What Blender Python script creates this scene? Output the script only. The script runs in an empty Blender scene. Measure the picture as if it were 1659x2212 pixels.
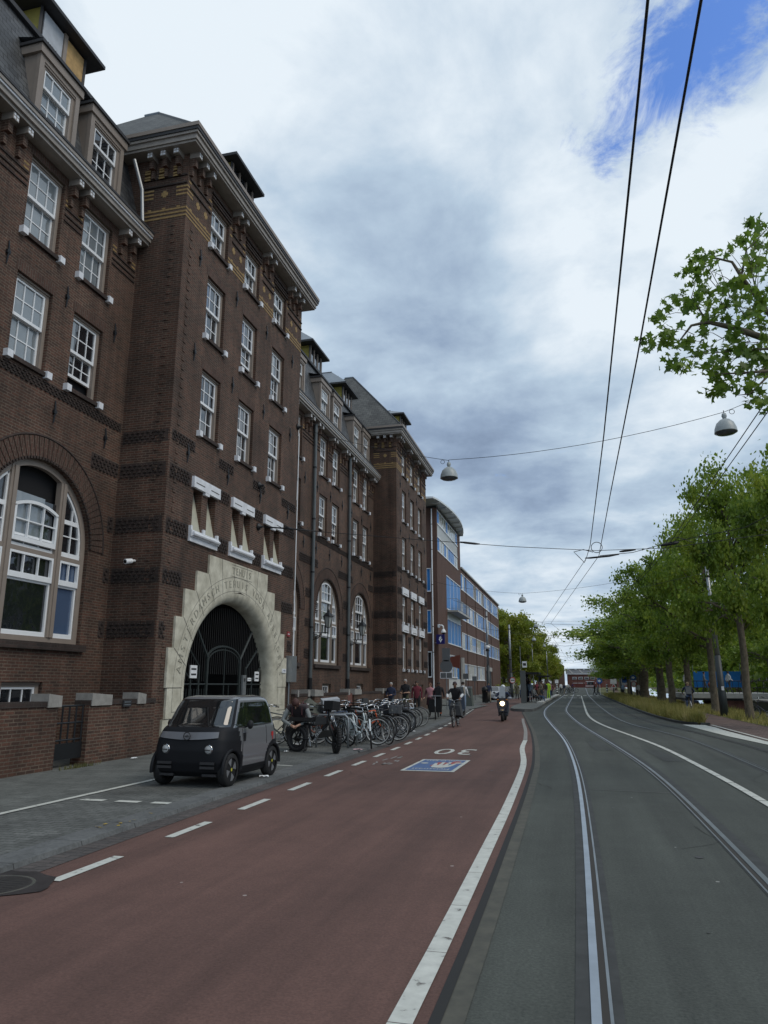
import bpy, bmesh, math, random
import numpy as np
from mathutils import Vector, Matrix, Euler
from math import radians, sin, cos, pi, sqrt, atan2
SC = bpy.context.scene
COL = SC.collection
# ---------------------------------------------------------------- camera, sky, sun, exposure
cd = bpy.data.cameras.new('camera'); cam = bpy.data.objects.new('camera', cd); COL.objects.link(cam)
cam.location = (0, 0, 1.6)
cam.rotation_euler = (radians(90+13.3), 0, radians(14.5))
cd.sensor_fit = 'AUTO'; cd.sensor_width = 36; cd.lens = 36*1581/2212
cd.clip_start = 0.05; cd.clip_end = 5000
SC.camera = cam
SC.view_settings.view_transform = 'Standard'; SC.view_settings.look = 'None'
SC.view_settings.exposure = 0.03; SC.view_settings.gamma = 1
SUN_EL, SUN_AZ = 50, 105      # azimuth from +Y (street direction), positive = right
world = bpy.data.worlds.new('World'); SC.world = world; world.use_nodes = True
def setup_world():
    nt = world.node_tree; nt.nodes.clear(); N = nt.nodes.new; L = nt.links.new
    out = N('ShaderNodeOutputWorld'); bg = N('ShaderNodeBackground'); bg.inputs[1].default_value = 0.1
    L(bg.outputs[0], out.inputs[0])
    sky = N('ShaderNodeTexSky'); sky.sky_type = 'NISHITA'; sky.sun_disc = False
    sky.sun_elevation = radians(SUN_EL); sky.sun_rotation = radians(SUN_AZ); sky.ozone_density = 2.0
    tc = N('ShaderNodeTexCoord'); sep = N('ShaderNodeSeparateXYZ'); L(tc.outputs['Generated'], sep.inputs[0])
    def math_(op, a, b=None, c=None, clamp=False):
        n = N('ShaderNodeMath'); n.operation = op; n.use_clamp = clamp
        for i, v in enumerate((a, b, c)):
            if v is None: continue
            if isinstance(v, (int, float)): n.inputs[i].default_value = v
            else: L(v, n.inputs[i])
        return n.outputs[0]
    # project the view direction on a cloud layer
    zz = math_('ADD', math_('MAXIMUM', sep.outputs[2], 0.0), 0.22)
    px = math_('DIVIDE', sep.outputs[0], zz); py = math_('DIVIDE', sep.outputs[1], zz)
    cmb = N('ShaderNodeCombineXYZ'); L(px, cmb.inputs[0]); L(py, cmb.inputs[1])
    def noise(scale, detail, rough, off, dist=0.0, vec=None):
        m = N('ShaderNodeMapping'); m.inputs['Location'].default_value = off
        L(vec or cmb.outputs[0], m.inputs[0])
        n = N('ShaderNodeTexNoise'); n.inputs['Scale'].default_value = scale; n.inputs['Detail'].default_value = detail
        n.inputs['Roughness'].default_value = rough; n.inputs['Distortion'].default_value = dist
        L(m.outputs[0], n.inputs['Vector']); return n.outputs[0]
    big = noise(1.15, 7, 0.55, (3.1, 1.7, 0), 0.35)
    mid = noise(3.0, 8, 0.58, (8.3, 2.2, 0), 0.25)
    soft = noise(0.9, 3, 0.5, (12.0, 5.0, 0), 0.2)
    # large shapes of this particular sky, as directions (u = px/x, y in the view)
    def blob(d, power, stretch=None):
        v = Vector(d).normalized()
        n = N('ShaderNodeVectorMath'); n.operation = 'DOT_PRODUCT'; L(tc.outputs['Generated'], n.inputs[0]); n.inputs[1].default_value = v
        nn = math_('MAXIMUM', n.outputs['Value'], 0.0)
        return math_('POWER', nn, power)
    def dirpx(px_, py_):
        r = (px_-829.5)/1581; u = -(py_-1106)/1581; th = radians(13.3); az = radians(14.5)
        z = u*cos(th)+sin(th); f = cos(th)-u*sin(th)
        return (r*cos(az)-f*sin(az), f*cos(az)+r*sin(az), z)
    B = lambda x, y, p: blob(dirpx(x, y), p)
    # brightness field
    val = math_('MULTIPLY_ADD', big, 1.25, -0.15)
    val = math_('MULTIPLY_ADD', mid, 1.15, math_('ADD', val, -0.17))
    val = math_('MULTIPLY_ADD', noise(8.0, 6, 0.6, (2.0, 9.0, 0), 0.5), 0.20, math_('ADD', val, -0.30))
    for (x, y, p, a) in BRIGHT:
        val = math_('MULTIPLY_ADD', B(x, y, p), a, val)
    ramp = N('ShaderNodeValToRGB'); L(val, ramp.inputs[0])
    cr = ramp.color_ramp
    cols = [(0.12, (1.85, 2.5, 3.7)), (0.40, (3.0, 3.95, 5.4)), (0.68, (4.8, 6.0, 7.3)), (1.0, (7.9, 8.7, 9.4))]
    K = 12.0
    cr.elements[0].position = cols[0][0]; cr.elements[0].color = tuple(c/K for c in cols[0][1])+(1,)
    cr.elements[1].position = cols[-1][0]; cr.elements[1].color = tuple(c/K for c in cols[-1][1])+(1,)
    for p_, c_ in cols[1:-1]:
        e = cr.elements.new(p_); e.color = tuple(c/K for c in c_)+(1,)
    sc = N('ShaderNodeVectorMath'); sc.operation = 'SCALE'; L(ramp.outputs[0], sc.inputs[0]); sc.inputs['Scale'].default_value = K
    # cloud cover: mostly closed, one torn blue gap
    cov = math_('MULTIPLY_ADD', noise(6.5, 10, 0.68, (1.0, 7.0, 0), 0.8), 4.4, -0.72)
    for (x, y, p, a) in GAPS:
        cov = math_('MULTIPLY_ADD', B(x, y, p), a, cov)
    mr = N('ShaderNodeMapRange'); mr.interpolation_type = 'SMOOTHSTEP'
    L(cov, mr.inputs[0]); mr.inputs[1].default_value = -0.45; mr.inputs[2].default_value = 0.85
    tint = N('ShaderNodeMixRGB'); tint.blend_type = 'MULTIPLY'; tint.inputs[0].default_value = 1
    L(sky.outputs[0], tint.inputs[1]); tint.inputs[2].default_value = (1.1, 1.5, 2.2, 1)
    mix = N('ShaderNodeMixRGB'); L(mr.outputs[0], mix.inputs[0]); L(tint.outputs[0], mix.inputs[1]); L(sc.outputs[0], mix.inputs[2])
    L(mix.outputs[0], bg.inputs[0])
BRIGHT = [(380, 150, 60, 0.30), (1080, 300, 120, 0.22), (1000, 60, 90, 0.12), (1600, 560, 60, 0.20), (1450, 700, 120, 0.12), (720, 540, 120, -0.06), (980, 620, 150, -0.12), (760, 700, 200, -0.03), (1080, 1060, 260, -0.36), (850, 1010, 260, -0.22), (1000, 930, 300, -0.12), (1250, 1080, 200, -0.20), (900, 820, 300, 0.14),
          (1180, 1330, 200, 0.20), (1050, 1230, 200, 0.10), (560, 330, 90, 0.1)]
GAPS = [(1390, 200, 420, -1.25), (1600, 0, 330, -1.6), (1290, 320, 1100, -0.85), (1480, 100, 600, -0.55)]
setup_world()
sl = bpy.data.lights.new('sun', 'SUN'); sl.energy = 1.15; sl.angle = radians(34); sl.color = (1, 0.90, 0.76)
sun = bpy.data.objects.new('sun', sl); COL.objects.link(sun)
_sd = Vector((sin(radians(SUN_AZ))*cos(radians(SUN_EL)), cos(radians(SUN_AZ))*cos(radians(SUN_EL)), sin(radians(SUN_EL))))
sun.rotation_euler = _sd.to_track_quat('Z', 'Y').to_euler(); sun.location = (0, 0, 60)
SC.cycles.max_bounces = 6; SC.cycles.diffuse_bounces = 3; SC.cycles.glossy_bounces = 3; SC.cycles.transparent_max_bounces = 8
SC.cycles.use_denoising = True

# ---------------------------------------------------------------- materials
MATS = {}
def mat(name, col=(.5, .5, .5), rough=0.7, metal=0.0, noise=0.0, nscale=8.0, bump=0.0, emit=None, coat=0.0, spec=None, col2=None, detail=4):
    """plain or mottled principled material"""
    if name in MATS: return MATS[name]
    m = bpy.data.materials.new(name); m.use_nodes = True; nt = m.node_tree; b = nt.nodes['Principled BSDF']
    b.inputs['Base Color'].default_value = (*col, 1); b.inputs['Roughness'].default_value = rough; b.inputs['Metallic'].default_value = metal
    if coat: b.inputs['Coat Weight'].default_value = coat
    if spec is not None: b.inputs['Specular IOR Level'].default_value = spec
    if emit: b.inputs['Emission Color'].default_value = (*emit[:3], 1); b.inputs['Emission Strength'].default_value = emit[3]
    if noise or col2:
        tc = nt.nodes.new('ShaderNodeTexCoord'); n = nt.nodes.new('ShaderNodeTexNoise'); n.inputs['Scale'].default_value = nscale; n.inputs['Detail'].default_value = detail
        n.inputs['Roughness'].default_value = .6
        nt.links.new(tc.outputs['Object'], n.inputs['Vector'])
        r = nt.nodes.new('ShaderNodeValToRGB'); nt.links.new(n.outputs[0], r.inputs[0]); nt.links.new(r.outputs[0], b.inputs['Base Color'])
        r.color_ramp.elements[0].position = .3; r.color_ramp.elements[1].position = .7
        c2 = col2 or tuple(min(1, c*(1+noise)) for c in col); c1 = col if col2 else tuple(c*(1-noise) for c in col)
        r.color_ramp.elements[0].color = (*c1, 1); r.color_ramp.elements[1].color = (*c2, 1)
        if bump:
            bp = nt.nodes.new('ShaderNodeBump'); bp.inputs['Strength'].default_value = bump; bp.inputs['Distance'].default_value = .02
            nt.links.new(n.outputs[0], bp.inputs['Height']); nt.links.new(bp.outputs[0], b.inputs['Normal'])
    MATS[name] = m; return m
def brickmat(name, c1, c2, mortar, bw=.22, bh=.065, ms=.009, rough=.9, offset=.5, vert=False, horiz=False, stain=.35, bump=.5, squash=1.0, warp=True):
    m = bpy.data.materials.new(name); m.use_nodes = True; nt = m.node_tree; N = nt.nodes.new; L = nt.links.new; b = nt.nodes['Principled BSDF']
    b.inputs['Roughness'].default_value = rough
    tc = N('ShaderNodeTexCoord'); s = N('ShaderNodeSeparateXYZ'); L(tc.outputs['Object'], s.inputs[0])
    cb = N('ShaderNodeCombineXYZ')
    if horiz:
        L(s.outputs[0], cb.inputs[0]); L(s.outputs[1], cb.inputs[1])
    else:
        g = N('ShaderNodeSeparateXYZ'); L(tc.outputs['Normal'], g.inputs[0])
        a = N('ShaderNodeMath'); a.operation = 'ABSOLUTE'; L(g.outputs[0], a.inputs[0])
        gt = N('ShaderNodeMath'); gt.operation = 'GREATER_THAN'; L(a.outputs[0], gt.inputs[0]); gt.inputs[1].default_value = .5
        mx = N('ShaderNodeMix'); mx.data_type = 'FLOAT'; L(gt.outputs[0], mx.inputs['Factor']); L(s.outputs[0], mx.inputs[2]); L(s.outputs[1], mx.inputs[3])
        i0, i1 = (1, 0) if vert else (0, 1)
        L(mx.outputs[0], cb.inputs[i0]); L(s.outputs[2], cb.inputs[i1])
    t = N('ShaderNodeTexBrick'); L(cb.outputs[0], t.inputs['Vector']); t.offset = offset; t.squash = squash
    t.inputs['Scale'].default_value = 1; t.inputs['Brick Width'].default_value = bw; t.inputs['Row Height'].default_value = bh
    t.inputs['Mortar Size'].default_value = ms; t.inputs['Mortar Smooth'].default_value = .15; t.inputs['Bias'].default_value = 0
    t.inputs['Color1'].default_value = (*c1, 1); t.inputs['Color2'].default_value = (*c2, 1); t.inputs['Mortar'].default_value = (*mortar, 1)
    n = N('ShaderNodeTexNoise'); n.inputs['Scale'].default_value = .55; n.inputs['Detail'].default_value = 7; n.inputs['Roughness'].default_value = .65; L(tc.outputs['Object'], n.inputs['Vector'])
    r = N('ShaderNodeMapRange'); L(n.outputs[0], r.inputs[0]); r.inputs[1].default_value = .3; r.inputs[2].default_value = .7; r.inputs[3].default_value = 1-stain; r.inputs[4].default_value = 1+stain*.8
    n2 = N('ShaderNodeTexNoise'); n2.inputs['Scale'].default_value = 30; n2.inputs['Detail'].default_value = 3; L(tc.outputs['Object'], n2.inputs['Vector'])
    r2 = N('ShaderNodeMapRange'); L(n2.outputs[0], r2.inputs[0]); r2.inputs[1].default_value = .3; r2.inputs[2].default_value = .7; r2.inputs[3].default_value = .8; r2.inputs[4].default_value = 1.2
    mp = N('ShaderNodeMapping'); mp.inputs['Scale'].default_value = (1.6, 1.6, .16) if not horiz else (1, 1, 1); L(tc.outputs['Object'], mp.inputs[0]); n3 = N('ShaderNodeTexNoise'); n3.inputs['Scale'].default_value = 1.6; n3.inputs['Detail'].default_value = 6; n3.inputs['Roughness'].default_value = .7; L(mp.outputs[0], n3.inputs['Vector'])
    r3 = N('ShaderNodeMapRange'); L(n3.outputs[0], r3.inputs[0]); r3.inputs[1].default_value = .36; r3.inputs[2].default_value = .6; r3.inputs[3].default_value = .72; r3.inputs[4].default_value = 1.08
    ma = N('ShaderNodeMath'); ma.operation = 'MULTIPLY'; L(r3.outputs[0], ma.inputs[0]); L(r2.outputs[0], ma.inputs[1])
    mm = N('ShaderNodeMath'); mm.operation = 'MULTIPLY'; L(r.outputs[0], mm.inputs[0]); L(ma.outputs[0], mm.inputs[1])
    v = N('ShaderNodeVectorMath'); v.operation = 'SCALE'; L(t.outputs[0], v.inputs[0]); L(mm.outputs[0], v.inputs['Scale']); L(v.outputs[0], b.inputs['Base Color'])
    if bump:
        bp = N('ShaderNodeBump'); bp.inputs['Strength'].default_value = bump; bp.inputs['Distance'].default_value = .012; bp.invert = True
        L(t.outputs[1], bp.inputs['Height']); L(bp.outputs[0], b.inputs['Normal'])
    MATS[name] = m; return m
M_BRICK = brickmat('dark red brickwork', (.112, .051, .034), (.055, .031, .023), (.135, .102, .076), ms=.010, stain=.45)
M_BRICK_S = brickmat('soldier course brickwork', (.095, .045, .032), (.07, .038, .028), (.11, .085, .066), vert=True, bh=.07)
M_BRICK_D = brickmat('blackened brickwork', (.058, .036, .030), (.036, .026, .023), (.05, .04, .034))
M_BRICK_Y = mat('yellow brick', (.30, .20, .085), .85, noise=.25, nscale=14)
M_BRICK_P = brickmat('plain brown brickwork', (.125, .066, .049), (.10, .055, .043), (.13, .08, .065), stain=.12, bump=.2)
M_BRICK_F = brickmat('plain red brickwork', (.20, .07, .055), (.15, .055, .045), (.2, .12, .1), stain=.1)
M_SLATE = brickmat('grey roof slates', (.095, .10, .105), (.05, .053, .058), (.012, .012, .013), bw=.28, bh=.17, ms=.012, rough=.55, stain=.3)
M_SLATE2 = brickmat('weathered roof slates', (.10, .10, .093), (.065, .065, .062), (.028, .028, .028), bw=.30, bh=.19, ms=.012, rough=.7, stain=.3)
M_TAUPE = mat('taupe paint', (.27, .225, .19), .5, noise=.06, nscale=5)
M_WHITE = mat('white window paint', (.84, .86, .88), .4, noise=.04, nscale=6)
M_WOODW = mat('off white cornice paint', (.30, .27, .24), .5, noise=.15, nscale=3)
M_STONEW = mat('whitewashed stone', (.76, .78, .82), .7, noise=.12, nscale=4, bump=.2)
M_STONE = mat('limestone', (.42, .395, .31), .8, col2=(.72, .69, .57), nscale=3.2, bump=.4, detail=12)
M_STONEG = mat('grey capstone', (.30, .29, .27), .85, noise=.2, nscale=6, bump=.3)
M_JOINT = mat('dark stone joint', (.09, .085, .075), .9)
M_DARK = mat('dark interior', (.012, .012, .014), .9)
M_IRON = mat('black iron', (.02, .022, .025), .45, metal=.3)
M_IRONG = mat('green black ironwork', (.022, .03, .03), .6)
M_ZINC = mat('zinc sheet', (.22, .25, .28), .45, metal=.5, noise=.12, nscale=2)
M_DARKTRIM = mat('dark fascia', (.03, .03, .033), .6)
M_YELLOWP = mat('mustard panel', (.27, .23, .05), .8, noise=.25, nscale=3)
M_PLY = mat('plywood sheet', (.45, .29, .12), .8, noise=.25, nscale=6)
M_POSTER = mat('marked pale board', (.45, .48, .52), .6, noise=.12, nscale=5)
M_CREAM = mat('cream plaster', (.46, .45, .36), .8, noise=.1, nscale=4)
M_PIPE = mat('painted downpipe', (.10, .115, .12), .4, noise=.15, nscale=3)
def glassmat(name, col, rough=.04, spec=1.0, wavy=True):
    m = mat(name, col, rough, spec=spec); b = m.node_tree.nodes['Principled BSDF']; b.inputs['IOR'].default_value = 1.5; b.inputs['Coat Weight'].default_value = .6; b.inputs['Coat Roughness'].default_value = .02
    if not wavy: return m
    nt = m.node_tree; tc = nt.nodes.new('ShaderNodeTexCoord'); n = nt.nodes.new('ShaderNodeTexNoise'); n.inputs['Scale'].default_value = 1.7; n.inputs['Detail'].default_value = 2; nt.links.new(tc.outputs['Object'], n.inputs['Vector']); bp = nt.nodes.new('ShaderNodeBump'); bp.inputs['Strength'].default_value = .25; bp.inputs['Distance'].default_value = .06; nt.links.new(n.outputs[0], bp.inputs['Height']); nt.links.new(bp.outputs[0], b.inputs['Normal']); nt.links.new(bp.outputs[0], b.inputs['Coat Normal'])
    return m
M_GLASS = glassmat('dark window glass', (.012, .014, .018))
M_GLASSC = glassmat('window glass before a pale curtain', (.20, .23, .25))
M_GLASSB = glassmat('window glass before a blue curtain', (.07, .11, .19))
M_GBLUE = mat('blue glazing', (.035, .20, .52), .45, spec=.3, noise=.15, nscale=1.5)
M_GYEL = glassmat('glass before a cream blind', (.34, .33, .24), .15)
M_PANEL = mat('white facade panel', (.62, .65, .66), .5, noise=.05, nscale=3)
M_CONC = mat('pale concrete', (.42, .42, .40), .8, noise=.12, nscale=2, bump=.1)
M_METAL = mat('galvanised steel', (.32, .34, .36), .4, metal=.6, noise=.1, nscale=3)
M_STEEL = mat('polished steel', (.40, .43, .46), .34, metal=1.0, noise=.15, nscale=3)
M_BLACK = mat('black rubber', (.014, .014, .015), .7)
M_BLACKP = mat('black plastic', (.016, .017, .019), .6, spec=.3, noise=.15, nscale=30)
M_CHROME = mat('chrome', (.6, .62, .65), .15, metal=1)
M_BARK = mat('plane tree bark', (.075, .062, .045), .9, col2=(.19, .16, .115), nscale=5, bump=.6, detail=8)
def leafmat(name, c1, c2, c3, tr=.35, nscale=.5):
    m = bpy.data.materials.new(name); m.use_nodes = True; nt = m.node_tree; N = nt.nodes.new; L = nt.links.new; b = nt.nodes['Principled BSDF']; out = nt.nodes['Material Output']
    tc = N('ShaderNodeTexCoord'); n = N('ShaderNodeTexNoise'); n.inputs['Scale'].default_value = nscale; n.inputs['Detail'].default_value = 8; n.inputs['Roughness'].default_value = .75; L(tc.outputs['Object'], n.inputs['Vector'])
    r = N('ShaderNodeValToRGB'); L(n.outputs[0], r.inputs[0]); e = r.color_ramp.elements; e[0].position = .32; e[0].color = (*c1, 1); e[1].position = .68; e[1].color = (*c3, 1); k = e.new(.5); k.color = (*c2, 1)
    L(r.outputs[0], b.inputs['Base Color']); b.inputs['Roughness'].default_value = .5
    t = N('ShaderNodeBsdfTranslucent'); L(r.outputs[0], t.inputs[0]); mx = N('ShaderNodeMixShader'); mx.inputs[0].default_value = tr
    L(b.outputs[0], mx.inputs[1]); L(t.outputs[0], mx.inputs[2]); L(mx.outputs[0], out.inputs[0]); MATS[name] = m; return m
M_LEAF = leafmat('plane leaves', (.05, .105, .015), (.20, .30, .035), (.46, .52, .07), tr=.45)
M_LEAF2 = leafmat('olive leaves', (.10, .15, .02), (.24, .29, .03), (.42, .38, .05), tr=.5)
M_LEAFN = leafmat('near plane leaves', (.07, .14, .022), (.15, .25, .035), (.28, .38, .06), tr=.5, nscale=1.4)
M_GRASS = leafmat('dry verge grass', (.12, .15, .03), (.34, .31, .09), (.62, .50, .22), tr=.3, nscale=.8)

# ---------------------------------------------------------------- mesh builder
class MB:
    def __init__(self): self.v = []; self.f = []; self.m = []; self.mats = []; self.cm = 0
    def mat(self, m):
        if m not in self.mats: self.mats.append(m)
        self.cm = self.mats.index(m); return self
    def add(self, vs, fs):
        o = len(self.v); self.v.extend(tuple(v) for v in vs)
        for f in fs: self.f.append(tuple(i+o for i in f)); self.m.append(self.cm)
        return self
    def box(self, x0, x1, y0, y1, z0, z1):
        return self.add([(x0, y0, z0), (x1, y0, z0), (x1, y1, z0), (x0, y1, z0), (x0, y0, z1), (x1, y0, z1), (x1, y1, z1), (x0, y1, z1)],
                        [(0, 3, 2, 1), (4, 5, 6, 7), (0, 1, 5, 4), (1, 2, 6, 5), (2, 3, 7, 6), (3, 0, 4, 7)])
    def quad(self, a, b, c, d): return self.add([a, b, c, d], [(0, 1, 2, 3)])
    def poly(self, pts): return self.add(pts, [tuple(range(len(pts)))])
    def obox(self, c, ax, ay, az):  # oriented box by half axes
        c, ax, ay, az = map(Vector, (c, ax, ay, az)); vs = [c+ax*i+ay*j+az*k for k in (-1, 1) for j in (-1, 1) for i in (-1, 1)]
        return self.add(vs, [(0, 2, 3, 1), (4, 5, 7, 6), (0, 1, 5, 4), (1, 3, 7, 5), (3, 2, 6, 7), (2, 0, 4, 6)])
    def tube(self, pts, r, n=8, cap=True):
        pts = [Vector(p) for p in pts]; rs = r if isinstance(r, (list, tuple)) else [r]*len(pts)
        rings = []; up = Vector((0, 0, 1)); prev = None
        for i, p in enumerate(pts):
            d = (pts[min(i+1, len(pts)-1)]-pts[max(i-1, 0)])
            if d.length < 1e-9: d = Vector((0, 0, 1))
            d.normalize()
            if prev is None:
                a = d.cross(up)
                if a.length < .05: a = d.cross(Vector((1, 0, 0)))
            else: a = prev - d*prev.dot(d)
            a.normalize(); prev = a; b = d.cross(a)
            rings.append([p+(a*cos(2*pi*k/n)+b*sin(2*pi*k/n))*rs[i] for k in range(n)])
        vs = [v for ring in rings for v in ring]; fs = []
        for i in range(len(pts)-1):
            for k in range(n): fs.append((i*n+k, i*n+(k+1) % n, (i+1)*n+(k+1) % n, (i+1)*n+k))
        if cap: fs.append(tuple(range(n))[::-1]); fs.append(tuple((len(pts)-1)*n+k for k in range(n)))
        return self.add(vs, fs)
    def lathe(self, prof, c=(0, 0, 0), n=16, axis='z'):
        vs = []; c = Vector(c)
        for (r, h) in prof:
            for k in range(n):
                a = 2*pi*k/n
                p = {'z': (r*cos(a), r*sin(a), h), 'x': (h, r*cos(a), r*sin(a)), 'y': (r*cos(a), h, r*sin(a))}[axis]
                vs.append(c+Vector(p))
        fs = []
        for i in range(len(prof)-1):
            for k in range(n): fs.append((i*n+k, i*n+(k+1) % n, (i+1)*n+(k+1) % n, (i+1)*n+k))
        return self.add(vs, fs)
    def torus(self, c, R, r, axis='x', n=28, m=8, sq=1.0, a0=0, a1=2*pi):
        full = abs(a1-a0-2*pi) < 1e-6; c = Vector(c); vs = []; N = n if full else n+1
        for i in range(N):
            a = a0+(a1-a0)*i/n
            for k in range(m):
                b = 2*pi*k/m; rr = R+r*cos(b); h = r*sin(b)*sq
                vs.append(c+Vector({'x': (h, rr*cos(a), rr*sin(a)), 'y': (rr*cos(a), h, rr*sin(a)), 'z': (rr*cos(a), rr*sin(a), h)}[axis]))
        fs = []
        for i in range(n):
            j = (i+1) % N
            for k in range(m): fs.append((i*m+k, i*m+(k+1) % m, j*m+(k+1) % m, j*m+k))
        return self.add(vs, fs)
    def ball(self, c, r, n=12, m=8, s=(1, 1, 1)):
        prof = [(max(1e-4, r*sin(pi*i/m)), -r*cos(pi*i/m)) for i in range(m+1)]
        o = len(self.v); self.lathe(prof, (0, 0, 0), n)
        for i in range(o, len(self.v)): v = self.v[i]; self.v[i] = (c[0]+v[0]*s[0], c[1]+v[1]*s[1], c[2]+v[2]*s[2])
        return self
    def prism(self, poly, n, d):   # extrude polygon (3d points) by vector n*d
        k = len(poly); a = [Vector(p) for p in poly]; e = Vector(n)*d
        return self.add(a+[p+e for p in a], [tuple(range(k)), tuple(range(2*k-1, k-1, -1))]+[(i, (i+1) % k, (i+1) % k+k, i+k) for i in range(k)])
    def mesh(self, name, smooth=False):
        me = bpy.data.meshes.new(name); me.from_pydata(self.v, [], self.f)
        for m in self.mats: me.materials.append(m)
        if len(self.mats) > 1: me.polygons.foreach_set('material_index', self.m)
        if smooth: me.polygons.foreach_set('use_smooth', [True]*len(self.f))
        me.update(); return me
    def build(self, name, parent=None, smooth=False, loc=None, rel=None):
        """rel: world-space geometry is shifted so that it is local to the parent's location"""
        if rel is not None:
            r = Vector(rel); self.v = [tuple(Vector(v)-r) for v in self.v]
        o = bpy.data.objects.new(name, self.mesh(name, smooth)); COL.objects.link(o)
        if parent: o.parent = parent
        if loc: o.location = loc
        return o
def tag(o, label=None, cat=None, group=None, kind=None):
    if label: o['label'] = label
    if cat: o['category'] = cat
    if group: o['group'] = group
    if kind: o['kind'] = kind
    return o
def thing(name, label, cat, loc=(0, 0, 0), rz=0, group=None):
    o = bpy.data.objects.new(name, None); o.empty_display_size = .2; COL.objects.link(o); o.location = loc; o.rotation_euler = (0, 0, rz)
    return tag(o, label, cat, group)
def copy_tree(o, parent=None):
    c = o.copy(); COL.objects.link(c)
    if parent: c.parent = parent
    for ch in [x for x in KIDS.get(o.name, [])] if False else list(o.children): copy_tree(ch, c)
    return c
def text_mesh(s, size, depth=0.004, mat_=None, align='CENTER', space=1.0):
    cu = bpy.data.curves.new('t', 'FONT'); cu.body = s; cu.size = size; cu.extrude = depth; cu.align_x = align; cu.align_y = 'CENTER'; cu.resolution_u = 3; cu.space_character = space
    o = bpy.data.objects.new('t', cu); COL.objects.link(o); dg = bpy.context.evaluated_depsgraph_get()
    me = bpy.data.meshes.new_from_object(o.evaluated_get(dg)); bpy.data.objects.remove(o); bpy.data.curves.remove(cu)
    me.materials.clear()
    if mat_: me.materials.append(mat_)
    return me
def add_mesh(mb, me, M):
    mb.add([M @ v.co for v in me.vertices], [tuple(p.vertices) for p in me.polygons])
def hump(y):     # the street climbs to a canal bridge in the distance
    t = min(1, max(0, (y-118)/55)); return 1.0*t*t*(3-2*t)
def catm(pts, step=1.0):
    """smooth x(y) polyline sampled"""
    P = [Vector((p[0], p[1], 0)) for p in pts]; P = [P[0]*2-P[1]]+P+[P[-1]*2-P[-2]]; out = []
    for i in range(1, len(P)-2):
        n = max(1, int((P[i+1]-P[i]).length/step))
        for k in range(n):
            t = k/n; a, b, c, d = P[i-1], P[i], P[i+1], P[i+2]
            dy = (c.y-b.y)
            m0 = (c.x-a.x)/(c.y-a.y)*dy if c.y != a.y else 0; m1 = (d.x-b.x)/(d.y-b.y)*dy if d.y != b.y else 0
            h = (2*t**3-3*t*t+1)*b.x+(t**3-2*t*t+t)*m0+(-2*t**3+3*t*t)*c.x+(t**3-t*t)*m1
            out.append((h, b.y+dy*t))
    out.append((P[-2].x, P[-2].y)); return out
def xat(poly, y):
    for a, b in zip(poly, poly[1:]):
        if a[1] <= y <= b[1]: return a[0]+(b[0]-a[0])*(y-a[1])/(b[1]-a[1])
    return poly[0][0] if y < poly[0][1] else poly[-1][0]
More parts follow.
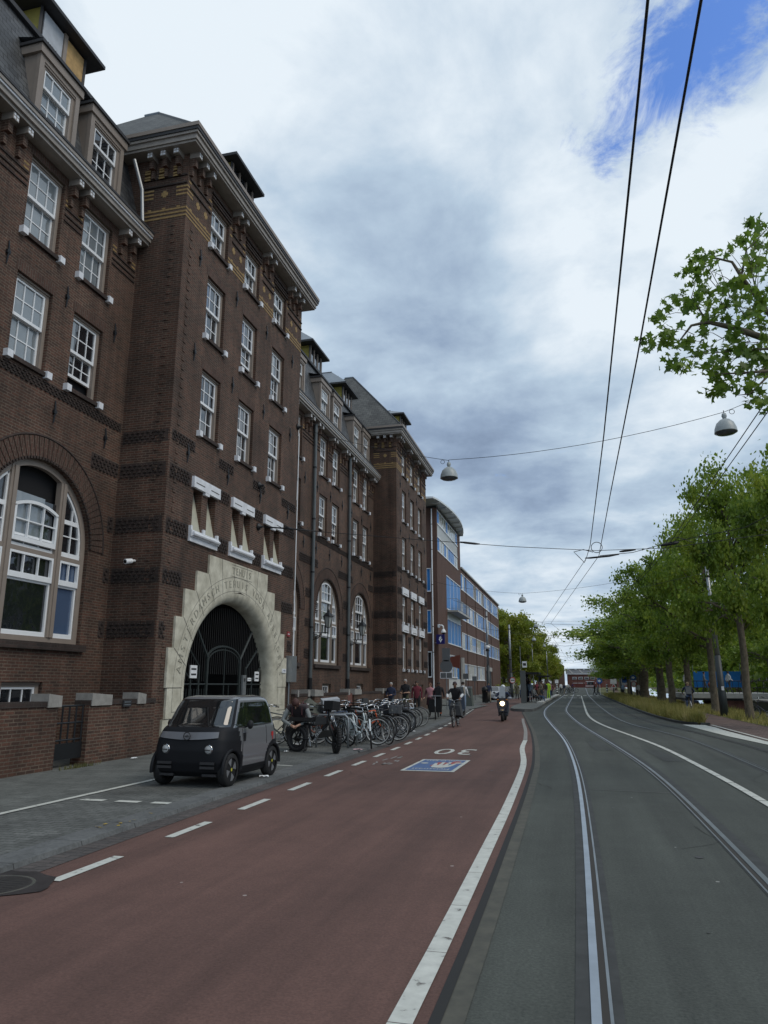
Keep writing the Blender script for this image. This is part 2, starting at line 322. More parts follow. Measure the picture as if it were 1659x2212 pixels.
# ---------------------------------------------------------------- ground
def groundmat(name, c1, c2, grain=60, rough=.9, patch=.2, speck=None):
    m = bpy.data.materials.new(name); m.use_nodes = True; nt = m.node_tree; N = nt.nodes.new; L = nt.links.new; b = nt.nodes['Principled BSDF']; b.inputs['Roughness'].default_value = rough
    tc = N('ShaderNodeTexCoord')
    def nz(s, d=4, r=.6):
        n = N('ShaderNodeTexNoise'); n.inputs['Scale'].default_value = s; n.inputs['Detail'].default_value = d; n.inputs['Roughness'].default_value = r; L(tc.outputs['Object'], n.inputs['Vector']); return n.outputs[0]
    def nzs(sx, sy, s_):
        mp = N('ShaderNodeMapping'); mp.inputs['Scale'].default_value = (sx, sy, 1); L(tc.outputs['Object'], mp.inputs[0]); n = N('ShaderNodeTexNoise'); n.inputs['Scale'].default_value = s_; n.inputs['Detail'].default_value = 6; n.inputs['Roughness'].default_value = .65; L(mp.outputs[0], n.inputs['Vector']); return n.outputs[0]
    a = nz(grain, 4, .7); track = nzs(1.0, .05, 1.6); big = nz(.35, 6, .6); mid = nz(3.0, 6, .7)
    r = N('ShaderNodeValToRGB'); L(a, r.inputs[0]); r.color_ramp.elements[0].position = .3; r.color_ramp.elements[1].position = .7; r.color_ramp.elements[0].color = (*c1, 1); r.color_ramp.elements[1].color = (*c2, 1)
    mr = N('ShaderNodeMapRange'); L(big, mr.inputs[0]); mr.inputs[1].default_value = .3; mr.inputs[2].default_value = .7; mr.inputs[3].default_value = 1-patch; mr.inputs[4].default_value = 1+patch
    mr2 = N('ShaderNodeMapRange'); L(mid, mr2.inputs[0]); mr2.inputs[1].default_value = .3; mr2.inputs[2].default_value = .7; mr2.inputs[3].default_value = .92; mr2.inputs[4].default_value = 1.08
    mm = N('ShaderNodeMath'); mm.operation = 'MULTIPLY'; L(mr.outputs[0], mm.inputs[0]); L(mr2.outputs[0], mm.inputs[1])
    mr3 = N('ShaderNodeMapRange'); L(track, mr3.inputs[0]); mr3.inputs[1].default_value = .35; mr3.inputs[2].default_value = .65; mr3.inputs[3].default_value = .76; mr3.inputs[4].default_value = 1.18
    m3 = N('ShaderNodeMath'); m3.operation = 'MULTIPLY'; L(mm.outputs[0], m3.inputs[0]); L(mr3.outputs[0], m3.inputs[1]); mm = m3
    v = N('ShaderNodeVectorMath'); v.operation = 'SCALE'; L(r.outputs[0], v.inputs[0]); L(mm.outputs[0], v.inputs['Scale'])
    last = v.outputs[0]
    if speck:
        w = N('ShaderNodeTexVoronoi'); w.inputs['Scale'].default_value = 1.3; L(tc.outputs['Object'], w.inputs['Vector'])
        lt = N('ShaderNodeMath'); lt.operation = 'LESS_THAN'; L(w.outputs['Distance'], lt.inputs[0]); lt.inputs[1].default_value = .022
        mx = N('ShaderNodeMixRGB'); L(lt.outputs[0], mx.inputs[0]); L(last, mx.inputs[1]); mx.inputs[2].default_value = (*speck, 1); last = mx.outputs[0]
    L(last, b.inputs['Base Color'])
    bp = N('ShaderNodeBump'); bp.inputs['Strength'].default_value = .35; bp.inputs['Distance'].default_value = .01; L(a, bp.inputs['Height']); L(bp.outputs[0], b.inputs['Normal'])
    MATS[name] = m; return m
M_ASPH = groundmat('asphalt', (.038, .044, .038), (.082, .089, .078), 45, speck=(.3, .3, .28))
M_RED = groundmat('red asphalt', (.090, .047, .038), (.148, .079, .064), 55, speck=(.35, .3, .28))
M_PAVE = brickmat('grey concrete tiles', (.115, .122, .113), (.145, .152, .142), (.07, .074, .069), bw=.3, bh=.3, ms=.007, horiz=True, stain=.14, bump=.3)
M_PAVE2 = brickmat('grey parking bricks', (.105, .11, .104), (.145, .15, .142), (.058, .061, .058), bw=.21, bh=.105, ms=.008, horiz=True, stain=.16, bump=.3)
M_KERB = brickmat('kerb stone', (.135, .14, .14), (.12, .125, .125), (.05, .05, .05), bw=8, bh=1.0, ms=.008, horiz=True, offset=0, stain=.2)
M_GUT = brickmat('gutter bricks', (.10, .085, .08), (.075, .068, .066), (.04, .038, .036), bw=.3, bh=.11, ms=.008, horiz=True, stain=.2)
M_PATH = brickmat('reddish path bricks', (.17, .105, .09), (.125, .085, .075), (.07, .06, .05), bw=.11, bh=.22, ms=.008, horiz=True, stain=.2)
M_PAINT = mat('worn white road paint', (.46, .47, .44), .75, col2=(.62, .63, .58), nscale=9, detail=9)
_e = M_PAINT.node_tree.nodes
_r = [n for n in _e if n.type == 'VALTORGB'][0].color_ramp; _r.elements[0].position = .33; _r.elements[0].color = (.14, .13, .12, 1); _r.elements[1].position = .39; _r.elements[1].color = (.50, .51, .47, 1); _x = _r.elements.new(.7); _x.color = (.62, .63, .58, 1)
M_PAINTF = mat('faded road paint', (.26, .25, .235), .8, noise=.25, nscale=7)
M_EARTH = mat('bare earth', (.10, .085, .055), .95, noise=.3, nscale=2)
M_LAWN = mat('grassy bank', (.075, .085, .03), .95, col2=(.16, .15, .06), nscale=3, detail=8)
def struct(name, mb, smooth=False):
    o = mb.build(name, smooth=smooth); o['kind'] = 'structure'; return o
def ribbon(mb, left, right, z, y0=None, y1=None, step=1.0, uneven=None):
    """sheet between two x(y) polylines"""
    y0 = y0 if y0 is not None else max(left[0][1], right[0][1]); y1 = y1 if y1 is not None else min(left[-1][1], right[-1][1])
    n = max(1, int(math.ceil((y1-y0)/step))); vs = []
    for i in range(n+1):
        y = y0+(y1-y0)*i/n; h = hump(y)
        vs += [(xat(left, y), y, z+h), (xat(right, y), y, z+h)]
    mb.add(vs, [(2*i, 2*i+1, 2*i+3, 2*i+2) for i in range(n)])
def off(poly, d): return [(x+d, y) for x, y in poly]
def const(x): return [(x, -30), (x, 400)]
KERB = catm([(-4.7, -30), (-4.95, 2), (-5.15, 8), (-5.32, 15), (-5.42, 22), (-5.62, 30), (-6.45, 42), (-7.2, 50), (-8.0, 58), (-8.35, 70), (-8.0, 83), (-7.7, 100), (-7.7, 260)])
REDR = catm([(-.72, -30), (-.78, 4), (-.84, 9), (-.92, 13), (-1.05, 17), (-1.55, 25), (-2.3, 34), (-3.2, 44), (-3.55, 48), (-4.2, 52), (-4.65, 58), (-4.75, 75), (-4.7, 112), (-4.6, 260)])
g = MB().mat(M_EARTH)
n = 60; ys = [-60+i*8 for i in range(61)]
ys = [-60, 0, 60, 110]+[118+i*5 for i in range(13)]+[190, 260, 500, 1500, 3000]
def gsheet(mb, x0, x1, z, ys):
    vs = []
    for y in ys: h = hump(y); vs += [(x0, y, z+h), (x1, y, z+h)]
    mb.add(vs, [(2*i, 2*i+1, 2*i+3, 2*i+2) for i in range(len(ys)-1)])
gsheet(g, -1500, 9.6, -.02, ys)
gsheet(g, 14.5, 1500, -.02, ys)
g.quad((9.6, -60, -.02), (9.6, 3000, -.02+1), (9.6, 3000, -3), (9.6, -60, -3))
struct('ground', g)
w = MB().mat(mat('canal water', (.02, .028, .022), .06)); w.quad((9, -60, -1.1), (15, -60, -1.1), (15, 3000, -1.1), (9, 3000, -1.1)); struct('canal_water', w)
a = MB().mat(M_ASPH); ribbon(a, off(REDR, -.4), const(4.9), .0, -20, 33.6); ribbon(a, off(REDR, -.4), const(4.4), .0, 33.6, 240); struct('tram_road', a)
r = MB().mat(M_RED); ribbon(r, off(KERB, .32), REDR, .005, -20, 245, .5); struct('red_cycle_street', r)
gu = MB().mat(M_GUT); ribbon(gu, off(KERB, .10), off(KERB, .42), .009, -20, 240, .5); struct('gutter', gu)
k = MB().mat(M_KERB)
ribbon(k, off(KERB, -.22), off(KERB, .12), .055, -20, 240, .5)
vs = []
nn = 500
for i in range(nn+1):
    y = -20+260*i/nn; h = hump(y); x = xat(KERB, y)+.12; vs += [(x, y, .055+h), (x+.02, y, .0+h)]
k.add(vs, [(2*i, 2*i+1, 2*i+3, 2*i+2) for i in range(nn)]); struct('kerb', k)
p = MB().mat(M_PAVE2); ribbon(p, const(-7.0), off(KERB, -.21), .046, -20, 60, .5); struct('parking_strip', p)
p = MB().mat(M_PAVE); ribbon(p, const(-11.3), const(-6.98), .050, -20, 60, 4); ribbon(p, const(-11.3), off(KERB, -.21), .046, 60, 240, .5); ribbon(p, const(-60), const(-11.29), .045, -20, 240, 40); struct('pavement', p)
# forecourt rising to the far office building
fc = MB().mat(M_PAVE); fc.add([(-9.3, 60.5, .05), (-9.3, 112, .05), (-11.1, 112, .62), (-11.1, 60.5, .5), (-9.6, 57.5, .05), (-14, 57.5, .05), (-14, 60.6, .5)], [(0, 1, 2, 3), (4, 0, 3, 6, 5)]); struct('forecourt', fc)
# red path and verge right
pa = MB().mat(M_PATH); PL = catm([(5.15, 20), (5.2, 27), (5.0, 33.4), (5.4, 38), (5.7, 46), (5.9, 70), (6.0, 240)]); PLn = catm([(5.5, -30), (5.35, 18), (5.15, 27), (5.0, 33.4)])
ribbon(pa, PLn, const(7.0), .02, -20, 33.4); ribbon(pa, PL, const(7.0), .02, 33.4, 240, 1); struct('brick_path', pa)
VL = catm([(4.85, 33.4), (4.3, 34.2), (3.95, 38), (3.75, 43), (3.55, 60), (3.5, 110), (3.6, 240)])
ve = MB().mat(M_LAWN); ribbon(ve, VL, off(PL, .02), .06, 33.7, 235, 1); ribbon(ve, const(6.98), const(9.6), .03, -20, 240, 6); struct('verge', ve)
vk = MB().mat(mat('dark kerb', (.05, .052, .05), .8)); ribbon(vk, off(VL, -.13), VL, .1, 33.5, 235, 1)
vs = []
for i in range(401):
    y = 33.5+201.5*i/400; h = hump(y); x = xat(VL, y)-.13; vs += [(x, y, .1+h), (x, y, -.02+h)]
vk.add(vs, [(2*i, 2*i+1, 2*i+3, 2*i+2) for i in range(400)]); vk.box(4.75, 5.1, 33.3, 33.5, 0, .1); struct('verge_kerb', vk)
# rails
R1 = catm([(0, -30), (-.01, 0), (-.03, 9), (-.15, 15.6), (-.5, 23.2), (-1.2, 32.4), (-1.88, 42), (-2.25, 52), (-2.35, 65), (-2.3, 100), (-2.25, 235)])
R2 = catm([(1.44, -30), (1.43, 0), (1.41, 10), (1.27, 15.6), (.85, 21.8), (.12, 31), (-.42, 39.8), (-.84, 50), (-.9, 65), (-.87, 100), (-.82, 235)])
R3 = catm([(3.5, -30), (3.45, 0), (3.37, 16), (3.2, 23.6), (2.8, 27.8), (2.1, 32.6), (1.72, 39.2), (1.55, 50), (1.42, 70), (1.4, 235)])
R4 = catm([(4.75, -30), (4.7, 10), (4.43, 20.7), (4.1, 25.5), (3.6, 30.3), (3.1, 34), (2.7, 42), (2.52, 56), (2.55, 100), (2.55, 235)])
M_GROOVE = mat('rail groove', (.035, .03, .025), .8); M_SEAL = mat('rail joint sealant', (.040, .042, .041), .8, noise=.3, nscale=6); M_RUSTS = mat('dull rail steel', (.26, .28, .29), .42, metal=.9, noise=.2, nscale=2)
M_CREAS = mat('worn kerb slabs', (.055, .057, .048), .85, col2=(.105, .10, .08), nscale=6, detail=8)
def rail(R, side, shine=M_STEEL, seal=True):
    b = MB()
    if seal: b.mat(M_SEAL); ribbon(b, off(R, -.10), off(R, .14), .004, -20, 234, 1)
    b.mat(shine); ribbon(b, off(R, -.022), off(R, .028), .010, -20, 234, 1)
    g0, g1 = (.028, .068) if side > 0 else (-.068, -.028)
    b.mat(M_GROOVE); ribbon(b, off(R, g0), off(R, g1), .007, -20, 234, 1)
    l0, l1 = (.068, .085) if side > 0 else (-.085, -.068)
    b.mat(M_RUSTS); ribbon(b, off(R, l0), off(R, l1), .009, -20, 234, 1)
    return b
for R, s, sh in ((R1, 1, M_STEEL), (R2, -1, M_RUSTS), (R3, 1, M_RUSTS), (R4, -1, M_SEAL)):
    struct('tram_rail', rail(R, s, sh))
c = MB().mat(M_CREAS); ribbon(c, off(REDR, .02), off(REDR, .15), .006, -20, 47, .5); struct('edge_slabs', c)
c = MB().mat(mat('dark asphalt seam', (.022, .022, .022), .9)); ribbon(c, off(REDR, -.02), off(REDR, .04), .0095, -20, 47, .5); struct('edge_seam', c)
# markings
mk = MB().mat(M_PAINT)
WL = catm([(-.88, -30), (-.93, 4), (-.98, 8), (-1.03, 11), (-1.2, 16.3), (-1.5, 20), (-1.62, 23)])
y = -3.1
while y < 23: ribbon(mk, off(WL, -.062), off(WL, .062), .012, y, min(y+.993, 23)); y += 1.0
WLf = catm([(-1.62, 23), (-1.95, 28), (-2.45, 34), (-2.75, 38)])
mk.mat(M_PAINTF); ribbon(mk, off(WLf, -.06), off(WLf, .06), .012, 23.1, 37.5); mk.mat(M_PAINT)
W2 = catm([(2.5, -30), (2.48, 5), (2.42, 12), (2.32, 15.5), (2.03, 21.3), (1.55, 26), (.97, 31.2), (.62, 36), (.42, 42), (.36, 55), (.32, 118)])
y = -5
while y < 117: ribbon(mk, off(W2, -.06), off(W2, .06), .012, y, y+.965); y += 1.0
DL = catm([(-4.2, -30), (-4.33, 5.8), (-4.42, 11), (-4.55, 16), (-4.68, 20), (-4.88, 24), (-5.25, 30), (-5.92, 39), (-6.6, 46.8), (-7.4, 56), (-7.8, 62)])
y = .2
while y < 60: ribbon(mk, off(DL, -.055), off(DL, .055), .0115, y, y+.93); y += 1.85
tri = [(4.05, 33.5, .012), (4.9, 33.3, .012), (5.02, 31.5, .012), (5.0, 29.9, .012), (5.1, 27, .012), (5.2, 24.3, .012), (5.3, 20, .012), (4.98, 20, .012), (4.92, 22.9, .012), (4.5, 26.6, .012)]
mk.poly(tri); ribbon(mk, off(PLn, .09), off(PLn, .19), .024, 15, 33.3)
# parking bay lines
mk.quad((-7.05, -2, .056), (-6.95, -2, .056), (-6.95, 14.3, .056), (-7.05, 14.3, .056))
for x in (-6.6, -6.05, -5.5): mk.quad((x-.18, 9.36, .053), (x+.18, 9.36, .053), (x+.18, 9.5, .053), (x-.18, 9.5, .053))
mk.quad((-6.2, 14.32, .053), (-5.45, 14.16, .053), (-5.45, 14.24, .053), (-6.2, 14.42, .053))
# zebra stripes at the far crossing
for i in range(9): x = -3.2+i*.95; mk.quad((x, 119, .013+hump(119)), (x+.5, 119, .013+hump(119)), (x+.5, 121.5, .015+hump(121.5)), (x, 121.5, .015+hump(121.5)))
for i in range(4): x = -2.0+i*.65; mk.quad((x, 98.6, .013), (x+.4, 98.6, .013), (x+.4, 99.8, .013), (x, 99.8, .013))
def flat_text(s, size, cx, cy, z, sx=1, sy=1, rot=pi):
    me = text_mesh(s, size, 0.0); add_mesh(mk, me, Matrix.Translation((cx, cy, z)) @ Matrix.Diagonal((sx, sy, 1, 1)) @ Matrix.Rotation(rot, 4, 'Z')); bpy.data.meshes.remove(me)
flat_text('3', 1.55, -2.74, 18.72, .0125, .62, 1.35); flat_text('0', 1.55, -3.28, 18.72, .0125, .66, 1.35)
mk.mat(M_PAINTF)
random.seed(3)
for i in range(11):
    x = -4.35+random.random()*.5; y = 15.2+random.random()*1.7; a_ = random.uniform(.9, 2.2); l = random.uniform(.15, .5)
    dx, dy = cos(a_)*l*.35, sin(a_)*l; mk.quad((x, y, .0122), (x+.05, y-.01, .0122), (x+.05+dx, y+dy, .0122), (x+dx, y+dy+.04, .0122))
struct('road_markings', mk)
# painted cycle street sign
s = MB().mat(M_PAINT); X0, X1, Y0, Y1 = -3.40, -2.36, 14.35, 16.62
s.quad((X0, Y0, .0118), (X1, Y0, .0118), (X1, Y1, .0118), (X0, Y1, .0118))
s.mat(mat('blue road paint', (.075, .14, .30), .7, noise=.15, nscale=6)); s.quad((X0+.07, Y0+.12, .0150), (X1-.07, Y0+.12, .0150), (X1-.07, Y1-.12, .0150), (X0+.07, Y1-.12, .0150))
s.mat(mat('red road paint', (.35, .07, .06), .7)); 
s.poly([(-2.52-.03*0+.10*cos(t*pi/8)-.06, 15.95+.33*sin(t*pi/8), .0175) for t in range(16)])
s.add([(-3.0, 15.2, .0175), (-2.78, 15.35, .0175), (-2.7, 15.95, .0175), (-2.95, 16.0, .0175)], [(0, 1, 2, 3)])
s.mat(M_PAINT)
hand = [(-2.92, 15.0), (-2.75, 14.92), (-2.6, 15.05), (-2.55, 15.3), (-2.52, 15.75), (-2.57, 15.78), (-2.63, 15.4), (-2.66, 15.42), (-2.66, 16.0), (-2.72, 16.02), (-2.74, 15.45), (-2.77, 15.45), (-2.80, 16.0), (-2.86, 16.0), (-2.85, 15.42), (-2.88, 15.42), (-2.93, 15.8), (-2.98, 15.78), (-2.96, 15.3)]
s.poly([(x, y, .0195) for x, y in hand])
for bx, by in ((-2.5, 15.9), (-3.2, 15.75)): s.poly([(bx+.085*cos(t*pi/6), by+.1*sin(t*pi/6), .0195) for t in range(12)])
for txt, cy, sz in (('Fietsstraat', 14.72, .2), ('auto te gast', 16.28, .18)):
    me = text_mesh(txt, sz, 0); add_mesh(s, me, Matrix.Translation((-2.88, cy, .0175)) @ Matrix.Diagonal((.9, 1.7, 1, 1)) @ Matrix.Rotation(pi, 4, 'Z'))
o = struct('painted_street_sign', s)
# manhole / drain and asphalt repair at the near left
d = MB().mat(mat('wet dark patch', (.035, .03, .03), .5, noise=.4, nscale=5)); d.poly([(-4.85+.62*cos(t*pi/12)*(1+.07*sin(5*t)), 5.55+.42*sin(t*pi/12)*(1+.1*sin(3*t)), .0123) for t in range(24)]); struct('road_stain', d)
d = MB().mat(mat('old seam', (.12, .12, .115), .9)); d.quad((.12, 12.6, .005), (1.3, 12.5, .005), (1.3, 12.53, .005), (.12, 12.63, .005)); struct('road_seam', d)
# tram stop island
isl = [(-3.3, 47.2), (-3.9, 47.5), (-4.35, 49.5), (-4.62, 55), (-4.68, 62), (-4.68, 112), (-3.4, 117), (-2.75, 112), (-2.72, 56), (-2.7, 50), (-2.85, 47.8)]
b = MB().mat(M_PAVE); b.poly([(x, y, .16) for x, y in isl][::-1]); b.mat(M_KERB)
for i in range(len(isl)):
    (xa, ya), (xb, yb) = isl[i], isl[(i+1) % len(isl)]; b.quad((xa, ya, .16), (xb, yb, .16), (xb, yb, -.02), (xa, ya, -.02))
b.mat(M_CONC); b.box(-3.25, -2.73, 60.5, 112, .161, .30); struct('tram_platform', b)

# cracks, patches and oil spots in the road surfaces
random.seed(77); ck = MB().mat(mat('crack filler', (.028, .026, .025), .9))
def crack(x, y, a, n, st, w=.006, z=.0104):
    P = [(x, y)]
    for i in range(n): a += random.gauss(0, .35); x += cos(a)*st; y += sin(a)*st; P.append((x, y))
    for (x0, y0), (x1, y1) in zip(P, P[1:]):
        l = sqrt((x1-x0)**2+(y1-y0)**2); nx, ny = -(y1-y0)/l*w, (x1-x0)/l*w; ck.quad((x0-nx, y0-ny, z), (x1-nx, y1-ny, z), (x1+nx, y1+ny, z), (x0+nx, y0+ny, z))
crack(-3.4, 12, 1.5, 16, .2, w=.003)
for (x, y, a, n) in ((.9, 8.4, 1.4, 9), (-.5, 12.5, 1.6, 14), (2.9, 14, 1.6, 16)): crack(x, y, a, n, .17, w=.0035, z=.0052)
struct('road_cracks', ck)
sp = MB().mat(mat('oil stain', (.040, .038, .036), .55, noise=.3, nscale=9))
for i in range(26):
    x, y = random.uniform(-4, 3), random.uniform(4.5, 26); s_ = random.uniform(.01, .05); z = .0107 if x < xat(REDR, y) else .0055
    if abs(x-xat(REDR, y)) < .35 or min(abs(x-xat(q, y)) for q in (R1, R2, R3, WL, W2)) < .3: continue
    sp.poly([(x+s_*cos(t*pi/5)*random.uniform(.6, 1.1), y+1.5*s_*sin(t*pi/5)*random.uniform(.6, 1.1), z) for t in range(10)])
struct('road_stains', sp)
pt_ = MB().mat(groundmat('asphalt repair', (.034, .038, .036), (.07, .077, .072), 45)); pt_.quad((.3, 20.0, .0048), (.75, 20.1, .0048), (.55, 23.2, .0048), (.12, 23.1, .0048)); pt_.quad((1.7, 17.5, .0048), (2.1, 17.5, .0048), (1.9, 20.5, .0048), (1.5, 20.5, .0048)); struct('asphalt_patch', pt_)
mc = MB().mat(mat('cast iron cover', (.045, .042, .04), .5, metal=.3, noise=.3, nscale=12)); mc.lathe([(.001, .0128), (.27, .0128), (.28, .0125)], (-4.72, 5.5, 0), 28); mc.mat(M_CREAS); mc.torus((-4.72, 5.5, .011), .31, .025, 'z', 28, 4, .12)
for i in range(6): mc.mat(M_BLACK); mc.box(-4.95, -4.5, 5.34+i*.06, 5.352+i*.06, .0129, .0135)
struct('manhole_cover', mc)
# ---------------------------------------------------------------- main brick building
class Fr:
    def __init__(s, O, U, N): s.O = Vector((O[0], O[1], 0)); s.U = Vector((U[0], U[1], 0)); s.N = Vector((N[0], N[1], 0))
    def p(s, u, z, d=0): return s.O+s.U*u+s.N*d+Vector((0, 0, z))
    def box(s, mb, u0, u1, z0, z1, d0, d1):
        vs = [s.p(u, z, d) for z in (z0, z1) for (u, d) in ((u0, d0), (u1, d0), (u1, d1), (u0, d1))]
        mb.add(vs, [(0, 3, 2, 1), (4, 5, 6, 7), (0, 1, 5, 4), (1, 2, 6, 5), (2, 3, 7, 6), (3, 0, 4, 7)]); return mb
    def poly(s, mb, pts, d): mb.poly([s.p(u, z, d) for u, z in pts]); return mb
FRONT = lambda X: Fr((X, 0), (0, 1), (1, 0))     # u is world y
SIDE = lambda Y: Fr((0, Y), (1, 0), (0, -1))     # u is world x, faces the camera
def arch_outline(c, hw, zs, hz, n=24):           # from left foot over the top to the right foot
    return [(c-hw*cos(pi*i/n), zs+hz*sin(pi*i/n)) for i in range(n+1)]
def wall(mb, fr, u0, u1, z0, z1, ops, depth=.22, mrev=None):
    """wall sheet with openings: (ua,ub,za,zb) or (ua,ub,za,zb,outline) where outline runs over the top"""
    us = sorted({u0, u1}|{o[0] for o in ops}|{o[1] for o in ops}); zs = sorted({z0, z1}|{o[2] for o in ops}|{o[3] for o in ops})
    us = [u for u in us if u0-1e-6 <= u <= u1+1e-6]; zs = [z for z in zs if z0-1e-6 <= z <= z1+1e-6]
    for i in range(len(us)-1):
        run = None
        for j in range(len(zs)-1):
            cu, cz = (us[i]+us[i+1])/2, (zs[j]+zs[j+1])/2
            hole = any(o[0] < cu < o[1] and o[2] < cz < o[3] for o in ops)
            if not hole and run is None: run = zs[j]
            if hole and run is not None: mb.quad(fr.p(us[i], run), fr.p(us[i+1], run), fr.p(us[i+1], zs[j]), fr.p(us[i], zs[j])); run = None
        if run is not None: mb.quad(fr.p(us[i], run), fr.p(us[i+1], run), fr.p(us[i+1], zs[-1]), fr.p(us[i], zs[-1]))
    for o in ops:
        ua, ub, za, zb = o[:4]
        if len(o) > 4:
            ol = o[4]
            for a, b in zip(ol, ol[1:]): mb.quad(fr.p(a[0], a[1]), fr.p(b[0], b[1]), fr.p(b[0], zb), fr.p(a[0], zb))
            loop = [(ua, za)]+list(ol)+[(ub, za)]
        else: loop = [(ua, za), (ua, zb), (ub, zb), (ub, za)]
        dd = depth
        for a, b in zip(loop, loop[1:]+loop[:1]): mb.quad(fr.p(*a, 0), fr.p(*b, 0), fr.p(*b, -dd), fr.p(*a, -dd))
B0 = Vector((-9.75, 20.2, 0))
BLD = thing('brick_building', 'long dark brick building with white sash windows, slate roofs and a limestone arched entrance', 'building', B0)
FXT, FXW = -9.75, -11.16
T1, T2 = 15.83, 40.66; TW = 8.88
ANCH_WING = [(-1.8, .51), (0, .51), (1.9, .51)]
def bb(name, mb, parent=BLD, smooth=False): return mb.build(name, parent, smooth, rel=B0 if parent is BLD else None)
# --- a sash window part (origin: bottom centre of the opening, on the wall face, looking +x)
def window_meshes(w, h, cols, ru, rl, split=.5, drop=0, curt=None, depth=.22, gl=M_GLASS, gc=M_GLASSC):
    f = Fr((0, 0), (0, 1), (1, 0)); hw = w/2
    fm = MB().mat(M_TAUPE); t = .095
    f.box(fm, -hw, -hw+t, 0, h, -depth, -depth+.12); f.box(fm, hw-t, hw, 0, h, -depth, -depth+.12)
    f.box(fm, -hw+t, hw-t, h-t, h, -depth, -depth+.12); f.box(fm, -hw+t, hw-t, 0, .05, -depth, -depth+.12)
    f.box(fm, -hw+.004, hw-.004, h-.05, h-.003, -depth+.12, -depth+.15)
    sm = MB().mat(M_WHITE); a, b = -hw+t, hw-t; zm = h*(1-split); zt = h-t; zb = .05
    def sash(z0, z1, d, rows, rail_b=.07):
        f.box(sm, a, a+.05, z0, z1, d, d+.05); f.box(sm, b-.05, b, z0, z1, d, d+.05); f.box(sm, a+.05, b-.05, z1-.05, z1, d, d+.05); f.box(sm, a+.05, b-.05, z0, z0+rail_b, d, d+.058)
        for i in range(1, cols): u = a+(b-a)*i/cols; f.box(sm, u-.013, u+.013, z0+rail_b, z1-.05, d+.008, d+.04)
        for j in range(1, rows): z = z0+(z1-z0)*j/rows; f.box(sm, a+.05, b-.05, z-.013, z+.013, d+.01, d+.036)
    d1, d2 = -depth+.05, -depth-.015
    sash(zm, zt, d1, ru); sash(zb+drop, zm+.04+0*drop, d2, rl)
    g = MB(); uc = a+(b-a)*(curt if curt is not None else 0)
    for (z0, z1, d) in ((zm, zt, d1+.02), (zb+drop, zm+.04, d2+.02)):
        if curt: g.mat(gc); g.quad(f.p(a, z0, d), f.p(uc, z0, d), f.p(uc, z1, d), f.p(a, z1, d))
        if not curt or curt < 1: g.mat(gl); g.quad(f.p(uc, z0, d), f.p(b, z0, d), f.p(b, z1, d), f.p(uc, z1, d))
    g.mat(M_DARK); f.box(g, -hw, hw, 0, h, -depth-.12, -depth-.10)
    return fm.mesh('frame'), sm.mesh('sash'), g.mesh('pane')
WCACHE = {}
def put_window(X, yc, z0, w, h, cols=3, ru=2, rl=2, split=.5, drop=0, curt=None, sill=True, parent=BLD, lab=None, gl=M_GLASS, gc=M_GLASSC, relv=None):
    k = (w, h, cols, ru, rl, split, drop, curt, gl.name, gc.name)
    if k not in WCACHE: WCACHE[k] = window_meshes(w, h, cols, ru, rl, split, drop, curt, gl=gl, gc=gc)
    a, b, c = WCACHE[k]
    o = bpy.data.objects.new('window', a); COL.objects.link(o); o.parent = parent; o.location = Vector((X, yc, z0))-(relv if relv is not None else B0)
    for nm, me in (('sash', b), ('pane', c)): s = bpy.data.objects.new(nm, me); COL.objects.link(s); s.parent = o
    if sill:
        if 'sill' not in WCACHE:
            f = Fr((0, 0), (0, 1), (1, 0)); m = MB().mat(M_BRICK_D); f.box(m, -.56, .56, -.10, -.003, -.2, .07); m.mat(M_STONEW)
            f.box(m, -.68, -.52, -.13, .03, 0, .12); f.box(m, .52, .68, -.13, .03, 0, .12); WCACHE['sill'] = m.mesh('sill')
        s = bpy.data.objects.new('sill', WCACHE['sill']); COL.objects.link(s); s.parent = o
        if h > 1.8:
            if 'lint' not in WCACHE: f = Fr((0, 0), (0, 1), (1, 0)); m = MB().mat(M_BRICK_S); f.box(m, -.62, .62, .003, .26, 0, .004); WCACHE['lint'] = m.mesh('lintel')
            s = bpy.data.objects.new('lintel', WCACHE['lint']); COL.objects.link(s); s.parent = o; s.location = (0, 0, h)
    return o
random.seed(11)
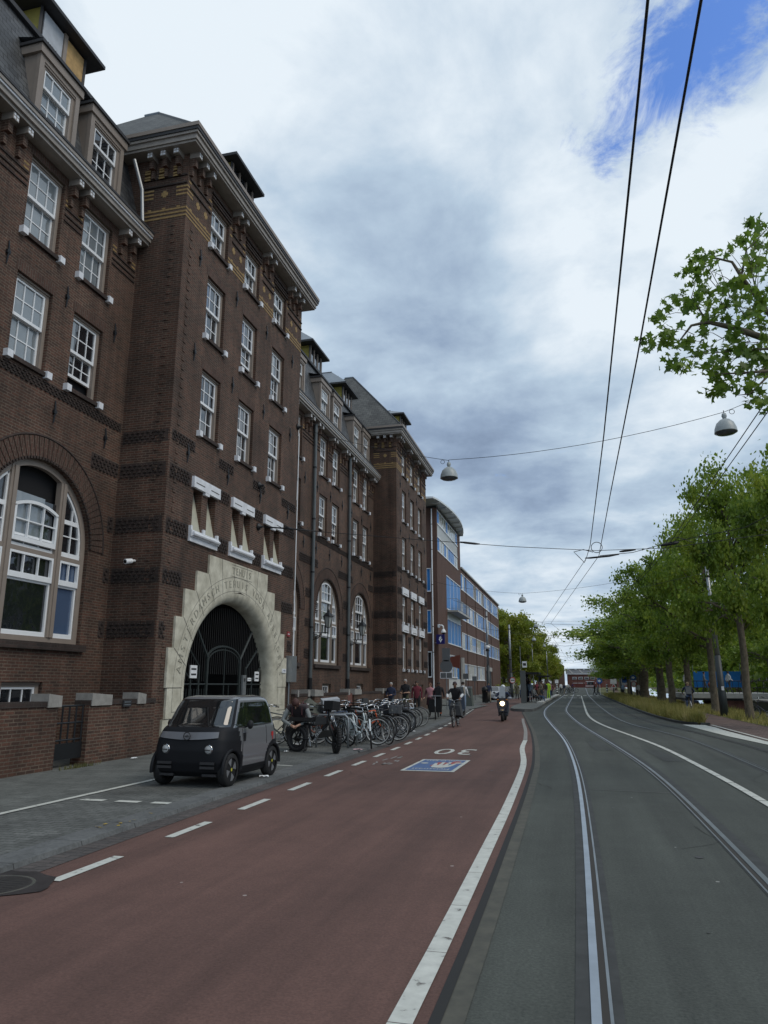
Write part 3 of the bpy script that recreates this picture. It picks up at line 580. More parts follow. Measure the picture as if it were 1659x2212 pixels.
# --- walls
WM = {k: MB().mat(M_BRICK) for k in ('wing1', 'wing2', T1, T2)}
wing1, wing2 = (5.0, T1), (T1+TW, T2)
bays1, bays2 = [7.78, 13.2], [27.25, 32.65, 38.05]
fw = FRONT(FXW); ft = FRONT(FXT)
AR = 1.72
for (u0, u1), bays in ((wing1, bays1), (wing2, bays2)):
    ops = []
    for c in bays:
        for s in (-.935, .935):
            for z0 in (8.38, 11.27): ops.append((c+s-.56, c+s+.56, z0, z0+1.93))
        ops.append((c-AR, c+AR, 2.5, 4.72+AR+.03, arch_outline(c, AR, 4.72, AR)))
        ops.append((c-.58, c+.62, 1.05, 1.66))
    wall(WM['wing1' if len(bays) == 2 else 'wing2'].mat(M_BRICK), fw, u0, u1, 0, 13.75, ops)
def tower(Y, full):
    m = WM[Y].mat(M_BRICK); ops = []
    cs = [Y+1.99, Y+4.34, Y+6.72]
    for c in cs:
        ops.append((c-.56, c+.56, 14.2, 15.6))
        for z0 in (8.38, 11.30): ops.append((c-.56, c+.56, z0, z0+1.92))
        if full:
            for s in (-.40, .40): ops.append((c+s-.24, c+s+.24, 5.62, 6.78))
        else:
            ops.append((c-.56, c+.56, 5.16, 6.78)); ops.append((c-.56, c+.56, 2.48, 4.62))
    if full:
        pc = Y+4.37; n = 40; ol = [(pc-3.09*cos(pi*i/n), 1.55+2.72*sin(pi*i/n)) for i in range(n+1)]
        ops.append((pc-3.09, pc+3.09, 0, 4.30, ol))
    else:
        for c in cs: ops.append((c-.45, c+.45, 1.1, 1.62))
    wall(m, ft, Y, Y+TW, 0, 16.2, ops, depth=.22)
    s = SIDE(Y); s2 = Fr((0, Y+TW), (1, 0), (0, 1))
    m.quad(s.p(FXT, 0), s.p(FXT-3.5, 0), s.p(FXT-3.5, 16.2), s.p(FXT, 16.2)); m.quad(s2.p(FXT, 0), s2.p(FXT-3.5, 0), s2.p(FXT-3.5, 16.2), s2.p(FXT, 16.2))
    if not full: m.quad(s2.p(FXT, 0), s2.p(-24, 0), s2.p(-24, 14), s2.p(FXT, 14))
    # toothed brick pilaster strips beside the corners
    tq = m.mat(M_BRICK)
    for z in np.arange(1.2, 14.0, .26):
        ft.box(tq, Y+.30, Y+.42, z, z+.13, 0, .018); s.box(tq, FXT-.42, FXT-.30, z, z+.13, 0, .018)
    # cornice: gutter, fascia, soffit on three sides
    c = MB().mat(M_WOODW); o = .46
    def ring(mb, o0, o1, z0, z1):
        x0 = FXT+o0; x1 = FXT+o1
        mb.box(x0 if o0 else FXT+.003, x1, Y-o1, Y+TW+o1, z0, z1); mb.box(FXT-3.6, x0 if o0 else FXT+.003, Y-o1, Y-o0 if o0 else Y-.003, z0, z1); mb.box(FXT-3.6, x0 if o0 else FXT+.003, Y+TW+o0, Y+TW+o1, z0, z1)
    ring(c, 0, .40, 16.20, 16.27); ring(c, 0, .44, 16.272, 16.42); ring(c, 0, .49, 16.422, 16.50)
    c.mat(M_DARKTRIM); ring(c, 0, .52, 16.502, 16.60); c.mat(M_TAUPE); ring(c, .40, .54, 16.602, 16.72)
    bb('cornice', c)
    us = [Y+.10, Y+.52, Y+.94, Y+2.82, Y+3.24, Y+5.15, Y+5.6, Y+7.45, Y+7.9, Y+8.35] 
    for u in us: bracket(ft.p(u, 16.198), 0)
    for u in (-.25, -.66, -1.07): bracket(s.p(FXT+u, 16.198), -pi/2)
    # recessed string panels between the brackets
    pn = m.mat(M_BRICK_D)
    for c_ in cs:
        for z in (15.66, 15.76, 15.9): ft.box(pn, c_-.62, c_+.62, z, z+.055, .0, .05)
    for (a, b_) in ((Y, Y+1.35), (Y+2.65, Y+3.7), (Y+5.0, Y+6.1), (Y+7.35, Y+TW)):
        for z in (15.15, 15.42): ft.box(pn, a+.12, b_-.02, z, z+.05, .0, .035)
    for z in (15.25, 15.5): s.box(pn, FXT-1.4, FXT-.02, z, z+.05, .0, .035)
    # yellow brick ornament
    yb = m.mat(M_BRICK_Y)
    def ystripe(fr, a, b_, z, h=.055): fr.box(yb, a, b_, z, z+h, .0, .007)
    gaps = [(Y-.007, Y+1.42), (Y+2.57, Y+3.76), (Y+4.92, Y+6.14), (Y+7.3, Y+TW)]
    for (a, b_) in gaps:
        for z in (14.22, 14.34, 14.46): ystripe(ft, a, b_, z)
        for q in np.arange(a+.2, b_-.05, .42): ystripe(ft, q, q+.1, 14.52, .05)
        mid = (a+b_)/2
        for q in ((mid-.25, mid+.25) if a > Y else (a+.62, a+1.08)):
            ft.box(yb, q-.10, q+.10, 14.87, 14.98, 0, .007); ft.box(yb, q-.05, q+.05, 14.815, 15.035, 0, .0075)
        for z in (15.25, 15.5): ystripe(ft, a+.05, a+.2, z+.06, .05); ystripe(ft, b_-.2, b_-.05, z+.06, .05)
    for z in (14.9, 15.02, 15.14): ystripe(ft, Y-.007, Y+.32, z); ystripe(s, FXT-.34, FXT, z); ystripe(s, FXT-1.41, FXT-1.05, z)
    for z in (14.22, 14.34, 14.46): ystripe(s, FXT-1.41, FXT, z)
    for q in (-1.2, -.75, -.3): ystripe(s, FXT+q, FXT+q+.1, 14.52, .05)
    s.box(yb, FXT-.80, FXT-.60, 14.95, 15.06, 0, .007); s.box(yb, FXT-.75, FXT-.65, 14.9, 15.11, 0, .0075)
    for q in (-1.35, -.9, -.45):
        for z in (15.5, 15.58, 15.7, 15.78): s.box(yb, FXT+q, FXT+q+.18, z, z+.05, 0, .055)
    # pyramid roof
    r = MB().mat(M_SLATE2); ax, ay, az = -14.12, Y+4.44, 22.3
    e = .40; c4 = [(FXT+e, Y-e, 16.71), (FXT+e, Y+TW+e, 16.71), (-19, Y+TW+e, 16.71), (-19, Y-e, 16.71)]; t0, t1 = (ax+.25, ay, az), (ax-.35, ay, az)
    r.poly([c4[0], c4[1], t0]); r.poly([c4[1], c4[2], t1, t0]); r.poly([c4[2], c4[3], t1]); r.poly([c4[3], c4[0], t0, t1])
    r.mat(M_ZINC); r.tube([t0, t1], .07, 6); r.mat(M_DARKTRIM)
    for q in c4[:2]: r.tube([q, t0], .05, 5)
    bb('roof', r)
    turret(-10.35, Y+4.45, 18.0, 18.85, 1.15, .85, zr=19.6, back=4.0)
    # windows
    for i, c_ in enumerate(cs):
        cur = random.choice([.5, .6, None, .55])
        put_window(FXT, c_, 14.2, 1.12, 1.4, 3, 1, 2, .45, curt=random.choice([.5, .55, .45]))
        for z0 in (8.38, 11.30):
            openit = full and i == 1 and z0 > 11
            put_window(FXT, c_, z0, 1.12, 1.92, 3, 2, 2, drop=.32 if openit else 0, curt=random.choice([.6, .5, .3, .42, .75, .95, None]), gc=random.choice([M_GLASSC, M_GLASSC, M_GLASSB]))
        if full:
            # slot windows: white lintel, deep splayed cream sills, moulded white sill
            w = MB().mat(M_STONEW); ft.box(w, c_-.76, c_+.76, 6.78, 7.08, -.05, .09); ft.box(w, c_-.12, c_+.12, 6.70, 6.779, 0, .085)
            w.mat(M_JOINT)
            for sx in (-.42, .42): ft.box(w, c_+sx-.24, c_+sx+.24, 6.90, 6.925, .09, .094)
            so = bb('slot_window', w); w = MB().mat(M_STONEW); ft.box(w, c_-.78, c_+.78, 5.30, 5.42, 0, .06); ft.box(w, c_-.78, c_+.78, 5.422, 5.60, 0, .10)
            w.tube([ft.p(c_-.74, 5.50, .12), ft.p(c_+.74, 5.50, .12)], .055, 8); ft.box(w, c_-.06, c_+.06, 5.60, 5.74, -.02, .05)
            ft.box(w, c_-.78, c_-.70, 5.6, 5.72, 0, .08); ft.box(w, c_+.70, c_+.78, 5.6, 5.72, 0, .08)
            w.build('sill', so, rel=B0)
            w = MB()
            for sx in (-.40, .40):
                a, b_ = c_+sx-.239, c_+sx+.239; w.mat(M_CREAM)
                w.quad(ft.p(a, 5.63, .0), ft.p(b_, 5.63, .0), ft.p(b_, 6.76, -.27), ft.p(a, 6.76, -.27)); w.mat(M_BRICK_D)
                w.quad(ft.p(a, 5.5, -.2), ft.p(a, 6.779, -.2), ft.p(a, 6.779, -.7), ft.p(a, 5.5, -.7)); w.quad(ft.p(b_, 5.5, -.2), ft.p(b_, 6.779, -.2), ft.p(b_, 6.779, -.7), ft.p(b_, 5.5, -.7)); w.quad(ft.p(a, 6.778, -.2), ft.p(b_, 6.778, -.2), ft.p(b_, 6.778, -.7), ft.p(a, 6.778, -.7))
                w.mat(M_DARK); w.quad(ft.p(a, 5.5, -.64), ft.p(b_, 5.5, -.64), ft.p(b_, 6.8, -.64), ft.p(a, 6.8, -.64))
            w.build('splayed_sill', so, rel=B0)
        else:
            w = MB().mat(M_STONEW); ft.box(w, c_-.80, c_+.82, 6.78, 7.22, 0, .08); w.mat(M_JOINT); ft.box(w, c_-.5, c_+.6, 6.86, 6.89, .08, .084); bb('stone_lintel', w); w = MB().mat(M_STONEW); ft.box(w, c_-.80, c_+.82, 4.62, 5.04, 0, .08); w.mat(M_JOINT); ft.box(w, c_-.5, c_+.6, 4.70, 4.73, .08, .084); bb('stone_lintel', w)
            put_window(FXT, c_, 5.16, 1.12, 1.62, 3, 1, 2, .35, curt=random.choice([.3, None])); put_window(FXT, c_, 2.48, 1.12, 2.14, 3, 1, 1, .42, curt=random.choice([.5, None]))
            put_window(FXT, c_, 1.1, .9, .52, 2, 1, 1, .9, sill=False)
    for u in ([Y+.9, Y+3.26, Y+5.6, Y+8.0]):
        for z in (7.36, 10.28, 13.18): anchor(FXT, u, z)
def bracket(p, rz):
    if 'brk' not in WCACHE:
        f = Fr((0, 0), (0, 1), (1, 0)); m = MB().mat(M_WOODW); f.box(m, -.085, .085, -.165, 0, .003, .30); m.mat(M_BRICK); f.box(m, -.065, .065, -.42, -.168, .003, .19); f.box(m, -.05, .05, -.68, -.423, .003, .09); m.mat(M_STONEW)
        for a in (-.04, .04):
            for z in (-.043, -.122): f.box(m, a-.027, a+.027, z-.027, z+.027, .302, .308)
        WCACHE['brk'] = m.mesh('cornice_bracket')
    o = bpy.data.objects.new('cornice_bracket', WCACHE['brk']); COL.objects.link(o); o.parent = BLD; o.location = Vector(p)-B0; o.rotation_euler = (0, 0, rz)
def anchor(X, y, z, h=.53):
    if 'anch' not in WCACHE:
        m = MB().mat(M_IRON); m.tube([(.02, 0, 0), (.05, 0, h/2), (.02, 0, h)], [.014, .02, .014], 6); m.box(.0, .06, -.045, .045, h/2-.04, h/2+.04); WCACHE['anch'] = m.mesh('wall_anchor')
    o = bpy.data.objects.new('wall_anchor', WCACHE['anch']); COL.objects.link(o); o.parent = BLD; o.location = Vector((X, y, z))-B0
def turret(xf, yc, zb, zt, ehw, bhw, zr, back=3.0, boarded=False):
    """small roof turret with a hipped zinc roof: box from the roof, front at xf"""
    m = MB().mat(M_YELLOWP); m.quad((xf, yc-bhw, zb), (xf-back, yc-bhw, zb), (xf-back, yc-bhw, zt), (xf, yc-bhw, zt)); m.quad((xf, yc+bhw, zb), (xf-back, yc+bhw, zb), (xf-back, yc+bhw, zt), (xf, yc+bhw, zt))
    m.mat(M_DARKTRIM); m.quad((xf-.02, yc-bhw, zb), (xf-.02, yc+bhw, zb), (xf-.02, yc+bhw, zt), (xf-.02, yc-bhw, zt))
    for a in (yc-bhw, yc+bhw): m.tube([(xf, a, zb-.1), (xf, a, zt)], .05, 4)
    t = bb('roof_turret', m)
    fz = MB()
    if boarded:
        fz.mat(M_POSTER); fz.box(xf-.01, xf+.02, yc-bhw+.1, yc-.05, zb+.08, zt-.05); fz.mat(M_PLY); fz.box(xf-.01, xf+.02, yc+.12, yc+bhw-.08, zb+.08, zt-.05)
        fz.mat(M_TAUPE); fz.box(xf, xf+.06, yc-.04, yc+.08, zb, zt); fz.mat(M_IRON)
        for i in range(5): fz.tube([(xf+.024, yc-.55+i*.08+.03*cos(j), zb+.25+.05*sin(j*1.3+i)) for j in range(6)], .008, 4)
        fz.build('boarded_opening', t, rel=B0)
    else:
        fz.mat(M_GLASS); fz.quad((xf, yc-bhw+.05, zb+.05), (xf, yc+bhw-.05, zb+.05), (xf, yc+bhw-.05, zt-.03), (xf, yc-bhw+.05, zt-.03)); fz.mat(M_TAUPE)
        for i in range(4): u = yc-bhw+.08+(2*bhw-.16)*i/3; fz.box(xf, xf+.04, u-.03, u+.03, zb, zt)
        fz.build('turret_window', t, rel=B0)
    r = MB().mat(M_ZINC); e = ehw; xe = xf+.32; ridge0, ridge1 = (xf-ehw*.75, yc, zr), (xf-back, yc, zr); zt2 = zt+.12
    r.poly([(xe, yc-e, zt2), (xe, yc+e, zt2), ridge0]); r.poly([(xe, yc-e, zt2), ridge0, ridge1, (xf-back, yc-e, zt2)]); r.poly([(xe, yc+e, zt2), ridge0, ridge1, (xf-back, yc+e, zt2)])
    r.mat(M_DARKTRIM); r.box(xf-back, xe, yc-e, yc+e, zt2-.10, zt2-.003); r.tube([ridge0, ridge1], .04, 5); r.mat(M_ZINC)
    for i in range(1, 4):
        x = xf+.1-back*i/4*.8; r.tube([(x, yc-e, zt2+.01), (x, yc, zr-.02 if x < ridge0[0] else zr-(x-ridge0[0])*.7)], .018, 4)
    r.build('turret_roof', t, rel=B0)
    return t
tower(T1, True); tower(T2, False)
# --- wings: mansard roof, dormers, cornice, arched windows
for (u0, u1), bays in ((wing1, bays1), (wing2, bays2)):
    c = MB().mat(M_WOODW)
    fw.box(c, u0, u1-.003, 13.42, 13.50, .003, .34); fw.box(c, u0, u1-.003, 13.502, 13.62, .003, .40); c.mat(M_STONEW); fw.box(c, u0, u1-.003, 13.622, 13.67, .003, .44); c.mat(M_WOODW); fw.box(c, u0, u1-.003, 13.672, 13.76, .003, .47); c.mat(M_DARKTRIM); fw.box(c, u0, u1-.003, 13.762, 13.82, .2, .49)
    bb('cornice', c)
    for b_ in bays:
        for u in (b_-2.38, b_-1.94, b_-.2, b_+.2, b_+1.83, b_+2.25):
            if u0+.1 < u < u1-.1: bracket(fw.p(u, 13.418), 0)
    pn = WM['wing1' if len(bays) == 2 else 'wing2']; yb = pn
    edges = [u0]+[b_+k for b_ in bays for k in (-1.5, -.375, .375, 1.5)]+[u1]
    for i in range(0, len(edges), 2):
        a, b_ = edges[i], edges[i+1]
        pn.mat(M_BRICK_D)
        for z in (12.45, 12.62, 12.3): fw.box(pn, a+.06, b_-.06, z, z+.04, 0, .03)
        yb.mat(M_BRICK_Y)
        for z in (12.70, 12.82): fw.box(yb, a+.06, min(b_-.06, a+.22), z, z+.05, 0, .006); fw.box(yb, max(a+.06, b_-.22), b_-.06, z, z+.05, 0, .006)
    r = MB().mat(M_SLATE); zb, zt, xb, xt = 13.78, 17.05, FXW+.06, FXW-.80
    r.quad((xb, u0, zb), (xb, u1, zb), (xt, u1, zt), (xt, u0, zt)); r.mat(M_DARKTRIM); r.box(xt-.1, xt+.12, u0, u1, zt-.02, zt+.10); r.mat(M_SLATE2); r.quad((xt, u0, zt+.10), (xt, u1, zt+.10), (xt-4, u1, zt+.5), (xt-4, u0, zt+.5)); r.mat(M_DARKTRIM); r.quad((xt-4, u0, zt+.5), (xt-4, u1, zt+.5), (-22, u1, zt), (-22, u0, zt)); r.quad((-22, u0, 0), (-22, u1, 0), (-22, u1, zt), (-22, u0, zt))
    bb('roof', r)
    for b_ in bays:
        for s_ in (-.935, .935):
            c_ = b_+s_; X = FXW-.02; hw = .70
            if c_ < 6: continue
            d = MB().mat(M_TAUPE); slope = lambda z: xb+(xt-xb)*(z-zb)/(zt-zb)-.02
            for sg in (-1, 1):
                u = c_+sg*hw; u -= sg*.012; d.poly([(X, u, 14.25), (X, u, 15.8), (slope(15.8), u, 15.8), (slope(14.25), u, 14.25)])
            f2 = FRONT(X); f2.box(d, c_-hw, c_-.56, 14.25, 15.8, -.08, .03); f2.box(d, c_+.56, c_+hw, 14.25, 15.8, -.08, .03); f2.box(d, c_-.56, c_+.56, 15.68, 15.8, -.08, .03)
            f2.box(d, c_-.76, c_+.76, 15.802, 16.02, -.5, .08); d.mat(M_DARKTRIM); f2.box(d, c_-.80, c_+.80, 16.022, 16.10, -.6, .13)
            d.mat(M_ZINC); d.quad((X+.13, c_-.8, 16.103), (X+.13, c_+.8, 16.103), (slope(16.3), c_+.8, 16.3), (slope(16.3), c_-.8, 16.3))
            dd = bb('dormer', d)
            k = ('dw', 1.12, 1.4)
            if k not in WCACHE: WCACHE[k] = window_meshes(1.12, 1.42, 3, 1, 2, .42, 0, .0, depth=.14); WCACHE[('dwc',)] = window_meshes(1.12, 1.42, 3, 1, 2, .42, 0, .95, depth=.14)
            w3 = WCACHE[k] if random.random() < .55 else WCACHE[('dwc',)]
            wo = bpy.data.objects.new('dormer_window', w3[0]); COL.objects.link(wo); wo.parent = dd; wo.location = Vector((X, c_, 14.26))-B0
            mm = MB(); sme = w3[1]; mm.mats = [M_WHITE, M_GLASS, M_GLASSC, M_DARK]
            for me in w3[1:]:
                for p_ in me.polygons: mm.cm = mm.mats.index(me.materials[p_.material_index]); mm.add([me.vertices[q].co for q in p_.vertices], [tuple(range(len(p_.vertices)))])
            ws = mm.build('sash', dd); ws.location = Vector((X, c_, 14.26))-B0
    for b_ in bays:
        turret(xt-.10, b_, 17.12, 18.2, 1.28, .85, 19.55, back=3.2, boarded=(b_ == 13.2))
    # arched ground floor windows
    for bi, b_ in enumerate(bays):
        dpt = .22; near = (b_ == 13.2)
        fm = MB().mat(M_TAUPE); D0, D1 = -dpt, -dpt+.12
        ol = arch_outline(b_, AR, 4.72, AR, 32); il = arch_outline(b_, AR-.15, 4.72, AR-.15, 32)
        for (a, b2), (c2, d2) in zip(zip(ol, ol[1:]), zip(il, il[1:])):
            fm.add([fw.p(*a, D1), fw.p(*b2, D1), fw.p(*d2, D1), fw.p(*c2, D1), fw.p(*a, D0), fw.p(*b2, D0), fw.p(*d2, D0), fw.p(*c2, D0)], [(0, 1, 2, 3), (3, 2, 6, 7)])
        fw.box(fm, b_-AR, b_-AR+.15, 2.5, 4.72, D0, D1); fw.box(fm, b_+AR-.15, b_+AR, 2.5, 4.72, D0, D1); fw.box(fm, b_-AR+.15, b_+AR-.15, 2.5, 2.62, D0, D1)
        ztop = 4.72+sqrt((AR-.1)**2-.8**2)
        for s_ in (-.78, .78):
            fw.box(fm, b_+s_-.105, b_+s_+.105, 2.62, ztop, D0, D1+.02); fw.box(fm, b_+s_-.035, b_+s_+.035, 2.62, ztop, D1+.02, D1+.045)
        fw.box(fm, b_-AR+.15, b_-.885, 4.36, 4.46, D0, D1+.01); fw.box(fm, b_-.675, b_+.675, 4.36, 4.46, D0, D1+.01); fw.box(fm, b_+.885, b_+AR-.15, 4.36, 4.46, D0, D1+.01)
        wo = bb('arched_window', fm)
        sm = MB().mat(M_WHITE); q0, q1 = D0+.02, D0+.09
        def frame(a, b2, z0, z1, nv, nh=1, t=.05, tb=.09, dd=0):
            fw.box(sm, a, a+t, z0, z1, q0+dd, q1+dd); fw.box(sm, b2-t, b2, z0, z1, q0+dd, q1+dd); fw.box(sm, a+t, b2-t, z1-t, z1, q0+dd, q1+dd); fw.box(sm, a+t, b2-t, z0, z0+tb, q0+dd, q1+.01+dd)
            for i in range(1, nv): u = a+(b2-a)*i/nv; fw.box(sm, u-.014, u+.014, z0+tb, z1-t, q0+.01+dd, q1-.01+dd)
            for j in range(1, nh): z = z0+tb+(z1-t-z0-tb)*j/nh; fw.box(sm, a+t, b2-t, z-.014, z+.014, q0+.013+dd, q1-.013+dd)
        frame(b_-.675, b_+.675, 2.62, 3.80, 1, tb=.1); frame(b_-.675, b_+.675, 3.80, 4.36, 3, tb=.12, dd=.04)
        for s_ in (-1, 1):
            a, b2 = sorted((b_+s_*.885, b_+s_*(AR-.15))); frame(a, b2, 2.62, 3.80, 1, tb=.1); frame(a, b2, 3.80, 4.36, 2, tb=.12, dd=.04)
            # curved side light: vertical inner stile, sill, arc, glazing bars
            z0 = 4.46; Rr = AR-.15; ui = b_+s_*.885; zi = 4.72+sqrt(Rr**2-.885**2)
            fw.box(sm, min(ui, ui+s_*.05), max(ui, ui+s_*.05), z0, zi-.05, q0, q1); fw.box(sm, min(ui+s_*.05, b_+s_*Rr), max(ui+s_*.05, b_+s_*Rr), z0, z0+.11, q0, q1+.01)
            am = math.acos(.885/Rr); pts = [(b_+s_*Rr*cos(t), 4.72+Rr*sin(t)) for t in np.linspace(0, am, 10)]; pts = [(b_+s_*Rr, z0+.11)]+pts
            pin = [(b_+s_*(Rr-.06)*cos(t), 4.72+(Rr-.06)*sin(t)) for t in np.linspace(0, am*.96, 10)]; pin = [(b_+s_*(Rr-.06), z0+.11)]+pin
            for (p0, p1), (i0, i1) in zip(zip(pts, pts[1:]), zip(pin, pin[1:])): sm.add([fw.p(*p0, q1), fw.p(*p1, q1), fw.p(*i1, q1), fw.p(*i0, q1), fw.p(*i1, q0), fw.p(*i0, q0)], [(0, 1, 2, 3), (3, 2, 4, 5)])
            um = (ui+b_+s_*Rr)/2; fw.box(sm, um-.013, um+.013, z0+.11, 4.72+sqrt(Rr**2-(um-b_)**2)-.03, q0+.01, q1-.01)
            for z, t in ((4.95, .013), (5.28, .05)): fw.box(sm, min(ui+s_*.05, b_+s_*sqrt(Rr**2-(z-4.72)**2)), max(ui+s_*.05, b_+s_*sqrt(Rr**2-(z-4.72)**2)), z-t, z+t, q0+.012, q1-.012+(.01 if t > .03 else 0))
        # central sashes, segment-headed
        Rr = AR-.15
        def segsash(zb_, rise0, dd, drop=0):
            a, b2 = b_-.675, b_+.675
            zs_ = lambda u: 4.72+sqrt(Rr**2-(u-b_)**2)-drop
            n = 12
            for i in range(n):
                ua, ub = a+(b2-a)*i/n, a+(b2-a)*(i+1)/n
                sm.add([fw.p(ua, zs_(ua), q1+dd), fw.p(ub, zs_(ub), q1+dd), fw.p(ub, zs_(ub)-.07, q1+dd), fw.p(ua, zs_(ua)-.07, q1+dd), fw.p(ub, zs_(ub)-.07, q0+dd), fw.p(ua, zs_(ua)-.07, q0+dd), fw.p(ua, zs_(ua), q0+dd), fw.p(ub, zs_(ub), q0+dd)], [(0, 1, 2, 3), (3, 2, 4, 5), (0, 1, 7, 6)])
            fw.box(sm, a, a+.06, zb_, zs_(a)-.04, q0+dd, q1+dd); fw.box(sm, b2-.06, b2, zb_, zs_(b2)-.04, q0+dd, q1+dd); fw.box(sm, a+.06, b2-.06, zb_, zb_+.1, q0+dd, q1+.01+dd)
            for i in (1, 2): u = a+(b2-a)*i/3; fw.box(sm, u-.014, u+.014, zb_+.1, zs_(u)-.06, q0+.01+dd, q1-.01+dd)
            zmid = (zb_+zs_(b_))/2; fw.box(sm, a+.06, b2-.06, zmid-.014, zmid+.014, q0+.012+dd, q1-.012+dd)
            return zs_
        dr = .78 if near else 0
        zs_ = segsash(5.35-dr, 0, .05, dr)
        if not near: frame(b_-.675, b_+.675, 4.46, 5.40, 3, 2, dd=-.02)
        else: frame(b_-.675, b_+.675, 4.462, 4.75, 3, 1, tb=.07, dd=-.02)
        sm.build('sash', wo, rel=B0)
        g = MB(); zt_ = lambda u: 4.72+sqrt(max(0, Rr**2-(u-b_)**2))
        cur = [M_GLASSC, M_GLASS, M_GLASSB][0 if bi == 1 and len(bays) == 3 else 1]
        def gl(mm_, a, b2, z0, z1): g.mat(mm_); g.quad(fw.p(a, z0, D0+.045), fw.p(b2, z0, D0+.045), fw.p(b2, z1, D0+.045), fw.p(a, z1, D0+.045))
        gl(M_GLASS, b_-.675, b_+.675, 2.62, 3.8); gl(M_GLASS, b_-.675, b_+.675, 3.8, 4.36); gl(M_GLASSB if near else M_GLASS, b_+.885, b_+AR-.15, 2.62, 3.8); gl(M_GLASSB, b_+.885, b_+AR-.15, 3.8, 4.36); gl(M_GLASS, b_-AR+.15, b_-.885, 2.62, 4.36)
        if near: gl(M_GLASSC, b_-.675, b_+.3, 4.46, 5.65); gl(M_GLASS, b_+.3, b_+.675, 4.46, 5.6)
        else: 
            gl(cur, b_-.675, b_+.3, 4.46, zt_(.675+b_)-.0); gl(M_GLASS, b_+.3, b_+.675, 4.46, zt_(b_+.675)); g.mat(M_GLASS); g.poly([fw.p(b_+.675*cos(t), zt_(b_+.675)-.005+.19*sin(t), D0+.045) for t in np.linspace(0, pi, 12)])
        for s_ in (-1, 1):
            am = math.acos(.885/Rr); g.mat(M_GLASS); g.poly([fw.p(b_+s_*.885, 4.46, D0+.044), fw.p(b_+s_*Rr, 4.46, D0+.044)]+[fw.p(b_+s_*Rr*cos(t), 4.72+Rr*sin(t), D0+.044) for t in np.linspace(0, am, 10)])
        g.mat(M_DARK); g.poly([fw.p(u, z, D0-.12) for u, z in [(b_-AR, 2.5)]+ol+[(b_+AR, 2.5)]])
        g.build('pane', wo, rel=B0)
        sl_ = MB().mat(M_BRICK_D); fw.box(sl_, b_-AR-.12, b_+AR+.12, 2.34, 2.497, -.2, .10); sl_.build('sill', wo, rel=B0)
        # brick arch ring, slightly proud
        ar = MB().mat(M_BRICK_S); n = 44
        for i in range(n):
            t0, t1 = pi*i/n, pi*(i+1)/n-.012
            P_ = [(b_-(AR+.02)*cos(t0), 4.72+(AR+.02)*sin(t0)), (b_-(AR+.02)*cos(t1), 4.72+(AR+.02)*sin(t1)), (b_-(AR+.50)*cos(t1), 4.72+(AR+.50)*sin(t1)), (b_-(AR+.50)*cos(t0), 4.72+(AR+.50)*sin(t0))]
            ar.prism([fw.p(u, z, .0) for u, z in P_], fw.N, .022)
        ar.mat(M_BRICK_D)
        for i in range(60):
            t0, t1 = pi*i/60, pi*(i+.55)/60; Ra, Rb = AR-.01, AR+.05
            ar.prism([fw.p(u, z, .0) for u, z in [(b_-Ra*cos(t0), 4.72+Ra*sin(t0)), (b_-Ra*cos(t1), 4.72+Ra*sin(t1)), (b_-Rb*cos(t1), 4.72+Rb*sin(t1)), (b_-Rb*cos(t0), 4.72+Rb*sin(t0))]], fw.N, .05)
        ar.tube([fw.p(b_-(AR+.53)*cos(t), 4.72+(AR+.53)*sin(t), .01) for t in np.linspace(0, pi, 40)], .03, 5)
        bb('brick_arch', ar)
        for s_ in (-.935, .935):
            for z0 in (8.38, 11.27):
                opn = (near and s_ > 0 and z0 < 9) or (len(bays) == 3 and bi == 1 and z0 < 9)
                put_window(FXW, b_+s_, z0, 1.12, 1.93, 3, 2, 2, drop=.34 if opn else 0, curt=(.98 if near and s_ < 0 else random.choice([None, .2, .35, .6, .9])))
        put_window(FXW, b_+.02, 1.05, 1.2, .61, 3, 1, 1, .92, sill=False)
        for u in (b_-1.85, b_+.05, b_+1.93):
            if u > u0+.3: anchor(FXW, u, 10.24); anchor(FXW, u, 7.36)
# --- dog-tooth brick bands
bd = None
BANDS = [(8.03, 8.36), (6.76, 7.14), (5.32, 5.72), (4.05, 4.42), (2.72, 3.12)]
def band(fr, u0, u1, z0, z1, out=.035):
    h = (z1-z0)
    fr.box(bd, u0, u1, z0, z1, 0, .003)
    k = 4; rh = h/k*.5
    for r_ in range(k):
        z = z0+h*r_/k+.01; u = u0+.03+(.065 if r_ % 2 else 0)
        while u < u1-.1: fr.box(bd, u, u+.075, z, z+rh, .003, out); u += .15
for Y, full in ((T1, True), (T2, False)):
    bd = WM[Y].mat(M_BRICK_D); s = SIDE(Y); c3 = [Y+1.99, Y+4.34, Y+6.72]
    for i, (z0, z1) in enumerate(BANDS):
        band(s, FXT-1.36, FXT-.05, z0-.35 if i == 0 else z0, z1-.35 if i == 0 else z1)
        if full:
            pc = Y+4.37
            if i == 0: band(ft, Y+.1, Y+1.3, 7.75, 8.05); band(ft, Y+2.7, Y+3.65, 7.75, 8.05); band(ft, Y+5.05, Y+6.0, 7.75, 8.05); band(ft, Y+7.45, Y+TW-.1, 7.75, 8.05)
            elif i in (1, 2):
                for a, b_ in ((Y+.1, Y+1.18), (Y+2.82, Y+3.5), (Y+5.2, Y+5.9), (Y+7.55, Y+TW-.1)): band(ft, a, b_, z0, z1)
            else:
                hwp = 3.3 if i == 3 else 3.92
                band(ft, Y+.1, pc-hwp-.05, z0, z1); band(ft, pc+hwp+.05, Y+TW-.08, z0, z1)
        else:
            for a, b_ in ((Y+.1, Y+1.3), (Y+2.75, Y+3.65), (Y+5.1, Y+6.0), (Y+7.5, Y+TW-.1)): band(ft, a, b_, z0, z1)
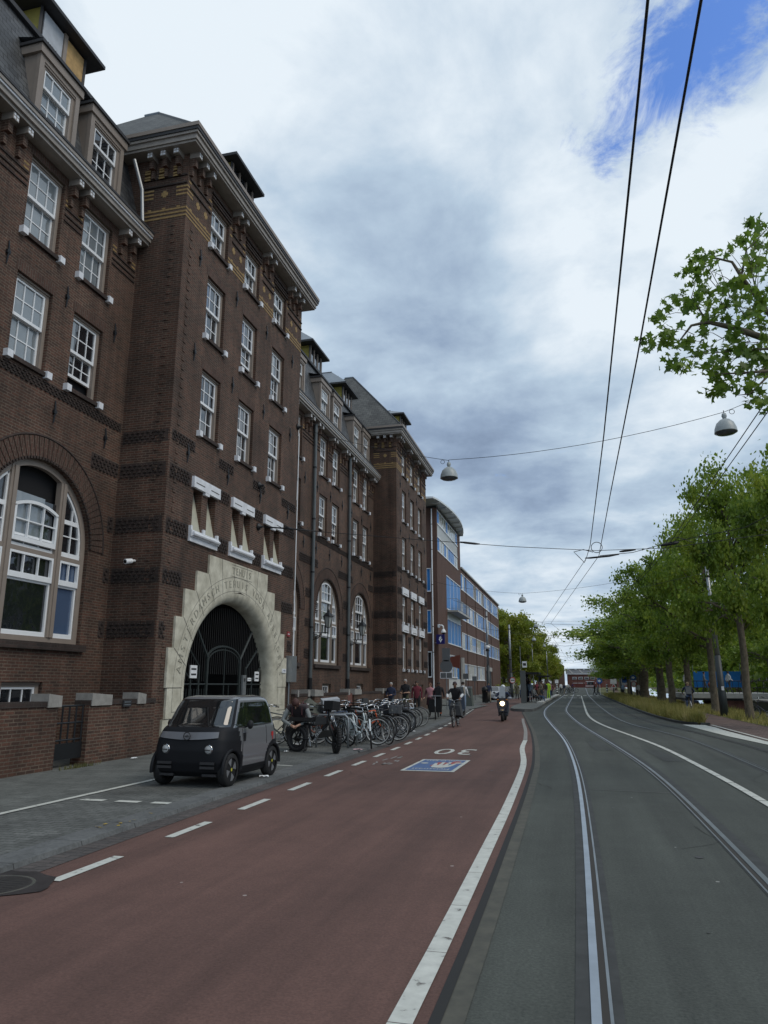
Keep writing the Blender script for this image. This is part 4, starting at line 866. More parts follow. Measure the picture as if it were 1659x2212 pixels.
for (u0, u1), bays in ((wing1, bays1), (wing2, bays2)):
    bd = WM['wing1' if len(bays) == 2 else 'wing2'].mat(M_BRICK_D)
    for z0, z1 in BANDS:
        if z0 > 6.5 and z0 < 7.5: hw_ = 1.45
        elif z0 > 8: continue
        else: hw_ = 2.3
        last = u0+.05
        for b_ in bays: 
            if b_-hw_-.05 > last+.1: band(fw, last, b_-hw_-.05, z0, z1)
            last = b_+hw_+.05
        band(fw, last, u1-.03, z0, z1)
    band(fw, u0+.05, u1-.05, 7.98, 8.22)
for _m in WM.values(): bb('wall', _m)
# --- limestone portal
pc = T1+4.37
st = MB().mat(M_STONE)
def hwz(z): return 2.78 if z <= 1.55 else 2.78*sqrt(max(0, 1-((z-1.55)/2.41)**2))
steps = [(0, .79, 3.92), (.79, 1.53, 3.80), (1.53, 2.5, 3.86), (2.5, 3.29, 3.60), (3.29, 4.03, 3.22), (4.03, 4.58, 2.64), (4.58, 5.12, 2.0)]
r_ = .30
def outer(z): return hwz(z)+r_ if z < 1.55 else (2.78+r_)*sqrt(max(0, 1-((z-1.55)/(2.41+r_))**2))
for (z0, z1, hw) in steps:
    n = max(2, int((z1-z0)/.08)); tint = None
    for j in range(n):
        za, zb_ = z0+(z1-z0)*j/n, z0+(z1-z0)*(j+1)/n; oa, ob = outer(za), outer(zb_)
        for sg in (-1, 1):
            if hw > ob or hw > oa: st.quad(ft.p(pc+sg*oa, za, .06), ft.p(pc+sg*hw, za, .06), ft.p(pc+sg*hw, zb_, .06), ft.p(pc+sg*ob, zb_, .06))
    for sg in (-1, 1): st.quad(ft.p(pc+sg*hw, z0, 0), ft.p(pc+sg*hw, z1, 0), ft.p(pc+sg*hw, z1, .06), ft.p(pc+sg*hw, z0, .06))
for i in range(len(steps)):
    hw = steps[i][2]; hn = steps[i+1][2] if i+1 < len(steps) else 0; z = steps[i][1]
    for sg in (-1, 1):
        a, b_ = sorted((hw, hn)); st.quad(ft.p(pc+sg*a, z, 0), ft.p(pc+sg*b_, z, 0), ft.p(pc+sg*b_, z, .06), ft.p(pc+sg*a, z, .06))
po = bb('stone_portal', st)
ml = MB().mat(M_STONE); path = [(pc-2.78, 0, -1, 0), (pc-2.78, .5, -1, 0), (pc-2.78, 1.1, -1, 0)]+[(pc-2.78*cos(pi*i/48), 1.55+2.41*sin(pi*i/48), 0, 0) for i in range(49)]+[(pc+2.78, 1.1, 1, 0), (pc+2.78, .5, 1, 0), (pc+2.78, 0, 1, 0)]
vs = []; K = 8
for i, (u, z, _, _) in enumerate(path):
    if z <= 1.55+1e-6: nu, nz = (-1 if u < pc else 1), 0
    else: nu, nz = (u-pc)/2.78**2, (z-1.55)/2.41**2; l = sqrt(nu*nu+nz*nz); nu /= l; nz /= l
    for k in range(K+1):
        a = pi/2*k/K; o_ = r_*(1-sin(a)); d = .06-r_*(1-cos(a)); vs.append(ft.p(u+nu*o_, z+nz*o_, d))
    vs.append(ft.p(u, z, -.42))
W_ = K+2; ml.add(vs, [(i*W_+k, i*W_+k+1, (i+1)*W_+k+1, (i+1)*W_+k) for i in range(len(path)-1) for k in range(W_-1)])
ml.build('rounded_moulding', po, True, rel=B0)
jt = MB().mat(M_JOINT)
def jline(p0, p1, w=.019):
    a, b_ = Vector((p0[0], p0[1])), Vector((p1[0], p1[1])); t = (b_-a).normalized(); nrm = Vector((-t.y, t.x))*w/2
    jt.poly([ft.p(pc+q.x, q.y, .063) for q in (a-nrm, b_-nrm, b_+nrm, a+nrm)])
for sg in (-1, 1):
    jline((sg*3.1, .79), (sg*3.92, .79)); jline((sg*3.1, 1.53), (sg*3.86, 1.53)); jline((sg*2.98, 2.08), (sg*3.6, 2.5)); jline((sg*2.70, 2.72), (sg*3.22, 3.29)); jline((sg*2.17, 3.42), (sg*2.64, 4.03)); jline((sg*1.62, 3.86), (sg*2.0, 4.58)); jline((sg*1.12, 4.06), (sg*1.25, 5.12)); jline((sg*.42, 4.24), (sg*.44, 5.12))
for k in (r_+.06, r_+.46):
    pts = [((2.78+k)*cos(t), 1.55+(2.41+k)*sin(t)) for t in np.linspace(.0, pi, 60)]
    for a, b_ in zip(pts, pts[1:]): jline(a, b_, .010)
    for sg in (-1, 1): jline((sg*(2.78+k), .95), (sg*(2.78+k), 1.55), .010)
for sg in (-1, 1): jline((sg*(2.78+r_+.06), .95), (sg*(2.78+r_+.46), .95), .012)
jline((-.62, 5.06), (.8, 5.06), .012); jline((-.62, 4.72), (.8, 4.72), .012)
jt.build('stone_joint', po, rel=B0)
lt = MB().mat(mat('shaded carved letters', (.36, .345, .285), .9))
def letter(ch, u, z, rot, size):
    me = text_mesh(ch, size, .006)
    M = Matrix(((0, 0, 1, FXT+.066), (cos(rot), -sin(rot), 0, pc+u), (sin(rot), cos(rot), 0, z), (0, 0, 0, 1)))
    add_mesh(lt, me, M); bpy.data.meshes.remove(me)
txt = 'AMSTERDAMSCH TEHUIS VOOR ARBEIDERS'
k = r_+.26
A_, B_ = 2.78+k, 2.41+k
ts = np.linspace(0, pi, 400); xs = -A_*np.cos(ts); zs = 1.55+B_*np.sin(ts); L_ = np.concatenate([[0], np.cumsum(np.hypot(np.diff(xs), np.diff(zs)))])
for i, ch in enumerate(txt):
    if ch == ' ': continue
    q = L_[-1]*(.03+.94*(i+.5)/len(txt)); t = np.interp(q, L_, ts); u, z = -A_*cos(t), 1.55+B_*sin(t); rot = atan2(B_*cos(t), A_*sin(t))
    letter(ch, u, z, rot, .30)
for i, ch in enumerate('TEHUIS'): letter(ch, -.5+i*.225, 4.885, 0, .30)
lt.build('carved_inscription', po, rel=B0)
# dark porch and wrought gate
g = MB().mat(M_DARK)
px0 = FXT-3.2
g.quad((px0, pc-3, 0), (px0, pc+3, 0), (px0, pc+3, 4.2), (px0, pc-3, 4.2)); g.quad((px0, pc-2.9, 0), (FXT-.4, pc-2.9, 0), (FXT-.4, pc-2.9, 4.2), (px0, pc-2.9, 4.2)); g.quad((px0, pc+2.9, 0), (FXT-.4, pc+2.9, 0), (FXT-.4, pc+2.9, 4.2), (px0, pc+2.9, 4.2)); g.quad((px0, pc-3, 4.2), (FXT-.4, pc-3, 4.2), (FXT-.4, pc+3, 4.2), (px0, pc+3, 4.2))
g.mat(mat('old oak', (.07, .04, .02), .6, noise=.4, nscale=4)); g.box(px0+.01, px0+.06, pc-.9, pc-.03, .15, 1.5); g.box(px0+.01, px0+.06, pc+.03, pc+.9, .15, 1.5)
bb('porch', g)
gt = MB().mat(M_IRONG); fg = FRONT(FXT-.36)
def bar(pts, r=.022): gt.tube([fg.p(pc+u, z) for u, z in pts], r, 5)
for u in np.arange(-2.7, 2.71, .125):
    zt_ = 1.5+2.35*sqrt(max(0, 1-(u/2.76)**2)); zl = 1.9 if abs(u) < 1.05 else 1.7
    if zt_ > zl: gt.mat(M_BLACK); bar([(u, zl), (u, zt_)], .012); gt.mat(M_IRONG)
for u in (-1.05, 1.05): bar([(u, .1), (u, 2.35)], .05)
for sg in (-1, 1):
    bar([(sg*1.05, 2.35), (sg*1.85, 3.25)], .045); bar([(sg*1.5, .1), (sg*1.5, 2.1), (sg*2.3, 2.7)], .035); bar([(sg*1.95, .1), (sg*1.95, 1.75), (sg*2.6, 2.15)], .035)
    for u in np.arange(1.15, 2.7, .14): bar([(sg*u, .1), (sg*u, 1.5)], .011)
bar([(1.05*cos(t), 2.33+.38*sin(t)) for t in np.linspace(0, pi, 14)], .035); bar([(.98*cos(t), 2.25+.36*sin(t)) for t in np.linspace(0, pi, 14)], .02)
bar([(-2.7, 1.62), (2.7, 1.62)], .022); bar([(0.03, .1), (.03, 2.68)], .02); bar([(.35, .1), (.35, 1.6)], .015)
bb('entrance_gate', gt)
# downpipes
for y, ztop in ((30.15, 13.3), (35.55, 13.3)):
    m = MB().mat(M_PIPE); m.tube([(FXW+.12, y, ztop), (FXW+.12, y, 1.9)], .075, 10); m.mat(M_IRON); m.tube([(FXW+.12, y, 1.9), (FXW+.12, y, 1.1)], .09, 10)
    for z in (4, 6.4, 8.8, 11.2): m.tube([(FXW+.12, y, z), (FXW+.12, y, z+.07)], .09, 10)
    bb('downpipe', m)
m = MB().mat(M_WHITE); m.tube([(FXT+.02, T1+TW+.03, 10.9), (FXT+.02, T1+TW+.03, 2.6)], .018, 6); bb('white_cable', m)
m = MB().mat(M_METAL); m.tube([(FXW-.02, 15.35, 15.9), (FXW+.2, 15.5, 15.0), (FXW+.28, 15.55, 13.85)], .05, 8); bb('downpipe', m)
# ---------------------------------------------------------------- office building with blue windows
OX = -11.0; OB = Vector((OX, 75, .3))
OFF = thing('office_building', 'brown brick office block with blue window bands and a curved roof canopy', 'building', OB)
fo = FRONT(OX); so_ = SIDE(60.5)
def ob(name, mb, parent=OFF, smooth=False): return mb.build(name, parent, smooth, rel=OB if parent is OFF else OB)
FLOORS = [(11.05, 12.75), (8.0, 9.8), (5.05, 6.75)]
BAYY = [73.75, 77.2, 84.5, 92.0, 99.8, 110.2]
m = MB().mat(M_BRICK_P); ops = [(73.8, 110.2, a, b) for a, b in FLOORS]+[(73.8, 92, 2.06, 3.72), (93.3, 99, .5, 3.7)]
wall(m, fo, 73.72, 111, .1, 13.2, ops, depth=.09)
wall(m, fo, 60.5, 73.72, .1, 16.5, [(60.8, 72.0, 12.72, 16.4), (65, 73.4, 8.1, 11.3), (65.3, 73.2, 5.15, 8.0), (65.3, 72.4, .5, 4.3)], depth=.14)
wall(m, so_, -30, OX, 0, 16.5, [(-11.96, -11.56, 9.24, 11.25), (-11.96, -11.56, 5.78, 7.72), (-11.96, -11.54, 2.2, 4.3)], depth=.1)
m.quad((OX, 73.72, 13.2), (-24, 73.72, 13.2), (-24, 73.72, 16.6), (OX, 73.72, 16.6)); m.quad((OX, 111, .1), (-24, 111, .1), (-24, 111, 13.2), (OX, 111, 13.2))
ob('wall', m)
m = MB().mat(M_CONC); m.box(-24, OX+.16, 73.74, 111.2, 13.2, 13.36); m.mat(M_DARKTRIM); m.box(-24, OX+.02, 60.4, 73.7, 16.5, 16.6); ob('flat_roof', m)
# curved canopy
c = MB().mat(M_PANEL); n = 24; yA, yB = 58.2, 74.6
edge = [(OX+.15+.85*sin(pi*i/n)**.7, yA+(yB-yA)*i/n) for i in range(n+1)]
for (xa, ya), (xb, yb) in zip(edge, edge[1:]):
    c.quad((xa, ya, 16.90), (xb, yb, 16.90), (xb, yb, 16.76), (xa, ya, 16.76)); c.quad((xa, ya, 16.76), (xb, yb, 16.76), (-12, yb, 16.62), (-12, ya, 16.62)); c.quad((xa, ya, 16.90), (xb, yb, 16.90), (-12, yb, 16.95), (-12, ya, 16.95))
c.quad((edge[0][0], yA, 16.76), (edge[0][0], yA, 16.90), (-14, yA, 16.95), (-14, yA, 16.62)); c.box(-16, -12, yA, yB, 16.62, 16.95)
c.mat(M_CONC)
for i in range(2, n, 3): x, y = edge[i]; c.box(-11.3, x-.02, y-.05, y+.05, 16.58, 16.76)
ob('canopy', c)
# glazed stair front: two window bands with a band of white fins
g = MB().mat(M_PANEL); fo.box(g, 60.8, 72, 14.05, 15.12, -.12, -.04)
for i in range(27): y = 60.9+i*.42; fo.box(g, y-.02, y+.02, 14.05, 15.12, -.04, .0)
ob('fin_panel', g)
def strip(y0, y1, z0, z1, n, fr=fo, names='window', blue=None, d=.12, trans=False, tp=False, name='window'):
    d = min(d, .075)
    f = MB().mat(M_WHITE); fr.box(f, y0, y1, z0, z0+.09, -d, .05); fr.box(f, y0, y1, z1-.07, z1, -d, .02)
    for i in range(n+1): y = y0+.03+(y1-y0-.06)*i/n; fr.box(f, y-.04, y+.04, z0+.09, z1-.07, -d+.031, -d+.06)
    if trans:
        for i in range(n):
            if random.random() < .35:
                y = y0+(y1-y0)*(i+.5)/n; zt = z0+(z1-z0)*.42
                for j in range(4): yy = y0+(y1-y0)*(i+(j+.5)/4)/n; fr.box(f, yy-.012, yy+.012, z0+.09, zt, -.03, -.012)
                fr.box(f, y0+(y1-y0)*i/n, y0+(y1-y0)*(i+1)/n, zt, zt+.03, -.03, -.012)
    o = ob(name, f); g = MB()
    for i in range(n):
        a, b = y0+(y1-y0)*i/n, y0+(y1-y0)*(i+1)/n; k = random.random(); g.mat(M_GBLUE if k < (blue or .7) else (M_GYEL if k < .9 else M_GLASS)); g.quad(fr.p(a, z0, -d+.03), fr.p(b, z0, -d+.03), fr.p(b, z1, -d+.03), fr.p(a, z1, -d+.03))
    g.build('pane', o, rel=OB); return o
random.seed(21)
strip(60.8, 72, 15.12, 16.38, 10, blue=.3, name='stair_window'); strip(60.8, 72, 12.74, 14.05, 10, blue=.25, name='stair_window')
strip(65, 73.4, 8.2, 11.28, 4, blue=1); strip(65.3, 73.2, 5.17, 7.4, 4, blue=1)
pn = MB().mat(M_PANEL); fo.box(pn, 65.3, 73.2, 7.41, 7.98, -.12, -.02); ob('white_panel', pn)
for fi, (z0, z1) in enumerate(FLOORS):
    for a, b in zip(BAYY, BAYY[1:]):
        strip(a+.08, b-.08, z0, z1, max(2, int((b-a)/.95)), blue=.72 if fi < 2 else .6, trans=(a > 77 and random.random() < .5))
for a, b in zip(BAYY[:3], BAYY[1:4]): strip(a+.08, min(b, 92)-.08, 2.07, 3.7, max(3, int((b-a)/.55)), blue=.12, name='ground_floor_window', trans=True)
for a, z0, z1 in ((-11.96, 9.24, 11.25), (-11.96, 5.78, 7.72), (-11.96, 2.2, 4.3)): strip(a, a+.40, z0, z1, 1, fr=so_, blue=1 if z0 > 3 else .3, name='side_window', d=.1)
p_ = MB().mat(M_BRICK_P)
for y in BAYY[1:-1]: p_ = MB().mat(M_BRICK_P); fo.box(p_, y-.07, y+.07, .3, 13.19, .003, .06); ob('pilaster', p_)
# entrance corner
e = MB().mat(M_PANEL); e.box(OX-.1, OX-.04, 65.3, 72.3, .5, 2.15); e.mat(M_CONC); e.tube([(OX+.05, 72.7, .4), (OX+.05, 72.7, 4.2)], .28, 14); ob('entrance', e)
strip(65.4, 70.2, 2.2, 4.25, 6, blue=.3, name='entrance_window', trans=True)
m = MB().mat(M_GBLUE); fo.box(m, 70.6, 71.6, .6, 3.7, -.1, -.06); ob('entrance_door', m)
m = MB().mat(M_DARK); fo.box(m, 93.4, 98.9, .5, 3.3, -.12, -.08); m.mat(M_METAL)
for y in (94.2, 95.6, 97, 98.4): fo.box(m, y-.12, y+.12, .5, 3.4, -.08, .0)
m.mat(M_CONC); fo.box(m, 93.2, 99, 3.3, 3.8, -.06, .12); ob('garage_opening', m)
m = MB().mat(M_WHITE); m.tube([(-11.42, 60.42, 16.4), (-11.42, 60.42, .3)], .055, 8); m.mat(M_JOINT)
for z in (4.2, 6.3, 9.8, 12.8, 15): m.tube([(-11.42, 60.42, z), (-11.42, 60.42, z+.06)], .065, 8)
ob('downpipe', m)
# balcony
b = MB().mat(M_CONC); b.box(OX+.003, OX+.95, 65.2, 73.3, 7.98, 8.14); bo = ob('balcony', b)
r = MB().mat(M_METAL)
for z in (8.3, 9.15): r.tube([(OX+.02, 65.25, z), (OX+.9, 65.25, z), (OX+.9, 73.25, z), (OX+.02, 73.25, z)], .02, 5)
for i in range(28): y = 65.25+8*i/27; r.tube([(OX+.9, y, 8.14), (OX+.9, y, 9.15)], .011, 4)
r.build('balcony_railing', bo, rel=OB)
b = MB().mat(M_DARKTRIM); b.box(OX, OX+.3, 78.0, 78.3, 0, 0.01) if False else None
# police style sign board, camera dome and a small awning
s = thing('blue_sign', 'square dark blue sign with a white flame and book emblem on the office corner', 'sign', (-10.72, 60.0, 5.25))
m = MB().mat(mat('deep blue sign', (.02, .018, .14), .35)); m.box(-.35, .35, -.05, .05, -.38, .38); m.build('sign_board', s)
m = MB().mat(M_WHITE); m.poly([(x, -.056, z) for x, z in [(-.17, .02), (0, -.28), (.17, .02), (.06, .04), (.0, -.12), (-.03, .02)]]); m.poly([(x, -.058, z) for x, z in [(-.1, .0), (-.13, .12), (.06, .3), (0, .12), (.1, .2), (.04, .04)]]); m.build('emblem', s)
m = MB().mat(M_METAL); m.box(-.5, -.35, -.02, .02, -.3, -.25); m.build('bracket', s)
s = thing('dome_camera', 'white dome camera on an elbow arm above the blue sign', 'camera', (-10.95, 60.4, 6.35))
m = MB().mat(M_WHITE); m.box(-.05, .12, -.12, .02, -.12, .14); m.tube([(.1, -.1, .05), (.3, -.15, .06), (.42, -.15, -.05), (.44, -.15, -.2)], .06, 8); m.build('arm', s)
m = MB().mat(M_WHITE); m.lathe([(.02, .15), (.12, .05), (.2, -.12), (.2, -.2)], (.44, -.15, -.35), 14); m.mat(M_BLACKP); m.ball((.44, -.15, -.56), .15); m.build('dome', s)

# ---------------------------------------------------------------- low garden walls with gates
def garden_wall(name, label, segs, gates, base=0.05):
    y0 = segs[0][0]; P0 = Vector((-9.7, y0, base)); t = thing(name, label, 'wall', P0)
    m = MB().mat(M_BRICK)
    for a, b in segs:
        m.box(-9.95, -9.62, a, b, 0, 1.2); m.mat(M_BRICK_D); m.box(-9.97, -9.60, a, b, 1.202, 1.30); m.mat(M_BRICK)
    m.build('brickwork', t, rel=P0)
    for y, w in gates:
        s = MB().mat(M_STONEG); s.box(-9.98, -9.59, y-w, y, 1.19, 1.42) if False else None
        n = 6; s.add([(x, y+w*(.0 if k == 0 else 1), z) for x in (-9.98, -9.58) for k, z in ((0, 1.19), (1, 1.19), (1, 1.40), (0, 1.44))], [(0, 1, 2, 3), (7, 6, 5, 4), (0, 4, 5, 1), (1, 5, 6, 2), (2, 6, 7, 3), (3, 7, 4, 0)]); s.build('capstone', t, rel=P0)
    return t
garden_wall('garden_wall', 'low brown brick garden wall with grey capstones left of the stone arch', [(5, 12.42), (13.35, 15.8)], [(12.08, .38), (13.38, .68), (15.02, .33)])
garden_wall('garden_wall', 'low brick wall with capstones behind the parked bicycles', [(24.75, 26.1), (26.8, 31.0), (31.95, 37.2), (37.9, 40.6)], [(24.95, .12), (26.0, .22), (26.7, 1.0), (31.0, .2), (31.9, 1.1), (36.8, .3), (37.9, 1.2)])
def iron_gate(y0, y1, label):
    P0 = Vector((-9.72, y0, .2)); t = thing('iron_gate', label, 'gate', P0); m = MB().mat(M_IRON)
    f = FRONT(-9.72)
    for u in np.linspace(y0+.03, y1-.03, 5): m.tube([f.p(u, .2), f.p(u, 1.2)], .018, 6)
    for z in (1.2, .88, .56): m.tube([f.p(y0, z), f.p(y1, z)], .02, 6)
    m.build('bars', t, rel=P0); m = MB().mat(M_IRON); m.box(-9.74, -9.70, y0, y1, .2, .5); m.build('kick_plate', t, rel=P0)
iron_gate(12.45, 13.33, 'black iron garden gate with a solid foot in the near brick wall'); iron_gate(26.12, 26.78, 'narrow black iron gate in the wall behind the bicycles')
m = MB().mat(M_BRICK_F); m.box(-9.9, -9.7, 31.0, 31.94, .12, 1.25); tag(m.build('wooden_door'), 'plain brown door in the low wall beneath the second street lantern', 'door')
# dark wall signs, plate, boxes
def plate(name, label, cat, X, y0, y1, z0, z1, m1, m2=None, lines=0, d=.03, txt=None):
    P0 = Vector((X, (y0+y1)/2, (z0+z1)/2)); t = thing(name, label, cat, P0); f = FRONT(0); w, h = (y1-y0)/2, (z1-z0)/2
    m = MB().mat(m1); f.box(m, -w, w, -h, h, 0, d); m.build('board', t)
    if m2:
        m = MB().mat(m2)
        if txt:
            for i, s in enumerate(txt):
                me = text_mesh(s, h*1.1/len(txt)*1.0, .001); M = Matrix(((0, 0, 1, d+.002), (1, 0, 0, 0), (0, 1, 0, h*(1-2*(i+.5)/len(txt))), (0, 0, 0, 1))); add_mesh(m, me, M)
        for i in range(lines): z = h*(1-2*(i+.7)/(lines+.4)); f.box(m, -w*.75, w*.75, z-h*.14, z+h*.14, d, d+.003)
        m.build('lettering', t)
    return t
plate('name_plate', 'small dark plate with two pale lines on the near garden wall', 'plate', -9.60, 14.46, 14.76, 1.14, 1.28, M_DARKTRIM, M_ZINC, 2)
plate('notice_sheet', 'white notice sheet on the left side of the arched gate', 'notice', -10.07, 18.12, 18.48, 1.78, 2.12, M_WHITE, M_DARKTRIM, 2)
plate('notice_sheet', 'white notice sheet on the right side of the arched gate', 'notice', -10.07, 22.28, 22.58, 1.72, 2.02, M_WHITE, M_DARKTRIM, 2)
plate('small_notice', 'tiny white label beside the right gate notice', 'notice', -10.07, 21.75, 22.0, 1.72, 1.82, M_WHITE, M_DARKTRIM, 1)
plate('house_number', 'small blue and white number plate on the right stone pier', 'sign', FXT+.06, 23.65, 23.98, 2.0, 2.14, M_WHITE, mat('enamel blue', (.03, .05, .2), .4), txt=['59-82'])
plate('red_plate', 'small red plate on the bricks above the grey cabinet', 'sign', FXT+.0, 24.15, 24.38, 3.25, 3.42, mat('red enamel', (.30, .03, .035), .5), M_STONEW, 1)
t = thing('intercom_panel', 'grey intercom panel beside the right gate post', 'intercom', (-10.07, 21.45, 1.6)); f = FRONT(0); m = MB().mat(M_METAL); f.box(m, -.12, .12, -.45, .3, 0, .06); m.build('case', t); m = MB().mat(M_DARKTRIM); f.box(m, -.05, .05, .1, .2, .06, .065); m.build('screen', t)
t = thing('electric_cabinet', 'grey wall cabinet with a pipe below it right of the arch', 'cabinet', (FXT, 24.33, 1.7)); m = MB().mat(M_METAL); f.box(m, -.2, .24, 0, .88, 0, .24); m.build('case', t)
m = MB().mat(M_METAL); m.tube([(.06, .0, 0), (.06, .0, -1.55)], .03, 8); m.build('pipe', t)
t = thing('bullet_camera', 'white bullet camera on the brick side wall left of the arch', 'camera', (-10.48, T1, 4.6)); m = MB().mat(M_WHITE); m.tube([(0, 0, 0), (.0, -.12, -.02)], .03, 8); m.tube([(-.02, -.1, -.02), (-.08, -.28, -.06)], [.06, .065], 12); m.mat(M_BLACKP); m.tube([(-.08, -.281, -.06), (-.083, -.29, -.063)], .045, 12); m.build('housing', t)
# ornate wall lanterns
def lantern(y, label):
    t = thing('wall_lantern', label, 'lantern', (FXW, y, 3.7), group='old wall lanterns'); m = MB().mat(M_IRON)
    m.box(0, .04, -.05, .05, -.25, .25); m.tube([(0, 0, .12), (.72, 0, .12)], .022, 6); m.tube([(0, 0, -.18), (.25, 0, -.12), (.45, 0, .1)], .018, 6); m.torus((.16, 0, -.02), .09, .014, 'y', 14, 5); m.torus((.38, 0, .02), .06, .012, 'y', 12, 5); m.tube([(.72, 0, -.15), (.72, 0, .35)], .02, 6); m.build('bracket', t)
    m = MB().mat(M_IRON); z = .35
    for k in range(6):
        a, b = 2*pi*k/6, 2*pi*(k+1)/6; m.tube([(.72+.10*cos(a), .10*sin(a), z), (.72+.21*cos(a), .21*sin(a), z+.48)], .012, 4); m.tube([(.72+.21*cos(a), .21*sin(a), z+.48), (.72+.21*cos(b), .21*sin(b), z+.48)], .016, 4); m.tube([(.72+.10*cos(a), .10*sin(a), z), (.72+.10*cos(b), .10*sin(b), z)], .014, 4)
    m.lathe([(.25, .46), (.22, .52), (.10, .64), (.06, .66), (.06, .72), (.01, .85)], (.72, 0, z), 6); m.build('lamp_frame', t)
    m = MB().mat(mat('frosted lantern glass', (.40, .42, .40), .3)); m.lathe([(.09, .01), (.195, .47)], (.72, 0, z), 6); m.build('lamp_glass', t)
lantern(30.6, 'black lantern on a scrolled bracket by the first downpipe beyond the arch'); lantern(35.95, 'black lantern on a scrolled bracket by the second downpipe, farther along')
# ---------------------------------------------------------------- microcar
def build_car():
    C = thing('microcar', 'small boxy grey and black electric car parked by the stone arch', 'car', (-5.97, 11.92, .05), radians(-1.5)); C.scale = (.935, .90, .92)
    # local frame: front = -y. rings of constant height
    front = [(.17, -1.02), (.25, -1.13), (.40, -1.185), (.60, -1.20), (.78, -1.17), (.92, -1.10), (.965, -1.06), (1.0, -.99), (1.30, -.76), (1.42, -.64), (1.47, -.52), (1.50, -.36)]
    rear = [(.17, 1.06), (.25, 1.16), (.45, 1.21), (.80, 1.20), (1.0, 1.15), (1.25, 1.05), (1.38, .98), (1.45, .86), (1.50, .60)]
    wid = [(.17, .62), (.25, .675), (.45, .70), (.75, .70), (.92, .68), (1.0, .655), (1.3, .60), (1.42, .57), (1.47, .53), (1.50, .40)]
    ip = lambda t, z: float(np.interp(z, [a[0] for a in t], [a[1] for a in t]))
    zs = list(np.linspace(.17, 1.40, 62))+[1.42, 1.44, 1.46, 1.475, 1.488, 1.496, 1.50]; N = 200; vs = []
    def pt(z, a, o=0):
        yf, yr, w = ip(front, z), ip(rear, z), ip(wid, z); n = 8.0-2.5*min(1, max(0, (z-.5)/.5))
        ca, sa = cos(a), sin(a); r = (abs(ca)**n+abs(sa)**n)**(-1/n)
        x, y = r*ca*(w+o), r*sa*((yr-yf)/2+o); return Vector((x, (yf+yr)/2+y, z))
    for z in zs:
        for k in range(N): vs.append(pt(z, 2*pi*k/N))
    M_CARG = mat('car grey paint', (.155, .162, .175), .33, coat=.7); M_CARB = mat('car black plastic', (.010, .011, .014), .6, spec=.25); M_ROOF = mat('car dark roof', (.05, .053, .06), .3, coat=.5)
    M_CGL = glassmat('car glass', (.008, .010, .012), wavy=False); mats = [M_CARB, M_CARG, M_CGL, M_ROOF, M_BLACK]
    fs, ms = [], []; wc = [(-.83, .275), (.86, .275)]
    def classify(p):
        x, y, z = p; yf, yr, w = ip(front, z), ip(rear, z), ip(wid, z)
        side = abs(x) > w*.965 and yf+.10 < y < yr-.1
        if side:
            for (cy, cz) in wc:
                d = sqrt((y-cy)**2+(z-cz)**2)
                if d < .315: return -1
                if d < .40: return 0
            if z > 1.41: return 3 if z > 1.43 else 1
            if z > .955+.05*(y+.6)*.3 and z < 1.385: return 2 if -.74+(z-.95)*.8 < y < .97-(z-.95)*.25 else 1 if y > 0 else 1
            if z < .30: return 0
            if y < -.56+(.0 if z < .7 else -.28*(z-.7)): return 0
            if y > .96: return 1 if z > .55 else 0
            return 1
        if y < (yf+yr)/2-.2 and z > .985 and z < 1.43 and abs(x) < w*.92: return 2
        if z > 1.43: return 2 if (abs(x) < .36 and -.30 < y < .65 and z > 1.485) else 1
        if z > .985 and y < 0: return 0
        if z > 1.0 and y > .5 and z < 1.36 and abs(x) < w*.9: return 2
        return 0 if (z < .96 or y < 0) else 1
    for i in range(len(zs)-1):
        for k in range(N):
            f = (i*N+k, i*N+(k+1) % N, (i+1)*N+(k+1) % N, (i+1)*N+k); c = sum((vs[q] for q in f), Vector())/4; m_ = classify(c)
            if m_ >= 0: fs.append(f); ms.append(m_)
    top = len(vs); vs.append(Vector((0, .12, 1.502)))
    for k in range(N): fs.append(((len(zs)-1)*N+k, (len(zs)-1)*N+(k+1) % N, top)); ms.append(2 if abs(vs[(len(zs)-1)*N+k].x) < .42 else 1)
    mb = MB(); mb.mats = mats; mb.v = [tuple(v) for v in vs]; mb.f = fs; mb.m = ms; mb.build('body', C, True)
    u = MB().mat(M_BLACK); u.box(-.5, .5, -1.0, 1.0, .16, .5); u.box(-.60, .60, -.5, .48, .15, .6)
    u.build('underbody', C)
    for cy, cz in wc:
        for sx in (-1, 1):
            X = sx*.60
            fl = MB().mat(M_CARB); xo = sx*.685
            fl.torus((xo-sx*.02, cy, cz), .325, .035, 'x', 26, 8, .9, -.15, pi+.15); fl.build('wheel_arch', C, True)
            w = MB().mat(M_BLACK); w.lathe([(.19, -.075), (.262, -.07), (.275, -.045), (.275, .045), (.262, .07), (.19, .075)], (X, cy, cz), 28, 'x'); wo = w.build('wheel', C, True)
            r = MB().mat(M_BLACKP); r.lathe([(.001, .055*sx), (.205, .055*sx), (.205, .0), (.001, .0)], (X, cy, cz), 28, 'x'); r.mat(M_METAL)
            for k in range(4):
                a = pi/2*k+.35; pts = []
                for (rr, da) in ((.05, 0), (.185, -.42), (.195, 0), (.185, .42)): pts.append((X+sx*.062, cy+rr*cos(a+da), cz+rr*sin(a+da)))
                r.poly(pts)
            r.mat(mat('yellow hub', (.45, .42, .05), .5)); r.lathe([(.03, .07*sx), (.001, .072*sx)], (X, cy, cz), 10, 'x'); r.build('rim', wo)
